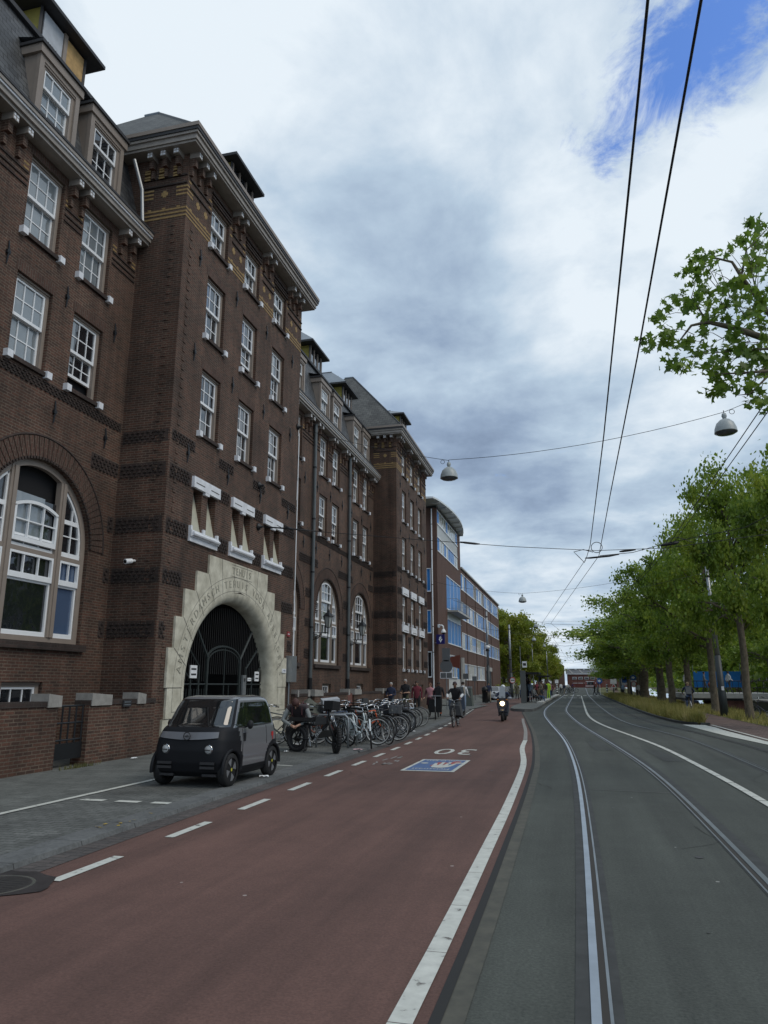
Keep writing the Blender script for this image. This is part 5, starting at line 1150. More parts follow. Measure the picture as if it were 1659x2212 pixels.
    for sx in (-1, 1):
        h = MB().mat(M_BLACK); h.lathe([(.10, .0), (.095, -.02)], (sx*.40, -1.165, .62), 20, 'y'); h.mat(M_CHROME); h.lathe([(.075, -.035), (.082, -.03), (.085, -.0)], (sx*.40, -1.165, .62), 20, 'y'); h.mat(glassmat('lamp lens', (.35, .36, .36), .1)); h.ball((sx*.40, -1.185, .62), .07, 16, 8, (1, .35, 1)); h.mat(M_DARKTRIM); h.box(sx*.40-.05, sx*.40+.05, -1.216, -1.208, .61, .622); h.build('headlight', C, True)
    b = MB().mat(mat('nose band grey', (.13, .135, .15), .3, coat=.5))
    n = 28
    for i in range(n):
        a0, a1 = -pi/2-.68+1.36*i/n, -pi/2-.68+1.36*(i+1)/n
        def q(z, a): 
            v = pt(z, a, .012); v.y -= .012; return v
        t0, t1 = abs(2*i/n-1), abs(2*(i+1)/n-1); b.quad(q(.775+.035*t0**2, a0), q(.775+.035*t1**2, a1), q(.895+.01*t1, a1), q(.895+.01*t0, a0))
    b.build('nose_band', C, True)
    e = MB().mat(M_BLACK); e.torus((0, -1.205, .835), .062, .008, 'y', 24, 6); e.poly([(x, -1.21, z) for x, z in [(-.075, .835), (-.0, .845), (.0, .855), (.03, .84), (.075, .835), (.0, .825), (0, .815), (-.03, .83)]]); e.build('badge', C)
    d = MB().mat(M_DARKTRIM)
    for sx in (-.40, .40):
        for z in (.40, .33, .20): d.box(sx-.13, sx+.13, -1.213 if z > .25 else -1.12, -1.19 if z > .25 else -1.0, z-.02, z+.02)
    d.build('bumper_slots', C)
    ln = MB().mat(M_BLACK)
    for sx in (-1, 1):
        def sp(y, z, o=.004): return (sx*(ip(wid, z)*((1-min(1, abs((y-(ip(front, z)+ip(rear, z))/2)/((ip(rear, z)-ip(front, z))/2)))**5)**(1/5))+o), y, z)
        ln.tube([sp(-.50, z) for z in np.linspace(.30, .93, 12)], .006, 4); ln.tube([sp(y, .30) for y in np.linspace(-.50, .48, 12)], .008, 4); ln.tube([sp(.50, z) for z in np.linspace(.62, .93, 8)]+[sp(.50, .95)], .004, 4)
        ln.tube([sp(y, .955+.015*(y+.6)) for y in np.linspace(-.70, .98, 16)], .008, 4)
    ln.build('door_gap', C)
    for sx in (-1, 1):
        mr = MB().mat(M_BLACKP); mr.tube([(sx*.66, -.38, .95), (sx*.76, -.42, .98)], .015, 6); mr.ball((sx*.79, -.42, 1.0), .07, 12, 8, (.8, .7, 1.1)); mr.build('mirror', C, True)
        hd = MB().mat(M_BLACKP); hd.box(sx*.70-.012, sx*.70+.012, -.47, -.40, .72, .86); hd.build('door_handle', C)
    s = MB().mat(mat('red sticker', (.5, .03, .03), .5)); s.box(.699, .703, .72, .80, .74, .82); s.box(.699, .7035, .77, .79, .68, .74); s.build('sticker', C)
    w = MB().mat(M_BLACK); w.tube([(.28, -1.0, 1.0), (.14, -.79, 1.30)], .009, 4); w.build('wiper', C)
    w = MB().mat(M_STONEG); w.box(.22, .5, -.86, -.84, .99, 1.3) if False else None
build_car()

# ---------------------------------------------------------------- bicycles
def bike(loc, ang, label, col=(.02, .02, .022), lean=0, steer=0, step=False, basket=None, rack=True, sub=None, tyre=(.02, .02, .02), skirt=None, fender=None, grp='bicycles parked in the rack', whitewall=False, z=.05, name='bicycle', childseat=False, bars=None, saddle=True):
    """origin at the rear wheel contact; forward = local +x"""
    B = thing(name, label, 'bicycle', (loc[0], loc[1], z)); B.rotation_euler = (lean, 0, ang); B['group'] = grp
    R = .345; WB = 1.08
    mc = mat('bike paint %.2f %.2f %.2f' % col, col, .35, coat=.3); mt = mat('tyre %.2f' % tyre[0], tyre, .7)
    def wheel(cx, name, M=None):
        w = MB().mat(mt); w.torus((0, 0, 0), R-.02, .021, 'y', 32, 8)
        if whitewall: w.mat(mat('tyre .5', (.5, .5, .48), .7)); w.torus((0, 0, 0), R-.033, .016, 'y', 32, 6, 1.5)
        wo = w.build('wheel', B, True, loc=(cx, 0, R))
        r = MB().mat(M_METAL); r.torus((0, 0, 0), R-.045, .011, 'y', 32, 6); r.tube([(0, -.04, 0), (0, .04, 0)], .02, 8); r.build('rim', wo, True)
        s = MB().mat(M_METAL)
        for k in range(14): a = 2*pi*k/14; s.tube([(0, .02*(-1)**k, 0), ((R-.05)*cos(a), 0, (R-.05)*sin(a))], .0022, 3, False)
        s.build('spokes', wo)
        return wo
    wheel(0, 'r'); fw_ = wheel(WB, 'f'); fw_.rotation_euler = (0, 0, steer)
    if steer: fw_.location = (WB-.0, 0, R)
    bb_ = (.44, 0, .29); st = (.27, 0, .78); hd0, hd1 = Vector((.86, 0, .62)), Vector((.80, 0, .86)); f = MB().mat(mc)
    f.tube([bb_, st], .017, 8); f.tube([st, (.235, 0, .90)], .013, 6); f.tube([hd0, hd1], .019, 8)
    if step: f.tube([bb_, (.62, 0, .36), hd0], .022, 8); f.tube([(.35, 0, .55), (.6, 0, .47), hd0+Vector((-.01, 0, .1))], .014, 8)
    else: f.tube([bb_, hd0], .021, 8); f.tube([(.275, 0, .76), hd1], .017, 8)
    for s in (-1, 1): f.tube([(0, .055*s, R), bb_], .010, 5); f.tube([(0, .055*s, R), (.28, .02*s, .74)], .009, 5)
    f.build('frame', B, True)
    fk = MB().mat(mc); q = Vector((0, 0, 0))
    for s in (-1, 1): fk.tube([(hd0.x, .05*s, hd0.z+.02), (hd0.x+.05, .055*s, .5), (WB, .055*s, R)], .012, 6)
    fk.box(hd0.x-.02, hd0.x+.03, -.06, .06, hd0.z, hd0.z+.03); fk.build('fork', B, True)
    h = MB().mat(M_CHROME); top = hd1+Vector((-.03, 0, .13)); h.tube([hd1, top], .013, 6); cs, sn = cos(steer), sin(steer)
    for s in (-1, 1):
        P = [(0, 0, 0), (.05, .10*s, .03), (.02, .24*s, .05), (-.12, .29*s, .03), (-.22, .28*s, .02)] if bars != 'flat' else [(0, 0, 0), (.0, .3*s, .02)]
        P = [(top.x+x*cs-y*sn, x*sn+y*cs, top.z+z_) for x, y, z_ in P]; h.mat(M_CHROME); h.tube(P, .011, 6); h.mat(M_BLACK); h.tube(P[-2:], .017, 6)
    h.build('handlebar', B, True)
    s = MB().mat(M_BLACK); s.add([(.10, -.09, .92), (.10, .09, .92), (.25, .07, .93), (.37, .02, .92), (.37, -.02, .92), (.25, -.07, .93), (.12, -.06, .87), (.12, .06, .87), (.34, 0, .88)], [(0, 1, 2, 5), (5, 2, 3, 4), (0, 6, 7, 1), (1, 7, 8, 3), (4, 8, 6, 0), (3, 8, 4), (6, 8, 7)]); s.build('saddle', B)
    c = MB().mat(M_METAL); c.torus(bb_, .085, .012, 'y', 18, 5); c.tube([(.44, -.07, .29), (.44, .07, .29)], .012, 6); c.tube([(.44, .07, .29), (.50, .07, .13)], .010, 5); c.tube([(.44, -.07, .29), (.38, -.07, .45)], .010, 5); c.mat(M_BLACK); c.box(.46, .54, .07, .15, .115, .14); c.box(.34, .42, -.15, -.07, .44, .465); c.build('crank', B)
    if fender is not None or True:
        fm = MB().mat(mat('fender %.2f' % (fender or (.03, .03, .03))[0], fender or (.03, .03, .03), .4, coat=.3))
        for cx, a0, a1 in ((0, radians(10), radians(165)),): fm.torus((cx, 0, R), R+.022, .016, 'y', 18, 5, 1.6, a0, a1)
        fo_ = fm.build('fender', B, True); fm = MB().mat(MATS['fender %.2f' % (fender or (.03, .03, .03))[0]]); fm.torus((0, 0, 0), R+.022, .016, 'y', 14, 5, 1.6, radians(20), radians(115)); x = fm.build('fender', B, True, loc=(WB, 0, R)); x.rotation_euler = (0, 0, steer)
    if step or skirt:
        cc = MB().mat(mat('chain case %.2f' % (skirt or (.03, .03, .03))[0], skirt or (.03, .03, .03), .45)); cc.prism([(.0, .045, .27), (.06, .045, .25), (.44, .045, .19), (.54, .045, .25), (.54, .045, .34), (.44, .045, .39), (.06, .045, .41), (-.03, .045, .36)], (0, 1, 0), .03)
        if skirt: cc.prism([(.0, -.04, .40), (.26, -.04, .40), (.20, -.04, .66), (-.1, -.04, .68)], (0, 1, 0), .004); cc.prism([(.0, .045, .42), (.26, .045, .42), (.20, .045, .66), (-.1, .045, .68)], (0, 1, 0), .004)
        cc.build('chain_case', B)
    if rack:
        r = MB().mat(M_CHROME if rack == 'c' else M_BLACKP)
        for s_ in (-.06, .0, .06): r.tube([(.2, s_, .74), (-.28, s_, .74)], .007, 4)
        r.tube([(-.28, -.06, .74), (-.28, .06, .74)], .007, 4)
        for s_ in (-.06, .06): r.tube([(-.15, s_, .74), (0, s_, R)], .006, 4)
        r.build('luggage_rack', B)
    if basket:
        k = MB().mat(mat('basket %.2f' % basket[0], basket, .8)); x0 = WB-.22
        if sub == 'crate': k.box(x0, x0+.34, -.2, .2, .74, .76); [k.box(x0, x0+.34, s_-.006, s_+.006, .76+z_, .80+z_) for s_ in (-.2, .2) for z_ in (0, .07, .14, .2)]; [k.box(x_-.006, x_+.006, -.2, .2, .76+z_, .80+z_) for x_ in (x0, x0+.34) for z_ in (0, .07, .14, .2)]
        else:
            for i in range(9): z_ = .76+i*.026; k.tube([(x0, -.17, z_), (x0+.28, -.17, z_), (x0+.28, .17, z_), (x0, .17, z_), (x0, -.17, z_)], .009, 4)
            k.box(x0, x0+.28, -.17, .17, .745, .76)
        k.build('basket', B)
    if childseat:
        k = MB().mat(mat('child seat', (.05, .055, .06), .6)); k.box(-.22, .08, -.13, .13, .76, .82); k.box(-.26, -.2, -.14, .14, .78, 1.15); k.build('child_seat', B)
    k = MB().mat(mat('bike lamp', (.4, .4, .38), .2)); k.ball((hd1.x+.1, 0, hd1.z-.03), .032, 8, 6); k.build('bike_lamp', B, True)
    k = MB().mat(M_METAL); k.tube([(.3, .06, .25), (.22, .14, .0)], .008, 4); k.build('kickstand', B)
    return B
def at(rx, ry, fx, fy): return (rx, ry), atan2(fy-ry, fx-rx)
BK = 'bicycles parked in the rack'
# (rear contact x, y, front contact x, y)
def pb(rx, ry, fx, fy, label, **k): l, a = at(rx, ry, fx, fy); return bike((l[0]*1.047, l[1]*1.047), a, label, **k)
pb(-5.6, 18.25, -4.9, 17.6, 'white step-through bicycle with a white skirt guard behind the fat tyre bike', col=(.62, .70, .72), step=True, steer=-.55, skirt=(.62, .70, .72), fender=(.65, .7, .72), rack='c', lean=.09)
pb(-6.9, 18.05, -7.75, 17.6, 'bicycle with grey mudguards standing nearest the stone arch', col=(.10, .11, .10), fender=(.25, .26, .26), lean=-.05, whitewall=True)
pb(-6.6, 18.6, -7.5, 18.3, 'dark bicycle against the wall behind the crouching man', col=(.03, .035, .04), lean=.05, whitewall=True)
pb(-6.05, 18.7, -5.0, 18.78, 'black bicycle with cream tyres, just behind the white bicycle', col=(.02, .02, .022), whitewall=True, lean=-.06, rack='c')
pb(-5.7, 19.35, -4.66, 18.85, 'dark green bicycle with its front wheel turned at the kerb', col=(.03, .05, .04), steer=-.35, whitewall=True, lean=.08)
pb(-6.1, 19.6, -5.05, 19.75, 'bicycle with a bright orange head tube and dark frame', col=(.60, .10, .02), lean=.05, rack='c')
pb(-5.9, 20.35, -4.84, 20.3, 'black bicycle with a woven grey front basket', col=(.025, .025, .03), basket=(.10, .11, .12), whitewall=True, lean=-.08)
pb(-6.25, 20.9, -5.2, 20.7, 'dark bicycle with a black crate over the front wheel', col=(.02, .02, .025), basket=(.03, .035, .045), sub='crate', lean=.04)
pb(-6.0, 21.6, -4.97, 21.3, 'brown bicycle with a child seat in the middle of the rack', col=(.10, .06, .04), childseat=True, lean=-.04)
pb(-6.35, 22.2, -5.3, 22.45, 'black mountain bicycle with a thick black front wheel', col=(.015, .015, .017), bars='flat', rack=False, lean=.03, step=False)
pb(-6.5, 23.0, -5.45, 22.85, 'grey bicycle with a chrome rack beyond the mountain bicycle', col=(.22, .23, .25), rack='c', lean=-.05)
pb(-6.4, 23.8, -5.35, 23.7, 'dark blue bicycle with a wire basket, well along the rack', col=(.03, .04, .09), basket=(.05, .05, .055), lean=.06)
pb(-6.6, 24.6, -5.55, 24.5, 'black bicycle with a chain case between the blue one and the white rimmed one', col=(.02, .02, .02), step=True, lean=-.04)
pb(-6.7, 25.5, -5.65, 25.6, 'silver bicycle with white rimmed tyres and high handlebars', col=(.45, .47, .5), whitewall=True, rack='c', lean=.05)
pb(-6.75, 26.4, -5.72, 26.3, 'black bicycle next to last in the rack', col=(.02, .022, .02), whitewall=True, lean=-.05)
pb(-6.75, 27.3, -5.7, 27.5, 'white framed city bicycle at the far end of the rack', col=(.6, .62, .65), whitewall=True, lean=.04, fender=(.1, .1, .1))
pb(-7.9, 21.2, -6.9, 21.0, 'dark bicycle under a loose grey cover by the wall', col=(.03, .03, .03), lean=.05)
pb(-8.0, 23.4, -7.0, 23.3, 'black bicycle in the wall side row, midway', col=(.02, .02, .02), lean=-.05, rack='c')
pb(-8.1, 25.2, -7.05, 25.4, 'grey bicycle in the wall side row, far end', col=(.15, .15, .16), lean=.04)
random.seed(41)
cw = ['rust red', 'dull blue', 'matt black', 'dark olive', 'slate grey', 'bottle green', 'maroon', 'cream white', 'charcoal', 'steel blue', 'bronze', 'jet black']
cc_ = [(.16, .04, .02), (.04, .07, .14), (.02, .02, .02), (.05, .055, .03), (.10, .11, .12), (.02, .06, .035), (.09, .02, .03), (.5, .48, .42), (.04, .04, .045), (.10, .14, .19), (.12, .08, .04), (.012, .012, .014)]
for i in range(12):
    y = 18.3+i*.74; fl = i % 2
    xa, xb = (-6.75, -5.75) if fl else (-5.95, -6.95)
    pb(xa+random.uniform(-.15, .15), y, xb, y+random.uniform(-.25, .25), cw[i]+' bicycle wedged '+('front wheel to the street' if fl else 'front wheel to the wall')+' in the dense middle of the rack', col=cc_[i], lean=random.uniform(-.14, .14), step=(i % 3 == 0), whitewall=(i % 4 == 1), rack='c' if i % 3 == 1 else True, steer=random.uniform(-.5, .5), basket=(.05, .05, .05) if i % 5 == 2 else None)
# cover and boxes on the wall side row
c = MB().mat(mat('grey green tarpaulin', (.085, .09, .075), .9, noise=.3, nscale=6)); vs = []
random.seed(5)
for i in range(9):
    for j in range(9):
        u, v = i/8-.5, j/8-.5; vs.append((-7.7+u*1.15, 21.0+v*.9, .9+.32*max(0, 1-abs(u)*2.1)*(1-.6*abs(v))-.35*max(abs(u), abs(v))**2*2+random.uniform(-.025, .025)))
c.add(vs, [(i*9+j, i*9+j+1, (i+1)*9+j+1, (i+1)*9+j) for i in range(8) for j in range(8)]); tag(c.build('bicycle_cover', smooth=False), 'crumpled grey green cover draped over a bicycle by the wall', 'cover')
c = thing('newspaper_box', 'white printed carton riding on a bicycle rack', 'box', (-7.0, 20.9, .88), .5); m = MB().mat(M_POSTER); m.box(-.25, .25, -.2, .2, 0, .34); m.build('carton', c); m = MB().mat(M_ZINC); m.box(-.2, .2, -.204, -.2, .08, .26); m.build('print', c); c.rotation_euler = (.12, -.1, .5)
# rack hoops
def hoop(x, y, label):
    t = thing('bicycle_rack', label, 'bicycle rack', (x*1.047, y*1.047, .05), group='steel bicycle hoops'); m = MB().mat(M_METAL); m.tube([(-.75, 0, 0), (-.75, 0, .72), (-.68, 0, .8), (.02, 0, .8), (.1, 0, .72), (.1, 0, 0)], .026, 10); m.build('hoop', t, True)
hoop(-5.58, 17.72, 'grey steel hoop of the bicycle rack beside the white bicycle'); hoop(-5.6, 18.5, 'grey steel hoop of the rack behind the white bicycle')
for i, y in enumerate((20.1, 21.9, 23.4, 25.0, 26.8)): hoop(-5.8-.05*i, y, ['steel hoop by the woven basket bicycle', 'steel hoop by the mountain bicycle', 'steel hoop by the dark blue bicycle', 'steel hoop beyond the chain case bicycle', 'farthest steel hoop by the white framed city bicycle'][i])
# fat tyre e-bike
def fat_bike():
    l, a = at(-6.32, 16.45, -5.35, 16.2); B = thing('fat_tyre_bicycle', 'black fat tyre electric bicycle with a long seat, being locked by a man', 'bicycle', (l[0]*1.047, l[1]*1.047, .05), a); B.rotation_euler = (-.1, 0, a)
    R = .30; WB = 1.12
    def wh(cx, st):
        w = MB().mat(M_BLACK); w.torus((0, 0, 0), R-.05, .052, 'y', 30, 10); 
        for k in range(30): b_ = 2*pi*k/30; w.obox(((R)*cos(b_), 0, R*sin(b_)), (.006*cos(b_), 0, .006*sin(b_)), (0, .04, 0), (-.01*sin(b_), 0, .01*cos(b_)))
        o = w.build('wheel', B, True, loc=(cx, 0, R)); o.rotation_euler = (0, 0, st)
        r = MB().mat(M_BLACKP); r.torus((0, 0, 0), R-.11, .022, 'y', 24, 6, 1.6); r.tube([(0, -.06, 0), (0, .06, 0)], .06, 12)
        for k in range(6): b_ = 2*pi*k/6; r.tube([(.04*cos(b_), 0, .04*sin(b_)), ((R-.11)*cos(b_), 0, (R-.11)*sin(b_))], .014, 5)
        r.build('rim', o, True)
    wh(0, 0); wh(WB, -.75)
    f = MB().mat(M_BLACKP); f.tube([(.42, 0, .30), (.85, 0, .66)], .035, 8); f.tube([(.05, 0, .66), (.45, 0, .62), (.84, 0, .72)], .028, 8); f.tube([(.42, 0, .3), (.30, 0, .63)], .026, 8)
    for s in (-1, 1): f.tube([(0, .08*s, R), (.42, .05*s, .30)], .018, 6); f.tube([(0, .08*s, R), (.12, .05*s, .64)], .016, 6)
    f.build('frame', B, True); f = MB().mat(M_BLACK); f.box(-.22, .5, -.10, .10, .70, .79); f.build('long_seat', B)
    f = MB().mat(mat('matt tank', (.06, .06, .06), .6)); f.prism([(.5, -.07, .62), (.84, -.07, .66), (.86, -.07, .80), (.55, -.07, .82)], (0, 1, 0), .14); f.build('battery_tank', B)
    f = MB().mat(M_BLACKP)
    for s in (-1, 1): f.tube([(.86, .09*s, .82), (WB, .09*s, R)], .026, 8)
    f.build('fork', B, True)
    f = MB().mat(M_BLACK); f.tube([(.86, 0, .72), (.83, 0, 1.02)], .022, 8)
    for s in (-1, 1): f.tube([(.83, 0, 1.02), (.80, .22*s, 1.08), (.70, .36*s, 1.06)], .014, 6)
    f.build('handlebar', B, True); f = MB().mat(M_CHROME); f.torus((.97, 0, .78), .075, .01, 'x', 20, 6); f.mat(M_ZINC); f.ball((.96, 0, .78), .07, 14, 8, (.5, 1, 1)); f.build('headlamp', B, True)
    f = MB().mat(M_BLACKP); f.box(.80, 1.05, -.17, .17, .98, 1.18); f.build('front_bag', B)
    f = MB().mat(M_METAL); f.torus((.42, 0, .30), .09, .014, 'y', 18, 5); f.tube([(.42, -.1, .3), (.42, .1, .3)], .014, 6); f.tube([(.42, -.1, .3), (.46, -.1, .13)], .012, 5); f.mat(M_BLACK); f.box(.42, .52, -.2, -.1, .11, .14); f.build('crank', B)
    f = MB().mat(M_WHITE); me = text_mesh('OUXI', .09, .001); add_mesh(f, me, Matrix.Translation((.62, -.037, .44)) @ Matrix.Rotation(radians(40), 4, (0, -1, 0)) @ Matrix.Rotation(pi/2, 4, 'X')); f.build('lettering', B)
    f = MB().mat(M_BLACK); f.tube([(.3, -.06, .28), (.32, -.16, .0)], .016, 5); f.build('kickstand', B)
fat_bike()
# litter
def scrap(x, y, z, label, m_, s=.08, name='litter', rz=0):
    b = MB().mat(m_); random.seed(int(x*100+y)); n = 4; vs = [((i/n-.5)*2*s, (j/n-.5)*1.4*s, .012+random.uniform(0, .03)) for i in range(n+1) for j in range(n+1)]; b.add(vs, [(i*(n+1)+j, i*(n+1)+j+1, (i+1)*(n+1)+j+1, (i+1)*(n+1)+j) for i in range(n) for j in range(n)]); o = b.build(name, loc=(x, y, z)); o.rotation_euler = (0, 0, rz); tag(o, label, 'litter')
scrap(-5.25, 17.8, .06, 'crumpled pink and white paper cup below the white bicycle', mat('pink paper', (.5, .35, .37), .8), .11)
scrap(-6.75, 16.9, .06, 'flat white lid on the paving by the fat rear wheel', M_WHITE, .05)
scrap(-5.35, 12.4, .05, 'white paper scrap on the paving behind the grey car wheel', M_WHITE, .08, rz=.5)
scrap(-5.5, 25.2, .06, 'white scrap on the kerb beyond the mountain bicycle', M_WHITE, .08)
scrap(-9.3, 14.6, .055, 'white paper scrap at the foot of the garden wall', M_WHITE, .06)
l = MB().mat(mat('yellow fallen leaf', (.35, .25, .05), .8)); random.seed(8)
for i in range(16):
    x, y = -5.22+random.gauss(0, .07), 7.9+random.gauss(0, .28); a = random.random()*6; s = random.uniform(.01, .022); l.quad(*[(x+s*cos(a+k*pi/2)*(1 if k % 2 else 1.8), y+s*sin(a+k*pi/2), .06+random.random()*.01) for k in range(4)])
o = l.build('fallen_leaves'); tag(o, 'scattering of yellow leaf litter on the near kerb', 'leaves', kind='stuff')
w = MB().mat(M_LAWN); random.seed(9)
for i in range(220):
    x, y = -9.5+random.random()*.12, 12.6+random.gauss(.35, .25); h = random.uniform(.03, .11); a = random.random()*6; w.add([(x, y, .05), (x+.015*cos(a), y+.015*sin(a), .05), (x+.03*sin(a), y+.03*cos(a), .05+h)], [(0, 1, 2)])
tag(w.build('weeds'), 'tuft of green weeds at the foot of the iron gate', 'weeds', kind='stuff')
# ---------------------------------------------------------------- people
def fabric(n, c): return mat('cloth '+n, c, .9, noise=.12, nscale=12)
SKIN = mat('skin', (.42, .25, .18), .6); SKIND = mat('darker skin', (.20, .11, .075), .6)
HAIRB = mat('dark hair', (.03, .02, .015), .7); HAIRL = mat('light hair', (.30, .22, .12), .7); HAIRG = mat('grey hair', (.35, .34, .33), .7)
BLK = fabric('black', (.018, .018, .022)); NAVY = fabric('navy', (.025, .035, .075)); DENIM = fabric('denim', (.07, .11, .20)); GREYC = fabric('grey', (.20, .21, .22)); WINE = fabric('wine', (.16, .03, .045)); WHITEC = fabric('white', (.62, .64, .66)); PINKC = fabric('pink', (.5, .25, .28)); BEIGE = fabric('beige', (.30, .26, .20)); OLIVE = fabric('olive', (.10, .10, .06)); HIVIS = mat('high visibility yellow', (.55, .85, .05), .7); BROWNC = fabric('brown', (.12, .08, .05)); SHOE = mat('dark shoes', (.02, .02, .02), .6); SHOEW = mat('white shoes', (.6, .6, .6), .6); BLUEC = fabric('light blue', (.22, .30, .42)); CHAR = fabric('charcoal', (.06, .065, .07))
POSES = {
 'stand': dict(),
 'walk': dict(kneeL=(.10, -.14, .50), footL=(.10, -.26, .08), kneeR=(-.10, .02, .50), footR=(-.11, .24, .13), elbL=(.25, .10, 1.12), hanL=(.24, -.02, .90), elbR=(-.25, -.04, 1.12), hanR=(-.23, -.26, .97)),
 'hold': dict(elbL=(.26, -.02, 1.12), hanL=(.12, -.26, 1.12), elbR=(-.26, -.02, 1.12), hanR=(-.10, -.26, 1.08)),
 'sit': dict(hip=(0, .0, .50), chest=(0, -.06, .92), neck=(0, -.10, 1.06), head=(0, -.13, 1.20), kneeL=(.14, -.48, .50), footL=(.14, -.55, .07), kneeR=(-.12, -.48, .50), footR=(-.12, -.70, .07), elbL=(.24, -.14, .72), hanL=(.10, -.36, .58), elbR=(-.24, -.14, .72), hanR=(-.10, -.36, .60), shL=(.18, -.07, .98), shR=(-.18, -.07, .98)),
 'ride': dict(hip=(0, .02, .98), chest=(0, -.10, 1.36), neck=(0, -.14, 1.48), head=(0, -.18, 1.64), shL=(.19, -.12, 1.42), shR=(-.19, -.12, 1.42), kneeL=(.10, -.32, .74), footL=(.12, -.16, .36), kneeR=(-.11, -.26, .56), footR=(-.12, -.20, .17), elbL=(.32, -.24, 1.22), hanL=(.26, -.50, 1.10), elbR=(-.32, -.24, 1.22), hanR=(-.26, -.50, 1.10)),
 'scooter': dict(hip=(0, .0, .80), chest=(0, -.06, 1.18), neck=(0, -.08, 1.32), head=(0, -.10, 1.47), shL=(.20, -.06, 1.25), shR=(-.20, -.06, 1.25), kneeL=(.20, -.40, .72), footL=(.19, -.36, .28), kneeR=(-.20, -.40, .72), footR=(-.19, -.36, .28), elbL=(.36, -.20, 1.04), hanL=(.33, -.48, 1.0), elbR=(-.36, -.20, 1.04), hanR=(-.33, -.48, 1.0)),
 'crouch': dict(hip=(0, .30, .55), chest=(0, -.02, .90), neck=(0, -.14, .98), head=(0, -.26, 1.02), shL=(.20, -.06, .94), shR=(-.20, -.06, .94), kneeL=(.22, -.14, .52), footL=(.18, .08, .07), kneeR=(-.22, -.10, .46), footR=(-.16, .16, .07), elbL=(.32, -.16, .66), hanL=(.10, -.40, .56), elbR=(-.32, -.16, .66), hanR=(-.02, -.42, .54)),
}
def person(x, y, z, rz, label, pose='stand', top=BLK, legs=BLK, sleeves=None, shoes=SHOE, skin=SKIN, hair=HAIRB, h=1.75, group=None, bare_arm=False, long_hair=False, helmet=None, fingers=True, build=1.0, coat=None, bag=None, skirt=None, cap=None, legskin=False):
    J = dict(hip=(0, 0, .96), chest=(0, .0, 1.34), neck=(0, .01, 1.50), head=(0, -.01, 1.64), shL=(.19, 0, 1.42), elbL=(.25, .02, 1.13), hanL=(.25, -.06, .87), shR=(-.19, 0, 1.42), elbR=(-.25, .02, 1.13), hanR=(-.25, -.06, .87), kneeL=(.10, -.02, .50), footL=(.11, .02, .08), kneeR=(-.10, -.02, .50), footR=(-.11, .02, .08))
    J.update(POSES[pose]); J = {k: Vector(v) for k, v in J.items()}
    b = build; V = []; E = []; Rr = []; seg = []
    def nv(p, r): V.append(Vector(p)); Rr.append(r); return len(V)-1
    def ed(a, c, m): E.append((a, c)); seg.append((a, c, m))
    sl = sleeves or top; arm = skin if bare_arm else sl; leg = skin if legskin else legs
    hip = nv(J['hip'], (.155*b, .115*b)); mid = nv(J['hip'].lerp(J['chest'], .5), (.145*b, .105*b)); ch = nv(J['chest'], (.165*b, .12*b)); nk = nv(J['neck'], (.055, .055)); dn = (J['head']-J['neck'])
    jaw = nv(J['neck']+dn*.55+Vector((0, -.012, 0)), (.062, .070)); hd = nv(J['head']+dn.normalized()*.015, (.078, .095)); tp = nv(J['head']+dn.normalized()*.085, (.055, .065))
    ed(hip, mid, top); ed(mid, ch, top); ed(ch, nk, top); ed(nk, jaw, skin); ed(jaw, hd, skin); ed(hd, tp, skin)
    for s in 'LR':
        sh = nv(J['sh'+s], (.068*b, .068*b)); el = nv(J['elb'+s], (.046*b, .046*b)); fa = nv(J['elb'+s].lerp(J['han'+s], .55), (.040, .040)); wr = nv(J['elb'+s].lerp(J['han'+s], .84), (.027, .027)); d = (J['han'+s]-J['elb'+s]).normalized(); pm = nv(J['han'+s]+d*.03, (.036, .024))
        ed(ch, sh, top); ed(sh, el, sl); ed(el, fa, arm); ed(fa, wr, arm); ed(wr, pm, skin)
        if fingers:
            sx = 1 if s == 'L' else -1; side = Vector((sx, 0, 0)); side = (side-d*side.dot(d)).normalized(); up_ = d.cross(side)
            for i, (o, ln) in enumerate(((-.030, .062), (-.010, .075), (.010, .070), (.030, .052))):
                k0 = nv(V[pm]+d*.035+side*o, (.009, .009)); k1 = nv(V[pm]+d*(.035+ln*.55)+side*o*1.15-up_*.012, (.008, .008)); k2 = nv(V[pm]+d*(.030+ln*.9)+side*o*1.1-up_*.034, (.007, .007)); ed(pm, k0, skin); ed(k0, k1, skin); ed(k1, k2, skin)
            t0 = nv(V[pm]-side*.038-up_*.006, (.010, .010)); t1 = nv(V[pm]-side*.048+d*.035-up_*.018, (.008, .008)); ed(pm, t0, skin); ed(t0, t1, skin)
        hj = nv(J['hip']+Vector(((.085 if s == 'L' else -.085), 0, -.04)), (.095*b, .10*b)); kn = nv(J['knee'+s], (.062*b, .062*b)); cf = nv(J['knee'+s].lerp(J['foot'+s], .4), (.056*b, .06*b)); an = nv(J['foot'+s]+Vector((0, .0, .03)), (.038, .040)); hl = nv(J['foot'+s]+Vector((0, .02, -.035)), (.038, .04)); to = nv(J['foot'+s]+Vector((0, -.17, -.045)), (.038, .026))
        ed(hip, hj, legs); ed(hj, kn, legs if not legskin else legs); ed(kn, cf, leg); ed(cf, an, leg); ed(an, hl, shoes); ed(hl, to, shoes)
    me = bpy.data.meshes.new('b'); me.from_pydata([tuple(v) for v in V], E, []); o = bpy.data.objects.new('b', me); COL.objects.link(o)
    sk = o.modifiers.new('s', 'SKIN'); sk.use_smooth_shade = True; o.modifiers.new('u', 'SUBSURF').levels = 1
    for i, r in enumerate(Rr): me.skin_vertices[0].data[i].radius = r
    me.skin_vertices[0].data[0].use_root = True
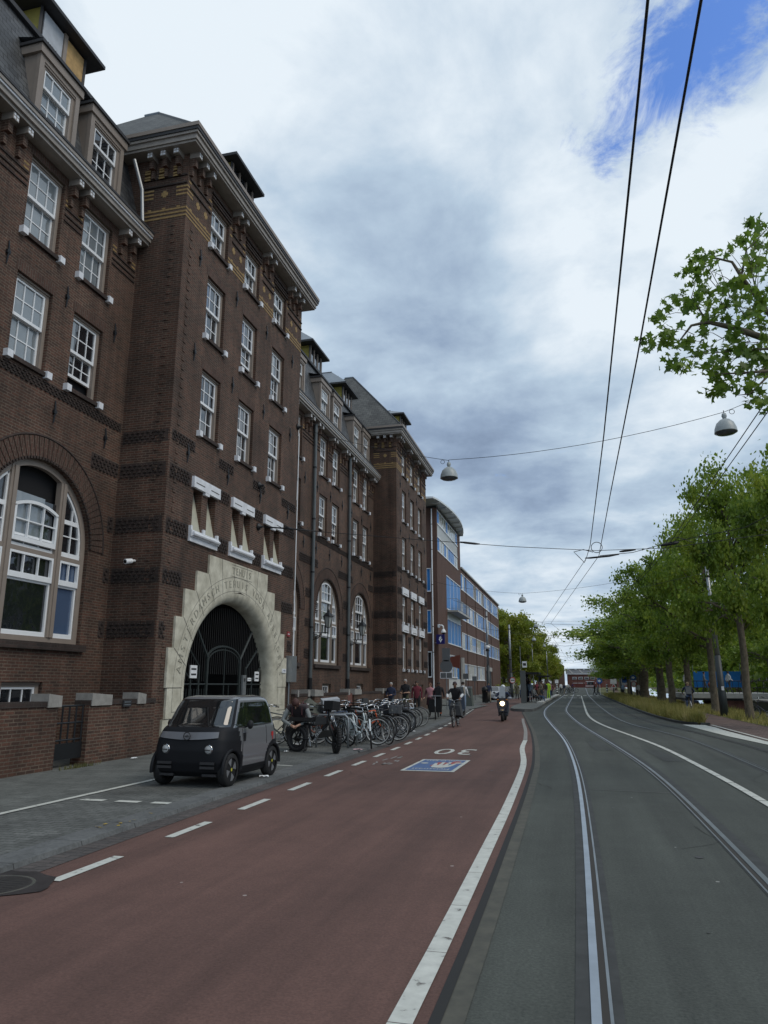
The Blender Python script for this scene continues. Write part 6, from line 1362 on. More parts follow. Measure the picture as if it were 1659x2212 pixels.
    dg = bpy.context.evaluated_depsgraph_get(); bm2 = bpy.data.meshes.new_from_object(o.evaluated_get(dg)); bpy.data.objects.remove(o)
    bm2.materials.clear(); ms = []
    for _, _, m_ in seg:
        if m_ not in ms: ms.append(m_)
    for m_ in ms: bm2.materials.append(m_)
    A = np.array([V[a] for a, c, m_ in seg]); Bv = np.array([V[c] for a, c, m_ in seg]); D = Bv-A; L2 = (D**2).sum(1); rad = np.array([(max(Rr[a])+max(Rr[c]))/2 for a, c, _ in seg]); mi = np.array([ms.index(m_) for _, _, m_ in seg])
    cen = np.array([p.center for p in bm2.polygons]); t = np.clip(((cen[:, None, :]-A[None])*D[None]).sum(2)/L2[None], 0, 1); dist = np.linalg.norm(cen[:, None, :]-(A[None]+t[..., None]*D[None]), axis=2)-rad[None]*.8
    bm2.polygons.foreach_set('material_index', mi[dist.argmin(1)].astype(np.int32)); bm2.polygons.foreach_set('use_smooth', [True]*len(bm2.polygons))
    P = bpy.data.objects.new('person', bm2); COL.objects.link(P); s_ = h/1.75; P.location = (x, y, z); P.rotation_euler = (0, 0, rz); P.scale = (s_, s_, s_); tag(P, label, 'person', group)
    up = dn.normalized(); fw_ = Vector((0, -1, 0)); fw_ = (fw_-up*fw_.dot(up)).normalized(); sd = up.cross(fw_); H = J['head']
    if helmet or cap or hair:
        m = MB().mat(helmet or cap or hair); prof = [(.001, .118), (.045, .112), (.075, .09), (.092, .055), (.096, .02)] if not helmet else [(.001, .15), (.06, .142), (.10, .11), (.13, .05), (.135, -.02), (.13, -.08)]
        if hair and not helmet: prof = prof+[(.094, -.02)]
        n = 16; vs = []
        for r, z_ in prof:
            for k in range(n):
                a = 2*pi*k/n; vs.append(H+up*z_+sd*(r*cos(a)*.9)-fw_*(r*sin(a)+.012))
        fs = [(i*n+k, i*n+(k+1) % n, (i+1)*n+(k+1) % n, (i+1)*n+k) for i in range(len(prof)-1) for k in range(n)]
        if not helmet: fs = [f for f in fs if not (f[0]//n >= 3 and (sum(vs[q].dot(fw_) for q in f)/4-H.dot(fw_)) > .045)]
        m.add(vs, fs)
        if cap: m.add([H+up*.06+sd*.06+fw_*.07, H+up*.06-sd*.06+fw_*.07, H+up*.045-sd*.05+fw_*.15, H+up*.045+sd*.05+fw_*.15], [(0, 1, 2, 3)])
        m.build('helmet' if helmet else 'cap' if cap else 'hair', P, True)
        if long_hair:
            m = MB().mat(hair); q = H-fw_*.07; m.tube([q+up*.05, q-up*.1-fw_*.02, J['chest']+Vector((0, .12, .0))], [.07, .085, .04], 8); m.build('hair', P, True)
        if helmet: m = MB().mat(M_GLASS); m.add([H+up*a_+sd*b_*.085+fw_*c_ for a_, b_, c_ in ((.05, -1, .075), (.05, 1, .075), (.055, 0, .128), (-.05, -1, .07), (-.05, 1, .07), (-.05, 0, .122))], [(0, 2, 5, 3), (2, 1, 4, 5)]); m.build('visor', P)
    if not helmet and fingers:
        m = MB().mat(skin); m.tube([H+fw_*.07+up*.02, H+fw_*.108-up*.018, H+fw_*.085-up*.028], [.010, .016, .009], 6); m.build('nose', P, True)
        for s in (-1, 1): m = MB().mat(skin); m.ball(tuple(H+sd*s*.078-up*.005), .022, 6, 5); m.build('ear', P, True)
        m = MB().mat(M_BLACK)
        for s in (-1, 1): m.ball(tuple(H+sd*s*.030+up*.018+fw_*.078), .011, 6, 4)
        m.box(*(H.x-.022, H.x+.022), *((H+fw_*.083).y-.004, (H+fw_*.083).y+.004), (H-up*.05).z-.004, (H-up*.05).z+.003) if abs(up.z) > .9 else None
        m.build('eyes', P)
    if skirt: m = MB().mat(skirt); m.lathe([(.14, .98), (.19, .8), (.24, .5), (.27, .28)], (0, 0, 0), 14); m.build('skirt', P, True)
    if coat: m = MB().mat(coat); m.lathe([(.17*b, .99), (.2*b, .75), (.21*b, .6)], (0, .0, 0), 14); m.build('coat_hem', P, True)
    if bag:
        m = MB().mat(bag); c_ = J['chest']; m.box(c_.x-.14, c_.x+.14, c_.y+.10, c_.y+.25, c_.z-.28, c_.z+.12)
        for s in (-.11, .11): m.tube([c_+Vector((s, .1, .1)), c_+Vector((s, .02, .16)), c_+Vector((s, -.11, .08)), c_+Vector((s, -.1, -.12)), c_+Vector((s, .1, -.2))], .014, 5)
        m.build('backpack', P)
    return P
S5 = 1.047
# man locking the fat tyre bicycle
person(-6.72, 17.55, .05, radians(8), 'person in a grey pullover and dark rucksack crouching over the fat tyre bicycle', 'crouch', top=fabric('dark vest', (.05, .04, .045)), sleeves=fabric('heather grey', (.24, .26, .26)), legs=fabric('dark trousers', (.03, .028, .03)), hair=mat('reddish dark hair', (.07, .03, .025), .7), bag=mat('dark red bag', (.08, .03, .035), .8), h=1.9)
# walkers beyond the bicycles
gz = .05
PW = 'people walking past the bicycle rack'
def pgx(x, y): return x*S5, y*S5
for (x, y, lab, kw) in [
    (-9.05, 36.4, 'person in a navy jumper holding a white sheet, first by the brick wall', dict(pose='hold', top=NAVY, legs=CHAR, skin=SKIN, hair=HAIRG, h=1.68)),
    (-8.5, 37.2, 'tall bald person in a black waistcoat and bare arms holding a phone', dict(pose='hold', top=BLK, legs=OLIVE, bare_arm=True, sleeves=CHAR, hair=HAIRG, h=1.84)),
    (-7.95, 37.4, 'person in a wine red jacket with sunglasses', dict(top=WINE, legs=BLK, hair=HAIRB, h=1.74)),
    (-7.35, 37.8, 'person with long hair in a pink top and dark open cardigan', dict(pose='walk', top=PINKC, sleeves=fabric('plum', (.08, .025, .04)), legs=BLK, hair=mat('reddish hair', (.12, .05, .03), .7), long_hair=True, h=1.66, coat=fabric('plum coat', (.05, .02, .03)))),
    (-6.75, 37.0, 'person seen from behind in black with a dark round backpack', dict(pose='walk', top=BLK, legs=BLK, hair=HAIRB, h=1.70, bag=BLK, rz=pi)),
    (-5.95, 39.8, 'person in a white jacket with a tan bag behind the cyclist', dict(pose='walk', top=WHITEC, legs=BLUEC, hair=HAIRB, h=1.72, bag=BEIGE, rz=pi*.9))]:
    kw = dict(kw); rz = kw.pop('rz', radians(random.uniform(-15, 15))); person(x, y, gz, rz, lab, group=None, **kw)
# shopping trolley like pushchairs and parked scooter behind
t = thing('cargo_bicycle', 'black cargo bicycle with orange reflectors behind the walkers', 'cargo bicycle', (-6.6, 35.2, .05), radians(100)); m = MB().mat(M_BLACKP)
m.prism([(-.2, -.3, .3), (.9, -.3, .35), (1.0, -.3, .85), (-.3, -.3, .9)], (0, 1, 0), .6); m.build('cargo_box', t); m = MB().mat(M_BLACK)
for x in (1.0, -.9): m.torus((x, 0, .3), .28, .025, 'y', 20, 6)
m.build('wheels', t); m = MB().mat(mat('orange reflector', (.5, .15, .08), .5)); m.box(.95, 1.03, -.3, -.2, .2, .8); m.build('reflector', t); m = MB().mat(M_METAL); m.tube([(-.9, 0, .3), (-.6, 0, .5), (-.4, 0, 1.0)], .02, 6); m.tube([(-.4, -.3, 1.05), (-.4, .3, 1.05)], .015, 6); m.build('frame', t)
t = thing('parked_scooter', 'blue grey motor scooter parked behind the cyclist', 'scooter', (-6.0, 38.2, .05), radians(75)); m = MB().mat(mat('blue grey paint', (.12, .15, .20), .35, coat=.4)); m.prism([(-.75, -.16, .35), (-.1, -.16, .30), (.0, -.16, .75), (-.8, -.16, .85)], (0, 1, 0), .32); m.prism([(.45, -.2, .35), (.55, -.2, .35), (.42, -.2, 1.0), (.34, -.2, 1.0)], (0, 1, 0), .4); m.prism([(-.1, -.15, .26), (.5, -.15, .26), (.5, -.15, .34), (-.1, -.15, .34)], (0, 1, 0), .3); m.build('bodywork', t); m = MB().mat(M_GLASSC); m.quad((.4, -.22, 1.0), (.4, .22, 1.0), (.28, .18, 1.45), (.28, -.18, 1.45)); m.build('windscreen', t)
m = MB().mat(M_BLACK)
for x in (.62, -.55): m.torus((x, 0, .24), .18, .06, 'y', 20, 8)
m.build('wheels', t, True)
# cyclist riding towards the camera
cyx, cyy = -4.76, 29.1
bb2 = bike((cyx+.0, cyy+1.08), -pi/2, 'black city bicycle ridden towards the camera by a person in black', col=(.05, .055, .05), rack=True, z=.009, grp='ridden bicycles', whitewall=False)
person(cyx, cyy+.72, .03, 0, 'person in a black top and long dark skirt cycling towards the camera', 'ride', top=BLK, sleeves=BLK, legs=CHAR, skin=SKIND, hair=mat('wound dark hair', (.05, .03, .04), .7), h=1.70, skirt=None)
m = MB().mat(CHAR); m.add([(-.18, .12, 1.0), (.18, .12, 1.0), (.2, -.36, .80), (-.2, -.36, .80), (-.24, .1, .35), (.30, .1, .3), (.26, -.32, .42), (-.22, -.34, .45)], [(0, 1, 2, 3), (0, 4, 7, 3), (1, 5, 6, 2), (3, 2, 6, 7), (0, 1, 5, 4)]); sk_ = m.build('skirt', loc=(0, 0, 0)); P_ = [o for o in bpy.data.objects if o.get('label', '').startswith('person in a black top and long')][0]; sk_.parent = P_
m = MB().mat(WHITEC)
for s in (-1, 1): m.tube([(.31*s, -.20, 1.24), (.285*s, -.36, 1.17), (.265*s, -.46, 1.12)], [.06, .055, .045], 8)
o = m.build('white_cuffs', P_, True)
# motor scooter with rider
sx, sy = -3.39, 34.4
t = thing('motor_scooter', 'dark motor scooter with its headlight on riding towards the camera', 'scooter', (sx, sy+.6, .005), 0)
m = MB().mat(M_BLACK); m.torus((0, -.6, .26), .20, .065, 'x', 24, 10); wo = m.build('wheel', t, True); m = MB().mat(M_METAL); m.lathe([(.001, -.03), (.15, -.03), (.15, .03), (.001, .03)], (0, -.6, .26), 16, 'x'); m.build('rim', wo); m = MB().mat(M_BLACK); m.torus((0, .65, .26), .20, .065, 'x', 24, 10); m.build('wheel', t, True)
m = MB().mat(mat('scooter midnight paint', (.03, .035, .05), .3, coat=.5)); m.prism([(-.2, -.42, .42), (.2, -.42, .42), (.27, -.42, .75), (.2, -.45, 1.02), (-.2, -.45, 1.02), (-.27, -.42, .75)], (0, 1, 0), .10); m.prism([(-.09, -.86, .42), (.09, -.86, .42), (.10, -.4, .50), (-.10, -.4, .50)], (0, 0, 1), .07); m.box(-.2, .2, -.35, .15, .26, .34); m.prism([(-.17, .1, .34), (.17, .1, .34), (.2, .1, .78), (-.2, .1, .78)], (0, 1, 0), .75); m.build('bodywork', t)
m = MB().mat(M_BLACK); m.box(-.17, .17, -.02, .8, .782, .86); m.build('seat', t); m = MB().mat(M_BLACKP); m.tube([(-.36, -.38, 1.02), (0, -.42, 1.06), (.36, -.38, 1.02)], .02, 6); m.tube([(0, -.45, .45), (0, -.6, .26)], .04, 6); m.build('handlebar', t)
m = MB().mat(mat('lit headlight', (1, .9, .6), .3, emit=(1.0, .72, .35, 7))); m.poly([(.10*cos(a)*(1.0 if sin(a) < .3 else 1.0), -.50, .80+.10*sin(a)*(1.25 if sin(a) < 0 else .75)) for a in np.linspace(0, 2*pi, 16)[:-1]]); m.build('headlight', t)
m = MB().mat(mat('amber lamp', (.6, .2, .02), .3)); 
for s in (-.2, .2): m.box(s-.04, s+.04, -.47, -.44, .93, .97)
m.build('indicator', t); m = MB().mat(mat('screen plastic', (.30, .33, .36), .08)); m.add([(-.14, -.44, 1.02), (.14, -.44, 1.02), (.13, -.30, 1.5), (.0, -.28, 1.56), (-.13, -.30, 1.5)], [(0, 1, 2, 3, 4)]); m.build('windscreen', t)
m = MB().mat(M_BLACKP)
for s in (-1, 1): m = MB().mat(M_BLACKP); m.tube([(.26*s, -.4, 1.03), (.34*s, -.38, 1.22)], .01, 5); m.ball((.36*s, -.38, 1.25), .05, 8, 6, (1.2, .4, .8)); m.build('mirror', t, True)
for s in (-1, 1): m = MB().mat(mat('pale hand guard', (.35, .38, .42), .6)); m.ball((.33*s, -.42, 1.02), .07, 10, 6, (1.5, .8, .8)); m.build('hand_muff', t, True)
person(sx, sy+.78, .02, 0, 'person in a navy jacket and white helmet riding the motor scooter', 'scooter', top=NAVY, legs=fabric('slate', (.07, .08, .10)), helmet=mat('white helmet', (.6, .62, .65), .3, coat=.5), h=1.72)

# ---------------------------------------------------------------- tram stop
def shelter(y, label, L_=3.8):
    t = thing('tram_shelter', label, 'shelter', (-4.35, y, .16)); m = MB().mat(M_BLACKP)
    m.box(-.2, 1.15, 0, L_, 2.35, 2.5); m.build('roof', t)
    for yy in (.05, L_/2, L_-.05): m = MB().mat(M_BLACKP); m.box(-.06, .06, yy-.04, yy+.04, 0, 2.349); m.build('post', t)
    for a in (0, 1): m = MB().mat(glassmat('shelter glass', (.03, .04, .045))); m.box(-.012, .012, .1+a*L_/2, L_/2*(a+1)-.1, .25, 2.1); m.build('glass_panel', t)
    m = MB().mat(M_METAL); m.box(.1, .5, .6, L_-.6, .42, .47); m.build('bench', t); return t
shelter(64.5, 'dark tram shelter at the near end of the platform'); shelter(88, 'second tram shelter farther along the platform')
t = thing('stop_pillar', 'grey slab pillar with a white stop sign at the near end of the platform', 'pillar', (-4.3, 62.9, .16)); m = MB().mat(mat('grey green pillar', (.10, .11, .11), .6)); m.box(-.33, .1, -.12, .12, 0, 2.6); m.build('pillar', t); m = MB().mat(M_METAL); m.tube([(-.25, 0, 2.6), (-.25, 0, 4.6)], .03, 6); m.build('pole', t); m = MB().mat(M_WHITE); m.box(-.12, .25, -.03, .03, 2.85, 3.35); so2 = m.build('stop_sign', t); m = MB().mat(M_DARKTRIM); m.box(-.06, .19, -.034, -.031, 3.0, 3.2); m.build('sign_print', so2)
Z = .16
PS = 'people waiting at the tram stop'
for (x, y, lab, kw) in [
    (-3.75, 65.2, 'seated person in a grey jacket at the shelter, nearest the pillar', dict(pose='sit', top=GREYC, legs=CHAR)),
    (-3.45, 66.2, 'seated person in blue jeans leaning forward beside the grey jacket', dict(pose='sit', top=BROWNC, legs=DENIM)),
    (-3.7, 70.0, 'person in a red top standing behind the seated pair', dict(top=WINE, legs=BLK)),
    (-3.35, 72.5, 'tall person in brown standing mid platform', dict(top=BROWNC, legs=CHAR, h=1.85)),
    (-3.15, 75.2, 'person in a black vest with grey trousers on the platform', dict(top=BLK, legs=GREYC, bare_arm=True)),
    (-2.95, 77.0, 'person in full high visibility yellow work clothes', dict(top=HIVIS, legs=HIVIS, h=1.82)),
    (-3.1, 84.5, 'person in a white shirt beyond the yellow worker', dict(top=WHITEC, legs=NAVY, pose='walk')),
    (-4.15, 74.0, 'person in olive green inside the first shelter', dict(top=OLIVE, legs=BLK)),
    (-3.9, 79.5, 'person in charcoal by the shelter end', dict(top=CHAR, legs=DENIM))]:
    person(x, y, Z, radians({'sit': 70}.get(kw.get('pose'), random.uniform(-60, 60))), lab, group=None, fingers=False, **kw)
m = MB().mat(HIVIS)
for (x, y, lab, kw) in [
    (-6.6, 84.0, 'person in a dark olive coat and black tights walking by the parked cars', dict(pose='walk', top=OLIVE, legs=BLK, coat=OLIVE)),
    (-6.6, 90.5, 'person in a white shirt and jeans pushing a bicycle on the red street', dict(pose='walk', top=WHITEC, legs=DENIM)),
    (-7.9, 68.5, 'person in a dark open jacket and beige trousers beside the tall litter bin', dict(pose='walk', top=NAVY, legs=BEIGE)),
    (-4.6, 124, 'person in a light blue jacket near the far crossing', dict(pose='walk', top=BLUEC, legs=NAVY, rz=1.2)),
    (2.35, 119.6, 'person in black crossing the tram tracks at the far zebra', dict(pose='walk', top=BLK, legs=BLK, rz=-1.4)),
    (2.85, 119.9, 'person in a grey jacket crossing just behind the one in black', dict(pose='walk', top=GREYC, legs=CHAR, rz=-1.4)),
    (7.0, 96, 'person in a white shirt with a dark waistcoat under the trees', dict(pose='walk', top=WHITEC, legs=BLK)),
    (7.6, 101, 'person in white near the path signs', dict(top=WHITEC, legs=NAVY)),
    (-2.9, 131, 'person in white beyond the far crossing', dict(pose='walk', top=WHITEC, legs=BLK))]:
    kw = dict(kw); rz = kw.pop('rz', 0.2); person(x, y, .05+hump(y), rz, lab.replace('police style ', 'office '), fingers=False, **kw)
# bins
def bin_(x, y, label):
    t = thing('litter_bin', label, 'bin', (x, y, .05)); m = MB().mat(M_BLACKP); m.lathe([(.27, 0), (.27, 1.0), (.30, 1.02), (.30, 1.12)], (0, 0, 0), 16); m.build('drum', t, True); m = MB().mat(M_IRON); m.lathe([(.31, 1.12), (.30, 1.3), (.1, 1.42), (.001, 1.43)], (0, 0, 0), 16); m.build('lid', t, True)
bin_(-8.25, 68.5, 'tall black litter bin on the pavement by the first tram pole')
t = thing('recycling_container', 'grey green tapered recycling container at the office corner', 'container', (-8.3, 57.0, .05)); m = MB().mat(mat('grey green steel', (.10, .12, .11), .6)); m.prism([(-.5, -.4, 0), (.5, -.4, 0), (.4, -.4, 1.3), (-.4, -.4, 1.3)], (0, 1, 0), .9); m.build('body', t); m = MB().mat(M_METAL); m.box(-.42, .42, -.42, .52, 1.3, 1.45); m.build('lid', t)
# bicycle of the right-hand path rider, and the far bicycle group
bike((5.95, 45.0), pi/2+.05, 'bicycle with white mudguard ridden away on the brick path', col=(.05, .05, .05), z=.03, fender=(.5, .5, .5), grp='ridden bicycles', whitewall=True)
person(5.97, 45.35, .05, pi, 'person in a navy jacket with a grey bag cycling away on the brick path', 'ride', top=NAVY, legs=DENIM, shoes=SHOEW, hair=HAIRL, h=1.72, bag=GREYC)
bike((8.9, 38.6), pi*.9, 'bicycle with white grips leaning at the canal edge on the right', col=(.03, .03, .05), grp='canal side bicycles', z=.03, lean=.05)
for i, (x, y) in enumerate(((-1.6, 131), (-2.4, 134.5), (-1.0, 137))):
    bike((x-.5, y), 0, ['loaded cargo style bicycle crossing beyond the zebra', 'black bicycle with rider beyond the zebra, left one', 'bicycle beyond the zebra, right one'][i], z=.01+hump(y), grp='ridden bicycles'); person(x-.15, y, hump(y)+.03, pi/2, ['person in white cycling across beyond the zebra', 'person in light grey cycling across, left of the two', 'person in a dark purple jacket cycling across'][i], 'ride', top=[WHITEC, GREYC, fabric('purple', (.08, .04, .12))][i], legs=CHAR, fingers=False)

for (x, y, top, legs, lab, ps) in [(-4.2, 67.8, BLUEC, NAVY, 'person in a light blue top standing against the first shelter glass', 'stand'), (-3.3, 69.0, BEIGE, CHAR, 'person in a beige jacket between the red top and the seated pair', 'hold'), (-3.0, 80.8, PINKC, DENIM, 'person in a pink top beyond the yellow worker', 'walk'), (-3.6, 90.5, BLK, GREYC, 'person in black by the second shelter', 'stand'), (-3.2, 95.0, WINE, NAVY, 'person in dark red past the second shelter', 'walk'), (-7.2, 101, GREYC, BLK, 'person in grey walking up the left pavement beyond the cars', 'walk'), (-6.9, 108, WHITEC, DENIM, 'person in a white top far up the left pavement', 'walk'), (-2.2, 123, NAVY, BEIGE, 'person in navy with beige trousers at the left of the far zebra', 'walk'), (5.9, 108, BLUEC, BLK, 'person in light blue on the path between the sign posts', 'walk')]:
    person(x, y, (.16 if -4.6 < x < -2.8 and y < 112 else .05)+hump(y), random.uniform(-1, 1), lab, ps, top=top, legs=legs, fingers=False, h=random.uniform(1.62, 1.84))
NEARLEAF = [(2.98,11.3,7.14),(3.15,11.9,6.96),(3.17,12.4,6.77),(2.82,11.4,6.07),(2.8,12.0,6.89),(1.5,12.6,7.51),(1.45,11.6,6.95),(1.62,12.1,7.59),(1.82,12.7,7.97),(1.81,11.7,7.66),(2.05,12.3,8.12),(1.64,11.3,6.97),(1.85,11.9,7.31),(1.91,12.4,7.23),(1.62,11.4,6.88),(2.02,12.0,7.73),(2.19,12.6,8.14),(2.13,11.6,8.16),(2.28,12.1,8.63),(2.48,12.7,8.94),(2.36,11.7,8.44),(2.53,12.3,8.64),(2.46,11.3,8.27),(2.48,11.9,8.14),(2.64,12.4,8.55),(2.21,11.4,7.89),(2.42,12.0,7.95),(2.72,12.6,8.12),(2.63,11.6,7.76),(2.81,12.1,7.86),(2.4,12.7,7.99),(2.13,11.7,7.65),(2.45,12.3,7.65),(2.2,11.3,7.42),(2.8,11.9,8.66),(3.11,12.4,9.02),(2.95,11.4,8.5),(3.27,12.0,8.92),(3.56,12.6,9.32),(3.11,11.6,8.84),(3.45,12.1,8.87),(3.47,12.7,9.12),(3.09,11.7,8.32),(3.29,12.3,8.52),(3.1,11.3,8.02),(3.06,11.9,8.04),(3.15,12.4,8.12),(2.82,11.4,7.41),(2.91,12.0,8.14),(3.03,12.6,8.31),(2.05,11.6,6.93),(2.09,12.1,7.04),(2.42,12.7,7.21),(2.14,11.7,6.75),(2.1,12.3,6.85),(1.86,11.3,6.42),(1.77,11.9,6.68),(1.94,12.4,6.82),(2.27,11.4,6.44),(2.48,12.0,6.59),(2.67,12.6,6.96),(2.38,11.6,6.75),(2.67,12.1,6.92),(2.56,12.7,7.63),(2.27,11.7,7.11),(3.18,12.3,7.34),(2.68,11.3,6.92),(2.71,11.9,7.03),(2.82,12.4,7.14),(2.73,11.4,6.55),(3.05,12.0,6.81),(2.94,12.6,6.77),(2.81,11.6,6.37),(2.55,12.1,6.43),(2.6,12.7,6.7),(2.34,11.7,6.09),(2.61,12.3,6.34),(2.59,11.3,6.0),(2.92,11.9,6.17),(3.2,12.4,6.58),(3.03,11.4,6.42),(2.92,12.0,6.08),(3.16,12.6,6.07),(2.99,11.6,5.81),(3.39,12.1,8.61),(3.57,12.7,8.73),(3.15,11.7,7.51),(3.35,12.3,7.41),(3.16,11.3,7.59),(3.08,11.9,7.69),(2.77,12.4,7.85),(2.41,11.4,7.32),(2.61,12.0,7.46),(3.16,12.6,7.73),(3.07,11.6,7.62),(3.25,12.1,6.9)]
# ---------------------------------------------------------------- trees
LEAF7 = [(0, -.55), (.16, -.30), (.5, -.25), (.30, .02), (.42, .38), (.14, .22), (0, .62), (-.14, .22), (-.42, .38), (-.30, .02), (-.5, -.25), (-.16, -.30)]
LEAF5 = [(0, -.5), (.42, -.15), (.26, .2), (0, .6), (-.26, .2), (-.42, -.15)]
def leaves(name, centers, sigma, n, size, m_, shape, seed, flat=.5, extra=None):
    rng = np.random.default_rng(seed); C = np.array(centers); idx = rng.integers(0, len(C), n)
    s = np.array(sigma) if np.ndim(sigma) else np.full(len(C), sigma)
    P = C[idx]+rng.normal(0, 1, (n, 3))*s[idx][:, None]*np.array([1, 1, .75])
    if extra is not None: P = extra(P, rng); n = len(P)
    nrm = rng.normal(0, 1, (n, 3))*np.array([1, 1, flat])+np.array([0, 0, .55]); nrm /= np.linalg.norm(nrm, axis=1)[:, None]
    a = np.cross(nrm, rng.normal(0, 1, (n, 3))); a /= np.linalg.norm(a, axis=1)[:, None]; b = np.cross(nrm, a); sz = size*rng.uniform(.6, 1.25, n)
    S = np.array(shape); K = len(S); V = P[:, None, :]+(a[:, None, :]*S[None, :, 0:1]+b[:, None, :]*S[None, :, 1:2]+nrm[:, None, :]*(-.5*(S[None, :, 0:1]**2)))*sz[:, None, None]
    me = bpy.data.meshes.new(name); me.vertices.add(n*K); me.vertices.foreach_set('co', V.reshape(-1).astype(np.float32)); me.loops.add(n*K); me.loops.foreach_set('vertex_index', np.arange(n*K, dtype=np.int32)); me.polygons.add(n); me.polygons.foreach_set('loop_start', np.arange(n, dtype=np.int32)*K)
    try: me.polygons.foreach_set('loop_total', np.full(n, K, dtype=np.int32))
    except Exception: pass
    me.materials.append(m_); me.update(calc_edges=True); me.validate(); return me
def tree_proto(seed, H=12.5, base=4.2, rx=4.6, trunk_r=.30, nleaf=17000, lsize=.225, m_=None, lean=0.0, shape=LEAF5, bulge=(0, 0)):
    rng = random.Random(seed); t = MB().mat(M_BARK); h0 = base+rng.uniform(.3, 1.0)
    trunk = [(0, 0, -.1), (.02, .01, .25), (lean*.3, .05, 1.5), (lean*.6+.05, -.04, 3), (lean, .02, h0), (lean*1.2+rng.uniform(-.3, .3), rng.uniform(-.3, .3), h0+(H-h0)*.45), (lean, 0, H-1.5)]
    t.tube(trunk, [trunk_r*1.55, trunk_r*1.12, trunk_r, trunk_r*.93, trunk_r*.85, trunk_r*.5, trunk_r*.15], 12)
    cents = []; sig = []
    nb = 15
    for i in range(nb):
        a = 2*pi*i/nb*2.39+rng.uniform(-.3, .3); zf = (i+.5)/nb; z0 = h0-.7+zf*(H-h0-1.2); reach = rx*(sin(pi*min(1, .22+.72*(zf*.86+.05)))**.6)*rng.uniform(.72, 1.12)
        st = Vector((lean, 0, z0*.9+.3)); en = Vector((lean+cos(a)*reach+bulge[0]*(1-abs(zf-.4)), sin(a)*reach+bulge[1], z0+rng.uniform(.3, 1.6)))
        mid = st.lerp(en, .45)+Vector((0, 0, rng.uniform(.1, .6))); t.tube([st, mid, en], [trunk_r*.34, trunk_r*.2, .025], 6)
        for k in range(7):
            f = rng.uniform(.45, 1.06); p = st.lerp(en, f)+Vector((rng.gauss(0, .55), rng.gauss(0, .55), rng.gauss(0, .4))); q = st.lerp(en, max(.2, f-.3)); t.tube([q, (q+p)/2+Vector((0, 0, .1)), p], [.05, .03, .012], 4)
            cents.append(tuple(p)); sig.append(rng.uniform(.3, .62))
    for k in range(8): cents.append((lean+rng.gauss(0, rx*.25), rng.gauss(0, rx*.25), H-1+rng.gauss(0, .5))); sig.append(.5)
    return t.mesh('trunk', True), leaves('crown', cents, sig, nleaf, lsize, m_ or M_LEAF, shape, seed)
TP = [tree_proto(1), tree_proto(2, H=13.5, rx=5.0, nleaf=18000), tree_proto(3, H=12.0, rx=4.4, base=3.8), tree_proto(4, H=11.5, rx=5.2, base=3.6, nleaf=18500)]
TPB = [tree_proto(11, H=13, rx=5.4, base=3.0, nleaf=15000, m_=M_LEAF2, lsize=.3), tree_proto(12, H=12, rx=5.2, base=2.8, nleaf=15000, m_=M_LEAF2, lsize=.3)]
def tree(x, y, k, label, s=1, rz=0, grp='plane trees along the canal', protos=None, tr=None):
    T = thing('plane_tree', label, 'tree', (x, y, .03+hump(y)), rz, group=grp); s = s if isinstance(s, tuple) else (s, s); T.scale = (s[0], s[0], s[1])
    for nm, me in zip(('trunk', 'crown'), (protos or TP)[k]): o = bpy.data.objects.new(nm, me); COL.objects.link(o); o.parent = T
    return T
RT = [(8.3, 30.5, 1, (.52, .80), .4, 'plane tree at the right edge of the view, crown above the lamp wire'), (7.6, 38.2, 0, (.58, .98), 1.2, 'pale barked plane tree just right of the near tram pole'), (7.5, 46.5, 2, (.66, .98), 2.2, 'plane tree with a hollow scar just left of the near tram pole'), (7.1, 53.5, 3, (.72, .92), 3.3, 'leaning dark plane tree behind the right hand cyclist'), (7.3, 65.3, 1, (.92, .80), 4.4, 'slim plane tree left of the right hand cyclist'), (7.6, 76.0, 0, (1.15, .78), 5.0, 'plane tree by the bridge, behind the slim one'), (6.9, 85.6, 2, (1.45, .86), .9, 'thick dark plane tree at the far end of the dry grass'),
      (7.6, 97, 3, (1.2, .72), 2.9, 'plane tree behind the blue cycle signs'), (7.8, 108, 1, (1.0, .62), 1.7, 'plane tree behind the zone sign'), (7.4, 120, 0, (.95, .62), 3.8, 'plane tree at the far crossing, right side'), (7.2, 134, 2, (.85, .55), .3, 'plane tree just beyond the far crossing'), (6.9, 150, 3, (.72, .5), 5.4, 'plane tree beside the red tram'), (8.5, 168, 1, (.7, .5), 2.0, 'far plane tree beyond the red tram')]
for x, y, k, s, rz, lab in RT: tree(x, y, k, lab, s, rz)
for i, (x, y, k, s) in enumerate([(22, 62, 1, .9), (20, 88, 0, .9), (22, 112, 2, 1), (20, 140, 3, .9), (16.5, 52, 3, .75)]): tree(x, y, k, ['tree on the far quay behind the bridge', 'tree on the far quay, farther up the canal', 'third tree up the far quay', 'last tree up the far quay', 'low tree across the water at the right edge'][i], s, i*1.3, grp='trees across the canal')
LT = [(-10.5, 119, 0, 1.0, 'first olive green tree right of the office block'), (-12.5, 131, 1, 1.05, 'olive tree behind the first, farther from the street'), (-8.2, 133, 1, .92, 'olive tree above the tram shelters'), (-7.2, 147, 0, .82, 'olive tree farther up the left row'), (-6.6, 160, 1, .68, 'small crowned olive tree near the end of the left row'), (-5.6, 174, 0, .5, 'last and smallest olive tree of the left row'), (-14.5, 122, 1, 1.15, 'tall olive tree beside the office block wall')]
for x, y, k, s, lab in LT: tree(x, y, k, lab, s, y, grp='olive green trees left of the street', protos=TPB)
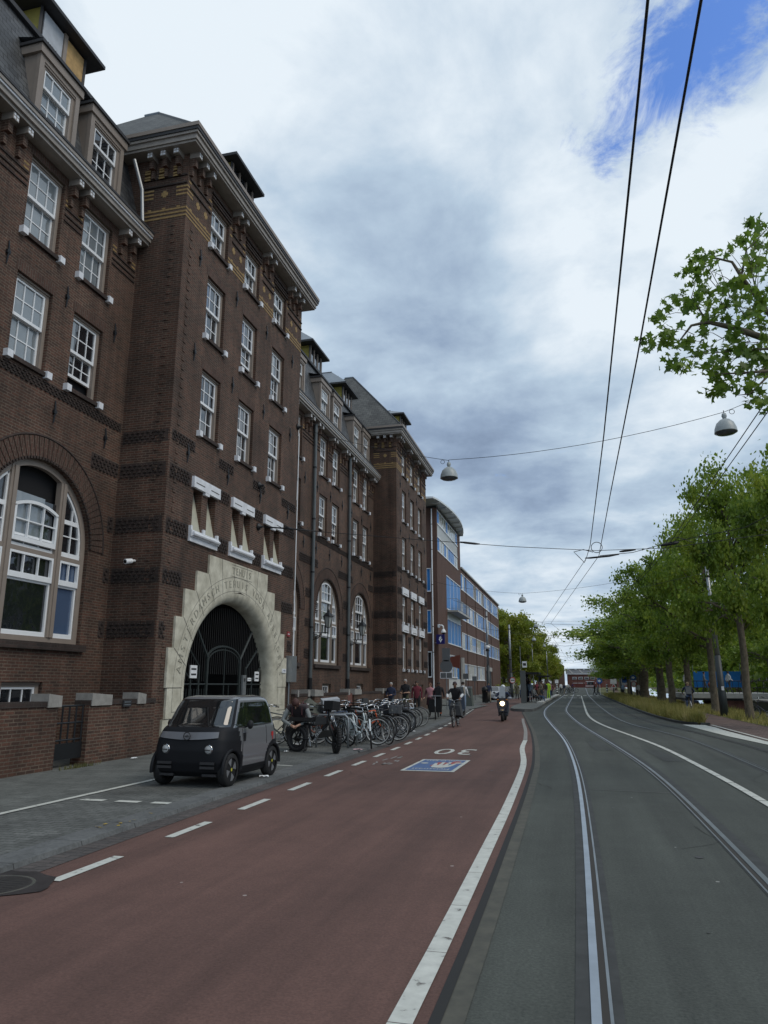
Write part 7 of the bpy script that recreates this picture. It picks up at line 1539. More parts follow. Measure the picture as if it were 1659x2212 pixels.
# near branch of a plane tree standing to the right
T = thing('plane_tree', 'near plane tree whose leafy branch reaches in from the right over the tram wires', 'tree', (7.3, 15.5, .03))
t = MB().mat(M_BARK); t.tube([(7.3, 15.5, 0), (7.3, 15.5, 3), (7.2, 15.4, 6), (7.0, 15.2, 10)], [.42, .33, .28, .12], 12)
def limb(pts, r0, r1): t.tube(pts, list(np.linspace(r0, r1, len(pts))), 6)
limb([(7.2, 15.4, 5), (5.6, 14, 6.4), (4.2, 12.8, 7.0), (3.3, 12.2, 7.1), (2.78, 12, 7.27), (2.58, 12, 7.35), (2.4, 12, 7.42), (2.15, 12, 7.39), (1.93, 12, 7.12), (1.6, 12, 7.1)], .085, .003)
limb([(4.2, 12.8, 7.0), (3.4, 12.2, 7.5), (2.98, 12, 8.2), (2.88, 12, 8.45), (2.58, 12, 8.59), (2.3, 12, 8.6)], .05, .006); limb([(3.0, 12, 8.2), (3.12, 12, 8.64), (3.22, 12, 8.72), (3.5, 12, 9.0)], .02, .006)
limb([(4.5, 13, 6.6), (3.4, 12.1, 6.5), (2.83, 12, 6.47), (2.33, 12, 6.5)], .04, .006); limb([(4.2, 12.8, 6.9), (3.24, 12, 6.84), (2.78, 12, 6.86), (2.2, 12, 6.87)], .03, .005); limb([(2.4, 12, 7.42), (2.2, 12, 7.9), (2.3, 12, 8.2)], .015, .004); limb([(3.3, 12.2, 6.5), (2.9, 12, 6.1), (2.7, 12, 6.1)], .02, .004)
for i, p in enumerate(NEARLEAF):
    if i % 2 == 0: q = Vector(p); d = Vector((min(3.2, q.x+.35), 12.1, 7.2+(q.z-7.2)*.6)); t.tube([d, (d+q)/2+Vector((0, 0, .04)), q], [.008, .006, .003], 3)
o = t.build('trunk', T, True, rel=(7.3, 15.5, .03))
more = NEARLEAF+[(x+random.Random(i).uniform(.6, 3.0), y+random.Random(i+9).uniform(-.6, 2.5), z+random.Random(i+5).uniform(-.5, .9)) for i, (x, y, z) in enumerate(NEARLEAF) if x > 2.9 for _ in (0, 1)]
me = leaves('crown', [(a-7.3, b-15.5, c-.03) for a, b, c in more], [.085]*len(NEARLEAF)+[.4]*(len(more)-len(NEARLEAF)), 1700, .145, M_LEAFN, LEAF7, 5, flat=1.0); o = bpy.data.objects.new('crown', me); COL.objects.link(o); o.parent = T
# ---------------------------------------------------------------- grass verge
rng = np.random.default_rng(4)
def grass(name, label, n, xf, y0, y1, h0, h1, z=.05, m_=M_GRASS, bias=1.0, lean=.35):
    ys = y0+(y1-y0)*rng.random(n)**bias; vs = np.zeros((n, 3, 3)); 
    for i, y in enumerate(ys):
        a, b = xf(y); x = a+(b-a)*rng.random(); zz = z+hump(y); cl = .55+.75*(.5+.5*sin(y*1.7+x*2.1)*cos(y*.6)); h = rng.uniform(h0, h1)*cl; w = .008+.0004*y; an = rng.random()*6.283; l = rng.normal(0, lean)*h; dx, dy = cos(an)*w, sin(an)*w
        vs[i] = [(x-dx, y-dy, zz), (x+dx, y+dy, zz), (x+l*cos(an*2), y+l*sin(an*2), zz+h)]
    me = bpy.data.meshes.new(name); me.from_pydata(vs.reshape(-1, 3).tolist(), [], [(3*i, 3*i+1, 3*i+2) for i in range(n)]); me.materials.append(m_); o = bpy.data.objects.new(name, me); COL.objects.link(o); tag(o, label, 'grass', kind='stuff')
grass('grass', 'tall dry yellow green grass on the verge beside the tram tracks', 26000, lambda y: (xat(VL, y)+.05, xat(PL, y)-.15 if y > 36 else xat(PL, y)-.05), 33.8, 115, .15, .62, bias=1.35)
grass('grass', 'low grass around the tree trunks on the canal bank', 14000, lambda y: (7.0, 9.5), 22, 110, .06, .3, z=.03, bias=1.2)
# ---------------------------------------------------------------- poles
def pole(x, y, H, label, lean=0, r=.11, dark=3.3, name='tram_pole', top=None, grp='tram wire poles'):
    z = hump(y)+.03; P = thing(name, label, 'pole', (x, y, z), group=grp); L_ = lambda h: lean*h
    m = MB().mat(M_METAL); m.tube([(L_(dark), 0, dark), (L_(H), 0, H)], [r, r*.72], 14); m.mat(M_IRON); m.tube([(L_(dark+1.6), 0, dark+1.6), (L_(dark+1.6), 0, dark+1.7)], r*1.05, 12); m.tube([(L_(H-.6), 0, H-.6), (L_(H-.6), 0, H-.5)], r*.95, 12); m.build('shaft', P, True)
    m = MB().mat(mat('dark green pole base', (.035, .045, .05), .5)); m.tube([(0, 0, -.05), (L_(1.2), 0, 1.2), (L_(1.3), 0, 1.3), (L_(dark), 0, dark)], [r*1.6, r*1.5, r*1.28, r*1.2], 14); m.build('base', P, True); return P
pp = pole(7.3, 42.8, 7.9, 'near grey tram pole with a dark green foot on the canal side', lean=-.02, r=.13, dark=3.1)
m = MB().mat(M_WHITE); m.box(-.06, .06, -.22, -.19, 1.3, 1.5); m.build('sticker', pp)
pole(7.45, 76.6, 7.6, 'second tram pole on the canal side behind the thick grass', r=.13, dark=3.0); pole(8.0, 103, 9, 'third tram pole on the canal side', lean=-.02); pole(7.2, 112, 9, 'fourth tram pole, near the blue pedestrian sign', lean=-.02); pole(6.6, 124, 10, 'leaning grey tram pole by the far crossing', lean=-.06, r=.14); pole(5.8, 135, 8, 'thin pole beyond the far crossing on the right', r=.08)
p1 = pole(-8.3, 72, 8.6, 'tram pole with a globe lamp before the office block', r=.12, dark=3.4); m = MB().mat(M_WHITE); m.lathe([(.12, 4.95), (.22, 5.0), (.26, 5.2), (.1, 5.3)], (0, 0, 0), 14); m.mat(M_BLACKP); m.lathe([(.2, 4.75), (.14, 4.97)], (0, 0, 0), 12); m.build('lamp', p1, True)
p2 = pole(-8.3, 97, 9.2, 'tall tapering tram pole between the office block and the tram stop', r=.16, dark=3.1); m = MB().mat(M_WHITE); m.lathe([(.001, 0), (.36, 0)], (.2, -.25, 2.15), 20, 'y'); m.mat(mat('sign red', (.45, .03, .03), .5)); m.torus((.2, -.26, 2.15), .34, .04, 'y', 20, 4); m.mat(M_BLACK); m.box(-.02, .42, -.27, -.262, 2.11, 2.19); m.build('round_sign', p2)
pole(-6.8, 120, 8, 'thin pole behind the tram shelters', r=.07); pole(-4.9, 128, 7, 'white pole at the left of the far crossing', r=.08)
# ---------------------------------------------------------------- wires and lamps
M_WIRE = mat('black cable', (.012, .012, .014), .6)
def wire(pts, r, label, name='overhead_wire', sag=0, grp=None, n=12):
    P = []
    for a, b in zip(pts, pts[1:]):
        a, b = Vector(a), Vector(b)
        for i in range(n): t = i/n; P.append(a.lerp(b, t)-Vector((0, 0, sag*4*t*(1-t))))
    P.append(Vector(pts[-1])); m = MB().mat(M_WIRE); m.tube(P, r, 6); o = m.build(name); tag(o, label, 'wire', grp); return o
H1 = 5.6
wire([(.62, -8, H1), (.64, 4, H1), (.64, 12, H1), (.57, 22, H1), (.48, 24.4, H1)], .010, 'left contact wire above the near tracks', 'contact_wire', grp='tram contact wires', n=6); wire([(.90, -8, H1), (.95, 4, H1), (.95, 9, H1), (.9, 16, H1), (.86, 24.0, H1-.02)], .010, 'right contact wire above the near tracks', 'contact_wire', grp='tram contact wires', n=6)
wire([(.48, 24.4, H1), (-2.13, 50.3, H1), (-1.75, 76, 5.5), (-1.6, 104, 5.5), (-1.5, 150, 6.2)], .009, 'near tracks left contact wire beyond the first cross span', 'contact_wire', grp='tram contact wires'); wire([(.86, 24.0, H1), (-1.55, 50.4, H1), (-.2, 70, 5.5), (-1.3, 104, 5.5), (-.9, 150, 6.2)], .009, 'near tracks right contact wire beyond the first cross span', 'contact_wire', grp='tram contact wires')
wire([(3.1, -6, 5.9), (3.08, 12, 5.9), (3.0, 23.6, 5.9), (2.45, 35, 5.8), (1.9, 50, 5.7), (2.0, 104, 5.6)], .009, 'left contact wire above the far tracks', 'contact_wire', grp='tram contact wires'); wire([(3.3, -6, 5.9), (3.22, 12, 5.9), (3.12, 23.6, 5.9), (2.6, 35, 5.8), (2.1, 50, 5.7), (2.2, 104, 5.6)], .009, 'right contact wire above the far tracks', 'contact_wire', grp='tram contact wires')
wire([(-9.7, 21.4, 6.58), (-4.8, 22.3, 6.1), (-1.8, 23, 5.85), (.8, 24, 5.78), (2.9, 24.1, 5.78), (7.3, 24.6, 6.3)], .010, 'cross span cable from the brick tower wall over both tracks', 'span_wire', grp='cross span cables'); wire([(.9, 24.05, 5.62), (1.9, 24.2, 5.7), (3.0, 24.1, 5.95), (5, 23, 6.1), (7.5, 18, 6.9)], .011, 'curved feeder cable beside the first cross span', 'span_wire', grp='cross span cables')
wire([(7.27, 42.6, 7.6), (3.4, 38, 6.3), (2.5, 35.2, 5.85)], .009, 'stay cable from the near tram pole to the far track wires', 'span_wire', grp='cross span cables'); wire([(-8.3, 52, 7.5), (-5, 50, 6.2), (-2.1, 50.3, 5.65), (-1.5, 50.4, 5.55), (7.3, 52, 5.2)], .010, 'second cross span cable before the office block', 'span_wire', grp='cross span cables')
def insul(pts, label, r=.035):
    m = MB().mat(M_WIRE); m.tube(pts, [r*.5, r, r, r*.5] if len(pts) == 4 else r, 8); tag(m.build('wire_clamp', smooth=True), label, 'clamp', 'wire clamps and insulators')
insul([(-3.35, 22.5, 5.98), (-3.2, 22.55, 5.96), (-2.9, 22.65, 5.93), (-2.75, 22.7, 5.92)], 'black insulator on the cross span left of the tracks'); insul([(1.5, 24.05, 5.72), (1.6, 24.05, 5.73), (1.85, 24.1, 5.76), (2.0, 24.1, 5.77)], 'black insulator between the two wire pairs'); insul([(.44, 24.3, 5.6), (.6, 24.3, 5.6), (1.2, 24.2, 5.62), (1.5, 24.2, 5.66)], 'black clamp bar under the near contact wires', .03); insul([(2.75, 24.1, 5.86), (2.9, 24.1, 5.9), (3.15, 24.1, 5.92), (3.3, 24.1, 5.95)], 'black clamp on the far contact wires', .05)
m = MB().mat(M_WIRE); m.torus((.82, 24.1, 5.9), .17, .012, 'y', 20, 5); m.tube([(.7, 24.1, 5.75), (.4, 24.1, 5.85), (.1, 24.2, 5.8), (.25, 24.3, 5.65), (.42, 24.3, 5.45), (.48, 24.3, 5.6)], .012, 5); m.tube([(2.9, 24.1, 5.9), (3.0, 24.1, 6.08), (3.3, 24.1, 6.1), (3.7, 24.2, 5.95)], .011, 5); tag(m.build('feeder_loop'), 'looped black feeder cable at the first cross span', 'cable')
def lamp(x, y, z, label, s=1):
    T = thing('suspended_lamp', label, 'lamp', (x, y, z), group='street lamps hung on cables'); T.scale = (s, s, s)
    m = MB().mat(mat('pale lamp enamel', (.33, .36, .36), .4, noise=.1, nscale=5)); m.lathe([(.03, .42), (.05, .40), (.14, .36), (.24, .26), (.30, .10), (.31, .0), (.315, -.02), (.28, -.02)], (0, 0, 0), 24); m.lathe([(.001, .58), (.06, .56), (.075, .48), (.05, .41)], (0, 0, 0), 12); m.build('shade', T, True)
    m = MB().mat(mat('lamp glass dark', (.08, .09, .10), .15)); m.lathe([(.285, -.015), (.25, -.06), (.12, -.09), (.001, -.10)], (0, 0, 0), 20); m.build('lens', T, True); m = MB().mat(M_WIRE); m.tube([(0, 0, .55), (0, 0, .66)], .012, 5); m.torus((.22 if x > 0 else -.22, 0, .6), .07, .008, 'y', 12, 4); m.build('hanger', T)
YL = 24.65
wire([(-9.72, YL, 11.1), (-4.0, YL, 9.36), (-.4, YL+.05, 9.34)][:2], .009, 'lamp cable from the brick corner to the first lamp', 'lamp_cable', sag=.12, grp='lamp cables'); wire([(-4.0, YL, 9.38), (5.12, YL, 10.3)], .009, 'lamp cable between the first two hanging lamps', 'lamp_cable', sag=.28, grp='lamp cables'); wire([(5.12, YL, 10.3), (9.5, YL, 12.2)], .009, 'lamp cable running right from the second lamp into the trees', 'lamp_cable', sag=.1, grp='lamp cables')
lamp(-4.0, YL, 8.72, 'hanging street lamp in front of the far brick tower'); lamp(5.12, YL, 9.62, 'hanging street lamp at the upper right beneath the leafy branch', 1.12)
y2 = 58.5
wire([(-10.9, y2, 9.8), (-3.88, y2, 8.63), (5.8, y2, 9.7), (9, y2, 11)], .010, 'second lamp cable from the office block to the trees', 'lamp_cable', sag=.2, grp='lamp cables'); lamp(-3.88, y2, 7.98, 'hanging street lamp before the office block sky line'); lamp(5.8, y2, 9.1, 'hanging street lamp half hidden in the tree crowns')
y3 = 92
wire([(-8.3, y3, 9.6), (-4.6, y3, 9.2), (5, y3, 9.2)], .009, 'third lamp cable over the tram stop', 'lamp_cable', sag=.1, grp='lamp cables'); lamp(-4.6, y3, 8.5, 'hanging street lamp above the far end of the office block')
for i, (x, y, z) in enumerate([(-5.8, 108, 7.8), (-5.0, 122, 7.6), (-3.6, 140, 8.4), (4.3, 125, 8.6)]):
    wire([(-9, y, z+1.1), (x, y, z+.65), (7.5, y, z+.9)], .016, ['fourth', 'fifth', 'sixth', 'seventh'][i]+' lamp cable counted up the street', 'lamp_cable', sag=.05, grp='lamp cables'); lamp(x, y, z, ['small hanging lamp against the olive trees', 'smaller hanging lamp lower among the olive trees', 'tiny hanging lamp near the end of the left row', 'tiny hanging lamp before the right hand crowns'][i])
for i, y in enumerate((70, 84, 104, 118, 134, 150)): wire([(-9, y, 6.9), (-1.2, y, 5.75), (7.4, y, 6.6)], .014, ['third', 'fourth', 'fifth', 'sixth', 'seventh', 'eighth'][i]+' cross span cable counted up the street', 'span_wire', sag=.03, grp='cross span cables')
# wall hooks holding the cables
for (x, y, z, l_, L_) in ((-9.75, 21.33, 7.95, .18, 'iron wall hook high between the slot windows'), (-9.75, 21.4, 6.58, 2.0, 'iron wall rosette with a long cable rod above the arch'), (-9.75, 24.6, 11.12, .2, 'iron hook at the brick corner holding the lamp cable')):
    T = thing('wall_hook', L_, 'hook', (x, y, z), group='cable hooks on the facade'); m = MB().mat(M_IRON); m.lathe([(.001, .0), (.13, .01), (.11, .05), (.05, .09), (.03, .16)], (0, 0, 0), 12, 'x'); m.tube([(.1, 0, 0), (.2, 0, 0)], .02, 6)
    if l_ > 1: m.tube([(.15, 0, 0), (.9, .15, -.06), (1.1, .2, -.08), (1.9, .35, -.17)], .018, 6); m.tube([(.9, .15, -.06), (1.1, .2, -.08)], .05, 6)
    m.build('rosette', T, True)
# ---------------------------------------------------------------- signs
M_SB = mat('sign blue', (.03, .13, .42), .4); M_SR = MATS['sign red']; M_SG = mat('sign back grey', (.12, .13, .14), .6)
def sign(x, y, label, boards, z0=None, name='road_sign', rz=0, grp=None, ph=None, pm=M_METAL):
    z0 = hump(y)+.04 if z0 is None else z0; T = thing(name, label, 'sign', (x, y, z0), rz, grp); top = ph or max(b[1]+b[2] for b in boards)
    m = MB().mat(pm); m.tube([(0, 0.04, 0), (0, .04, top)], .035, 8); m.build('post', T)
    for kind, z, s, m1, m2 in boards:
        m = MB().mat(m1)
        if kind == 'round': m.lathe([(.001, 0), (s, 0), (s, .03), (.001, .03)], (0, -.03, z), 22, 'y')
        elif kind == 'tri': m.prism([(-s, -.03, z-s*.8), (s, -.03, z-s*.8), (0, -.03, z+s*.9)], (0, 1, 0), .03)
        else: m.box(-s*(1.0 if kind == 'sq' else .8 if kind == 'tall' else 1.6), s*(1.0 if kind == 'sq' else .8 if kind == 'tall' else 1.6), -.03, 0, z-s*(1.3 if kind == 'tall' else 1 if kind == 'sq' else .55), z+s*(1.3 if kind == 'tall' else 1 if kind == 'sq' else .55))
        if m2 is not None:
            m.mat(m2); F = -.036
            if kind == 'round' and m2 is M_SR: m.torus((0, -.035, z), s*.88, s*.12, 'y', 22, 4, .1)
            elif kind == 'round': m.poly([(s*q, F, z+s*w) for q, w in ((-.6, .3), (-.1, .3), (-.1, .55), (.55, .0), (-.1, -.55), (-.1, -.3), (-.6, -.3))])
            elif kind == 'tri': m.poly([(s*q, F, z+s*w) for q, w in ((-.6, -.55), (.6, -.55), (0, .5))])
            else: m.poly([(s*q, F, z+s*w) for q, w in ((-.45, -.4), (.45, -.4), (0, .55))])
        m.build('board', T)
    return T
sign(3.3, 125, 'blue round arrow sign on a white post at the far crossing', [('round', 2.15, .45, M_SB, M_WHITE)], pm=M_WHITE)
sign(4.5, 104, 'sign cluster with a blue round sign, a white zone board and a red triangle', [('round', 2.75, .42, M_SB, M_WHITE), ('sq', 2.1, .40, M_WHITE, None), ('tri', 1.5, .36, M_WHITE, M_SR)])
sign(5.55, 98, 'tall blue pedestrian zone sign on the verge', [('tall', 2.65, .36, M_SB, M_WHITE), ('round', 2.1, .30, M_SB, None), ('wide', 1.72, .2, M_STONEW, None)])
sign(6.1, 90, 'blue cycle sign over white plates and a red ringed sign', [('round', 2.38, .33, M_SB, M_WHITE), ('wide', 2.0, .2, M_WHITE, None), ('round', 1.68, .30, M_WHITE, M_SR)])
sign(-8.15, 47.5, 'three signs on a pole seen from behind before the office block', [('tall', 3.45, .32, M_SG, None), ('round', 2.72, .40, M_SG, None)], z0=.05, ph=3.9)
m = MB().mat(M_STONEW); m.box(-.40, .40, -.05, -.02, 1.95, 2.35); m.mat(M_SG); m.box(-.36, -.02, -.055, -.05, 1.99, 2.31); m.box(.02, .36, -.055, -.05, 1.99, 2.31); m.build('lower_board', [o for o in bpy.data.objects if o.get('label', '').startswith('three signs')][0])
sign(-9.6, 66, 'square grey sign back on a short post before the white barred windows', [('sq', 2.25, .24, M_SG, None)], z0=.1, pm=M_SG); sign(-9.7, 72.5, 'lower square grey sign back on the office forecourt', [('sq', 2.05, .22, M_SG, None)], z0=.15, pm=M_SG)
for x, y, lab in ((3.85, 110, 'black and white striped post on the right verge'), (-3.3, 121, 'black and white striped post at the platform end')):
    T = thing('striped_post', lab, 'bollard', (x, y, .04)); m = MB()
    for i in range(7): m.mat(M_BLACK if i % 2 else M_WHITE); m.tube([(0, 0, .5+i*.17), (0, 0, .67+i*.17)], .12, 10, False)
    m.mat(M_BLACK); m.tube([(0, 0, 0), (0, 0, .5)], .10, 10); m.build('post', T)
sg = thing('red_wall_sign', 'rust red box sign hanging beside the office entrance', 'sign', (-10.6, 65.6, 3.75)); m = MB().mat(mat('rust red', (.16, .045, .03), .7)); m.prism([(-.35, 0, .25), (.6, 0, .45), (.5, 0, -.75), (-.2, 0, -.55)], (0, 1, 0), .15); m.build('box', sg)
# parked cars far left
def far_car(x, y, label, col, rz=0):
    T = thing('parked_car', label, 'car', (x, y, .05+hump(y)), rz, group='cars parked beyond the office block'); p = mat('car paint %.2f' % col[0], col, .25, coat=.6)
    m = MB().mat(p); prof = [(-2.0, .25), (-2.05, .6), (-1.95, .8), (-1.1, .92), (-.55, 1.36), (.9, 1.42), (1.7, 1.0), (2.0, .9), (2.05, .35), (1.9, .22)]
    for (w0, w1, sc) in ((-.80, .80, 1),): m.prism([(w0, a, b) for a, b in prof], (1, 0, 0), w1-w0)
    m.build('body', T); m = MB().mat(M_GLASS); m.quad((-.68, -1.09, .95), (.68, -1.09, .95), (.6, -.58, 1.345), (-.6, -.58, 1.345)); 
    for s in (-.803, .803): m.quad((s, -.95, .95), (s, 1.4, 1.0), (s, .85, 1.34), (s, -.5, 1.31))
    m.build('window', T); m = MB().mat(M_BLACK)
    for a in (-1.25, 1.25): m.lathe([(.0, -.84), (.31, -.84), (.31, .84), (.0, .84)], (0, a, .31), 18, 'x')
    m.build('wheels', T); m = MB().mat(M_CHROME)
    for s in (-.6, .6): m.box(s-.15, s+.15, -2.06, -2.0, .62, .74)
    m.build('headlight', T)
far_car(-8.9, 81.5, 'silver car parked nearest, just beyond the litter bin', (.5, .53, .56)); far_car(-8.95, 87, 'second parked car in white behind the silver one', (.6, .6, .6)); far_car(-9.0, 93, 'third parked car in dark grey', (.06, .065, .07))
hg = MB().mat(MATS['olive leaves']); me = leaves('hedge', [(-10.4, y_, .9) for y_ in np.arange(100, 116, .8)], .4, 3000, .2, MATS['olive leaves'], LEAF5, 77); o = bpy.data.objects.new('hedge', me); COL.objects.link(o); tag(o, 'dark leafy hedge between the office block and the trees', 'hedge')
# ---------------------------------------------------------------- end of the street: depot, tram
z0 = hump(190); DB = Vector((3, 190, z0)); D = thing('depot_building', 'low red brick depot with three garage doors at the end of the street', 'building', DB); f = SIDE(190)
m = MB().mat(M_BRICK_F); f.box(m, -2.6, 12, z0, 4.15, -10, 0); m.build('wall', D, rel=DB); m = MB().mat(M_WHITE); f.box(m, -2.8, 12.2, 4.15, 4.3, -.3, .3); m.build('eaves', D, rel=DB)
m = MB().mat(M_SLATE); m.quad((-2.9, 189.7, 4.3), (12.3, 189.7, 4.3), (12.3, 194, 5.3), (-2.9, 194, 5.3)); m.mat(M_STONEG)
for x in (-1.2, 1.2, 3.8, 6.4): m.add([(x-.12, 189.6, 4.36), (x+.12, 189.6, 4.36), (x-.8, 194, 5.4), (x-1.04, 194, 5.4)], [(0, 1, 2, 3)])
m.build('roof', D, rel=DB); m = MB().mat(M_PANEL); m.box(-3, 12.3, 194, 196, 5.3, 5.62); m.mat(M_GLASS)
for i in range(7): m.box(-2.2+i*2, -.7+i*2, 193.96, 193.99, 5.38, 5.55)
m.build('clerestory', D, rel=DB)
for x in (-1.4, .05, 1.5, 2.95, 4.4):
    m = MB().mat(M_WHITE); m.box(x, x+1.05, 189.9, 189.96, 2.95, 3.5); w_ = m.build('window', D, rel=DB); m = MB().mat(M_GLASS); [m.box(x+.08+k*.31, x+.35+k*.31, 189.86, 189.9, 3.02, 3.43) for k in range(3)]; m.build('pane', w_, rel=DB)
for x in (-1.4, -.05, 1.45, 2.95): m = MB().mat(mat('red garage door', (.15, .035, .03), .6)); m.box(x, x+1.2, 189.88, 189.96, z0, 2.0); m.mat(M_STONEW); m.box(x, x+1.2, 189.84, 189.9, 2.0, 2.1); m.build('garage_door', D, rel=DB)
TZ = hump(172); T = thing('red_tram', 'red and white tram front coming out of the street end', 'tram', (2.5, 172, TZ)); m = MB().mat(mat('tram red', (.26, .035, .03), .4, coat=.4)); m.prism([(-1.0, 0, .3), (1.0, 0, .3), (1.0, 0, 1.1), (.85, 0, 1.45), (-.85, 0, 1.45), (-1.0, 0, 1.1)], (0, 1, 0), 8); m.build('body', T); m = MB().mat(M_GLASS); m.quad((-.75, -.02, .62), (.75, -.02, .62), (.7, -.02, 1.25), (-.7, -.02, 1.25)); m.build('windscreen', T); m = MB().mat(M_WHITE); m.box(-1.0, 1.0, -.05, 0, .3, .45); m.box(-.9, .9, -.05, 0, 1.3, 1.42); m.build('trim', T)
sh_ = thing('red_kiosk', 'small red kiosk box right of the tram', 'kiosk', (4.3, 168, hump(168))); m = MB().mat(MATS['tram red']); m.box(-.5, .5, -.4, .4, 0, 1.4); m.build('booth', sh_); m = MB().mat(M_GLASS); m.box(-.3, .3, -.42, -.4, .7, 1.2); m.build('window', sh_)
# ---------------------------------------------------------------- canal side
BR = Vector((12, 64, .6)); b = thing('canal_bridge', 'low grey canal bridge with a dark opening behind the tree trunks', 'bridge', BR)
m = MB().mat(M_CONC); m.box(7.9, 14.6, 62, 70, .62, .98); m.mat(M_DARKTRIM); m.box(7.9, 14.6, 62.2, 69.8, .45, .618); m.build('deck', b, rel=BR); m = MB().mat(M_BRICK_F); m.box(10.3, 14.6, 62.3, 69.7, -1.3, .449); m.build('abutment', b, rel=BR)
m = MB().mat(M_IRON); m.tube([(7.9, 62.1, 1.9), (14.6, 62.1, 1.9)], .03, 6); m.tube([(7.9, 62.1, 1.4), (14.6, 62.1, 1.4)], .02, 6)
for x in np.arange(8, 14.6, .42): m.tube([(x, 62.1, .98), (x, 62.1, 1.9)], .018, 4)
m.build('railing', b, rel=BR)
q = thing('quay_wall', 'brick quay wall with pale coping across the water', 'wall', (14.6, 50, 0)); m = MB().mat(M_BRICK_F); m.box(14.5, 14.9, 20, 61.9, -1.3, .35); m.mat(M_CONC); m.box(14.4, 15.0, 20, 61.9, .352, .5); m.build('wall', q, rel=(14.6, 50, 0))
hb = thing('houseboat', 'dark green box shaped houseboat with a pale roof edge moored at the right', 'boat', (11.6, 47.5, -1.1)); m = MB().mat(mat('boat green', (.035, .05, .045), .5)); m.box(-1.3, 1.6, -3, 5, .3, 1.75); m.prism([(-1.6, -4, 0), (1.9, -4, 0), (1.9, 6, 0), (-1.6, 6, 0)], (0, 0, 1), .5); m.build('hull', hb); m = MB().mat(M_STONEG); m.box(-1.45, 1.75, -3.2, 5.2, 1.75, 1.85); m.build('roof', hb)
m = MB().mat(M_GLASS); [m.box(-.9+k*1.1, -.2+k*1.1, -3.02, -3.0, .8, 1.4) for k in range(2)]; m.build('window', hb)
for i, (x, y) in enumerate(((9.6, 73), (9.9, 79))): T = thing('small_boat', ['white small boat moored under the bridge', 'second white boat seen through the bridge opening'][i], 'boat', (x, y, -1.1)); m = MB().mat(M_STONEW); m.prism([(-.8, -2, .1), (.8, -2, .1), (.9, 1.2, .1), (0, 2.3, .1), (-.9, 1.2, .1)], (0, 0, 1), .75); m.build('hull', T); m = MB().mat(M_NAVY if 'M_NAVY' in globals() else NAVY); m.box(-.6, .6, -1.4, .8, .86, 1.35); m.build('cabin', T)
T = thing('blue_tarpaulin', 'bright blue tarpaulin stretched on scaffolding across the canal', 'tarpaulin', (15.2, 92, 0)); m = MB().mat(mat('tarpaulin blue', (.01, .21, .62), .5, noise=.12, nscale=.6)); m.box(-2.4, 2.6, -.1, .1, 1.35, 3.1); m.build('sheet', T); m = MB().mat(M_METAL); [m.tube([(x, .15, 0), (x, .15, 4)], .04, 5) for x in (-2.4, 0, 2.6)]; m.build('scaffold', T)
T = thing('orange_buoy', 'round orange lamp globe in front of the blue tarpaulin', 'globe', (13.6, 86, 1.62)); m = MB().mat(mat('orange globe', (.6, .13, .06), .5)); m.ball((0, 0, 0), .3, 12, 8); m.mat(M_IRON); m.tube([(0, 0, -.3), (0, 0, -1.6)], .03, 5); m.build('globe', T, True)
for i, (x, y) in enumerate(((11.9, 66.5), (13.1, 67), (10.2, 67.5), (8.7, 66.8))): person(x, y, .98, [2, -1, 1.4, .5][i], ['person in white on the canal bridge, rightmost', 'person in dark blue on the canal bridge', 'person in a pale shirt leaning on the bridge rail', 'person in white at the left end of the bridge'][i], 'stand' if i % 2 else 'walk', top=[WHITEC, NAVY, GREYC, WHITEC][i], legs=CHAR, fingers=False, h=1.7)
for i in range(7): bike((14.9+.12*i, 50+i*1.3), .2+.1*(i % 3), 'bicycle on the far quay railing, number %s along' % ['one', 'two', 'three', 'four', 'five', 'six', 'seven'][i], z=.0, grp='canal side bicycles', col=[(.02, .02, .02), (.3, .3, .32), (.05, .06, .08)][i % 3])
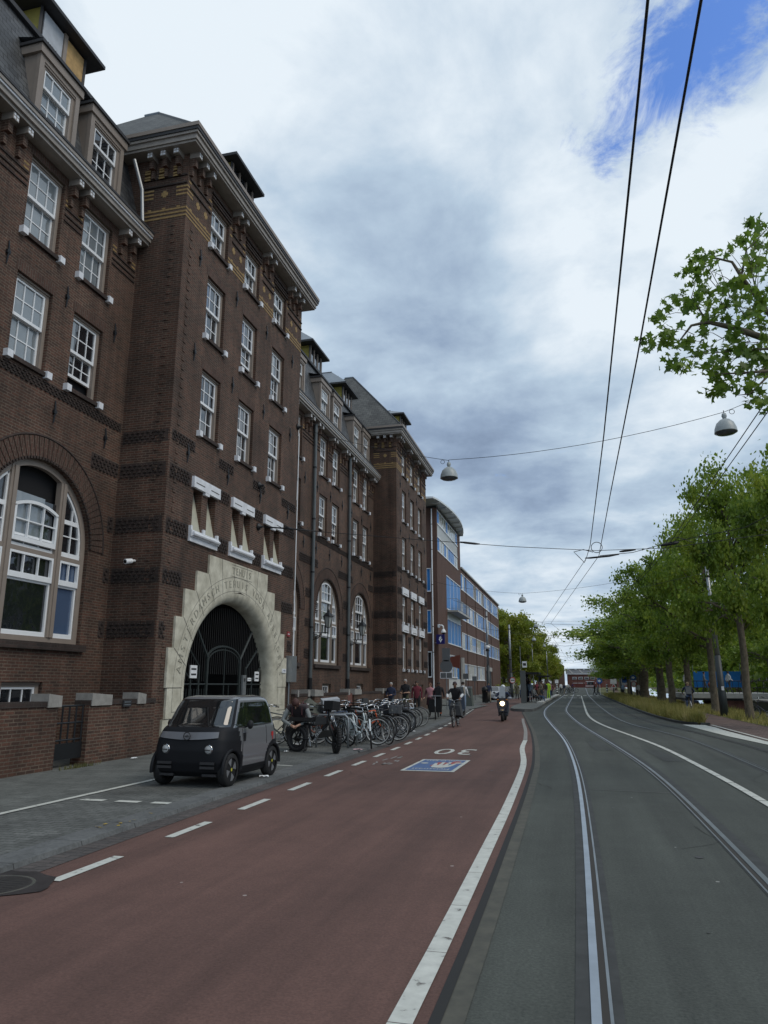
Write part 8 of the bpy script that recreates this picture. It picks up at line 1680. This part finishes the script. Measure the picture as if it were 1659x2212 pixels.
# canal houses
random.seed(31)
hx = 0; cols = [(.16, .09, .07), (.24, .22, .19), (.12, .075, .06), (.20, .12, .09), (.30, .28, .25), (.14, .10, .08)]
for i in range(9):
    y0 = 26+i*17.5; x0 = 27+.0*i; h = random.uniform(10, 13); w = 17.0; P0 = Vector((x0, y0, 0)); T = thing('canal_house', ['brown', 'cream', 'dark brown', 'russet', 'pale grey', 'umber', 'tan', 'deep red', 'sand'][i]+' block of canal houses behind the far quay, '+['first', 'second', 'third', 'fourth', 'fifth', 'sixth', 'seventh', 'eighth', 'last'][i]+' of the row', 'building', P0)
    m = MB().mat(mat('facade %d' % (i % 6), cols[i % 6], .9, noise=.15, nscale=1.2)); m.box(0, 9, 0, w, 0, h); m.build('wall', T)
    m = MB().mat(M_SLATE); m.prism([(-.3, 0, h), (9, 0, h), (4.5, 0, h+3)], (0, 1, 0), w); m.build('roof', T)
    for fl in range(4):
        for k in range(7):
            if 'hw' not in WCACHE:
                a = MB().mat(M_WHITE); a.box(-.06, 0, -.6, .6, 0, 1.8); WCACHE['hw'] = a.mesh('window'); a = MB().mat(M_GLASS); a.box(-.07, -.061, -.5, -.03, .1, 1.7); a.box(-.07, -.061, .03, .5, .1, 1.7); WCACHE['hp'] = a.mesh('pane')
            o = bpy.data.objects.new('window', WCACHE['hw']); COL.objects.link(o); o.parent = T; o.location = (0, 1.5+k*2.35, 1+fl*2.8 if 1+fl*2.8+1.8 < h else h-2); o2 = bpy.data.objects.new('pane', WCACHE['hp']); COL.objects.link(o2); o2.parent = o
# apartment block far behind the left trees
T = thing('apartment_block', 'pale stepped apartment block peeking over the olive trees', 'building', (-16, 150, 0)); m = MB().mat(M_CONC); m.box(-8, 3, 0, 12, 0, 15.5); m.box(-4, 1, 2, 10, 15.5, 17.2); m.build('wall', T); m = MB().mat(M_DARKTRIM); m.box(.2, 3.2, -.2, 1, 13.2, 15.4); m.build('stair_tower', T)
T = thing('corner_house', 'dark gabled corner house beyond the left tree row', 'building', (-5.6, 184, hump(184))); m = MB().mat(MATS['facade 2']); m.prism([(-4, 0, 0), (2.4, 0, 0), (2.4, 0, 5.2), (-.8, 0, 7), (-4, 0, 5.2)], (0, 1, 0), 8); m.build('wall', T); m = MB().mat(M_WHITE); [m.box(-3+k*1.6, -2.2+k*1.6, -.05, 0, 1+fl*1.9, 2.2+fl*1.9) for k in range(3) for fl in range(2)]; m.build('window', T)

rng3 = random.Random(12)
me = leaves('treeline', [(rng3.uniform(19, 27), rng3.uniform(95, 270), rng3.uniform(1, 8)) for _ in range(170)], 1.5, 13000, .7, M_LEAF, LEAF5, 91); o = bpy.data.objects.new('treeline', me); COL.objects.link(o); tag(o, 'dense green trees along the far canal bank', 'trees', kind='stuff')
me = leaves('treeline', [(rng3.uniform(-34, -13), rng3.uniform(125, 230), rng3.uniform(1, 7)) for _ in range(150)], 1.5, 11000, .7, M_LEAF2, LEAF5, 92); o = bpy.data.objects.new('treeline', me); COL.objects.link(o); tag(o, 'dense olive trees behind the left tree row', 'trees', kind='stuff')
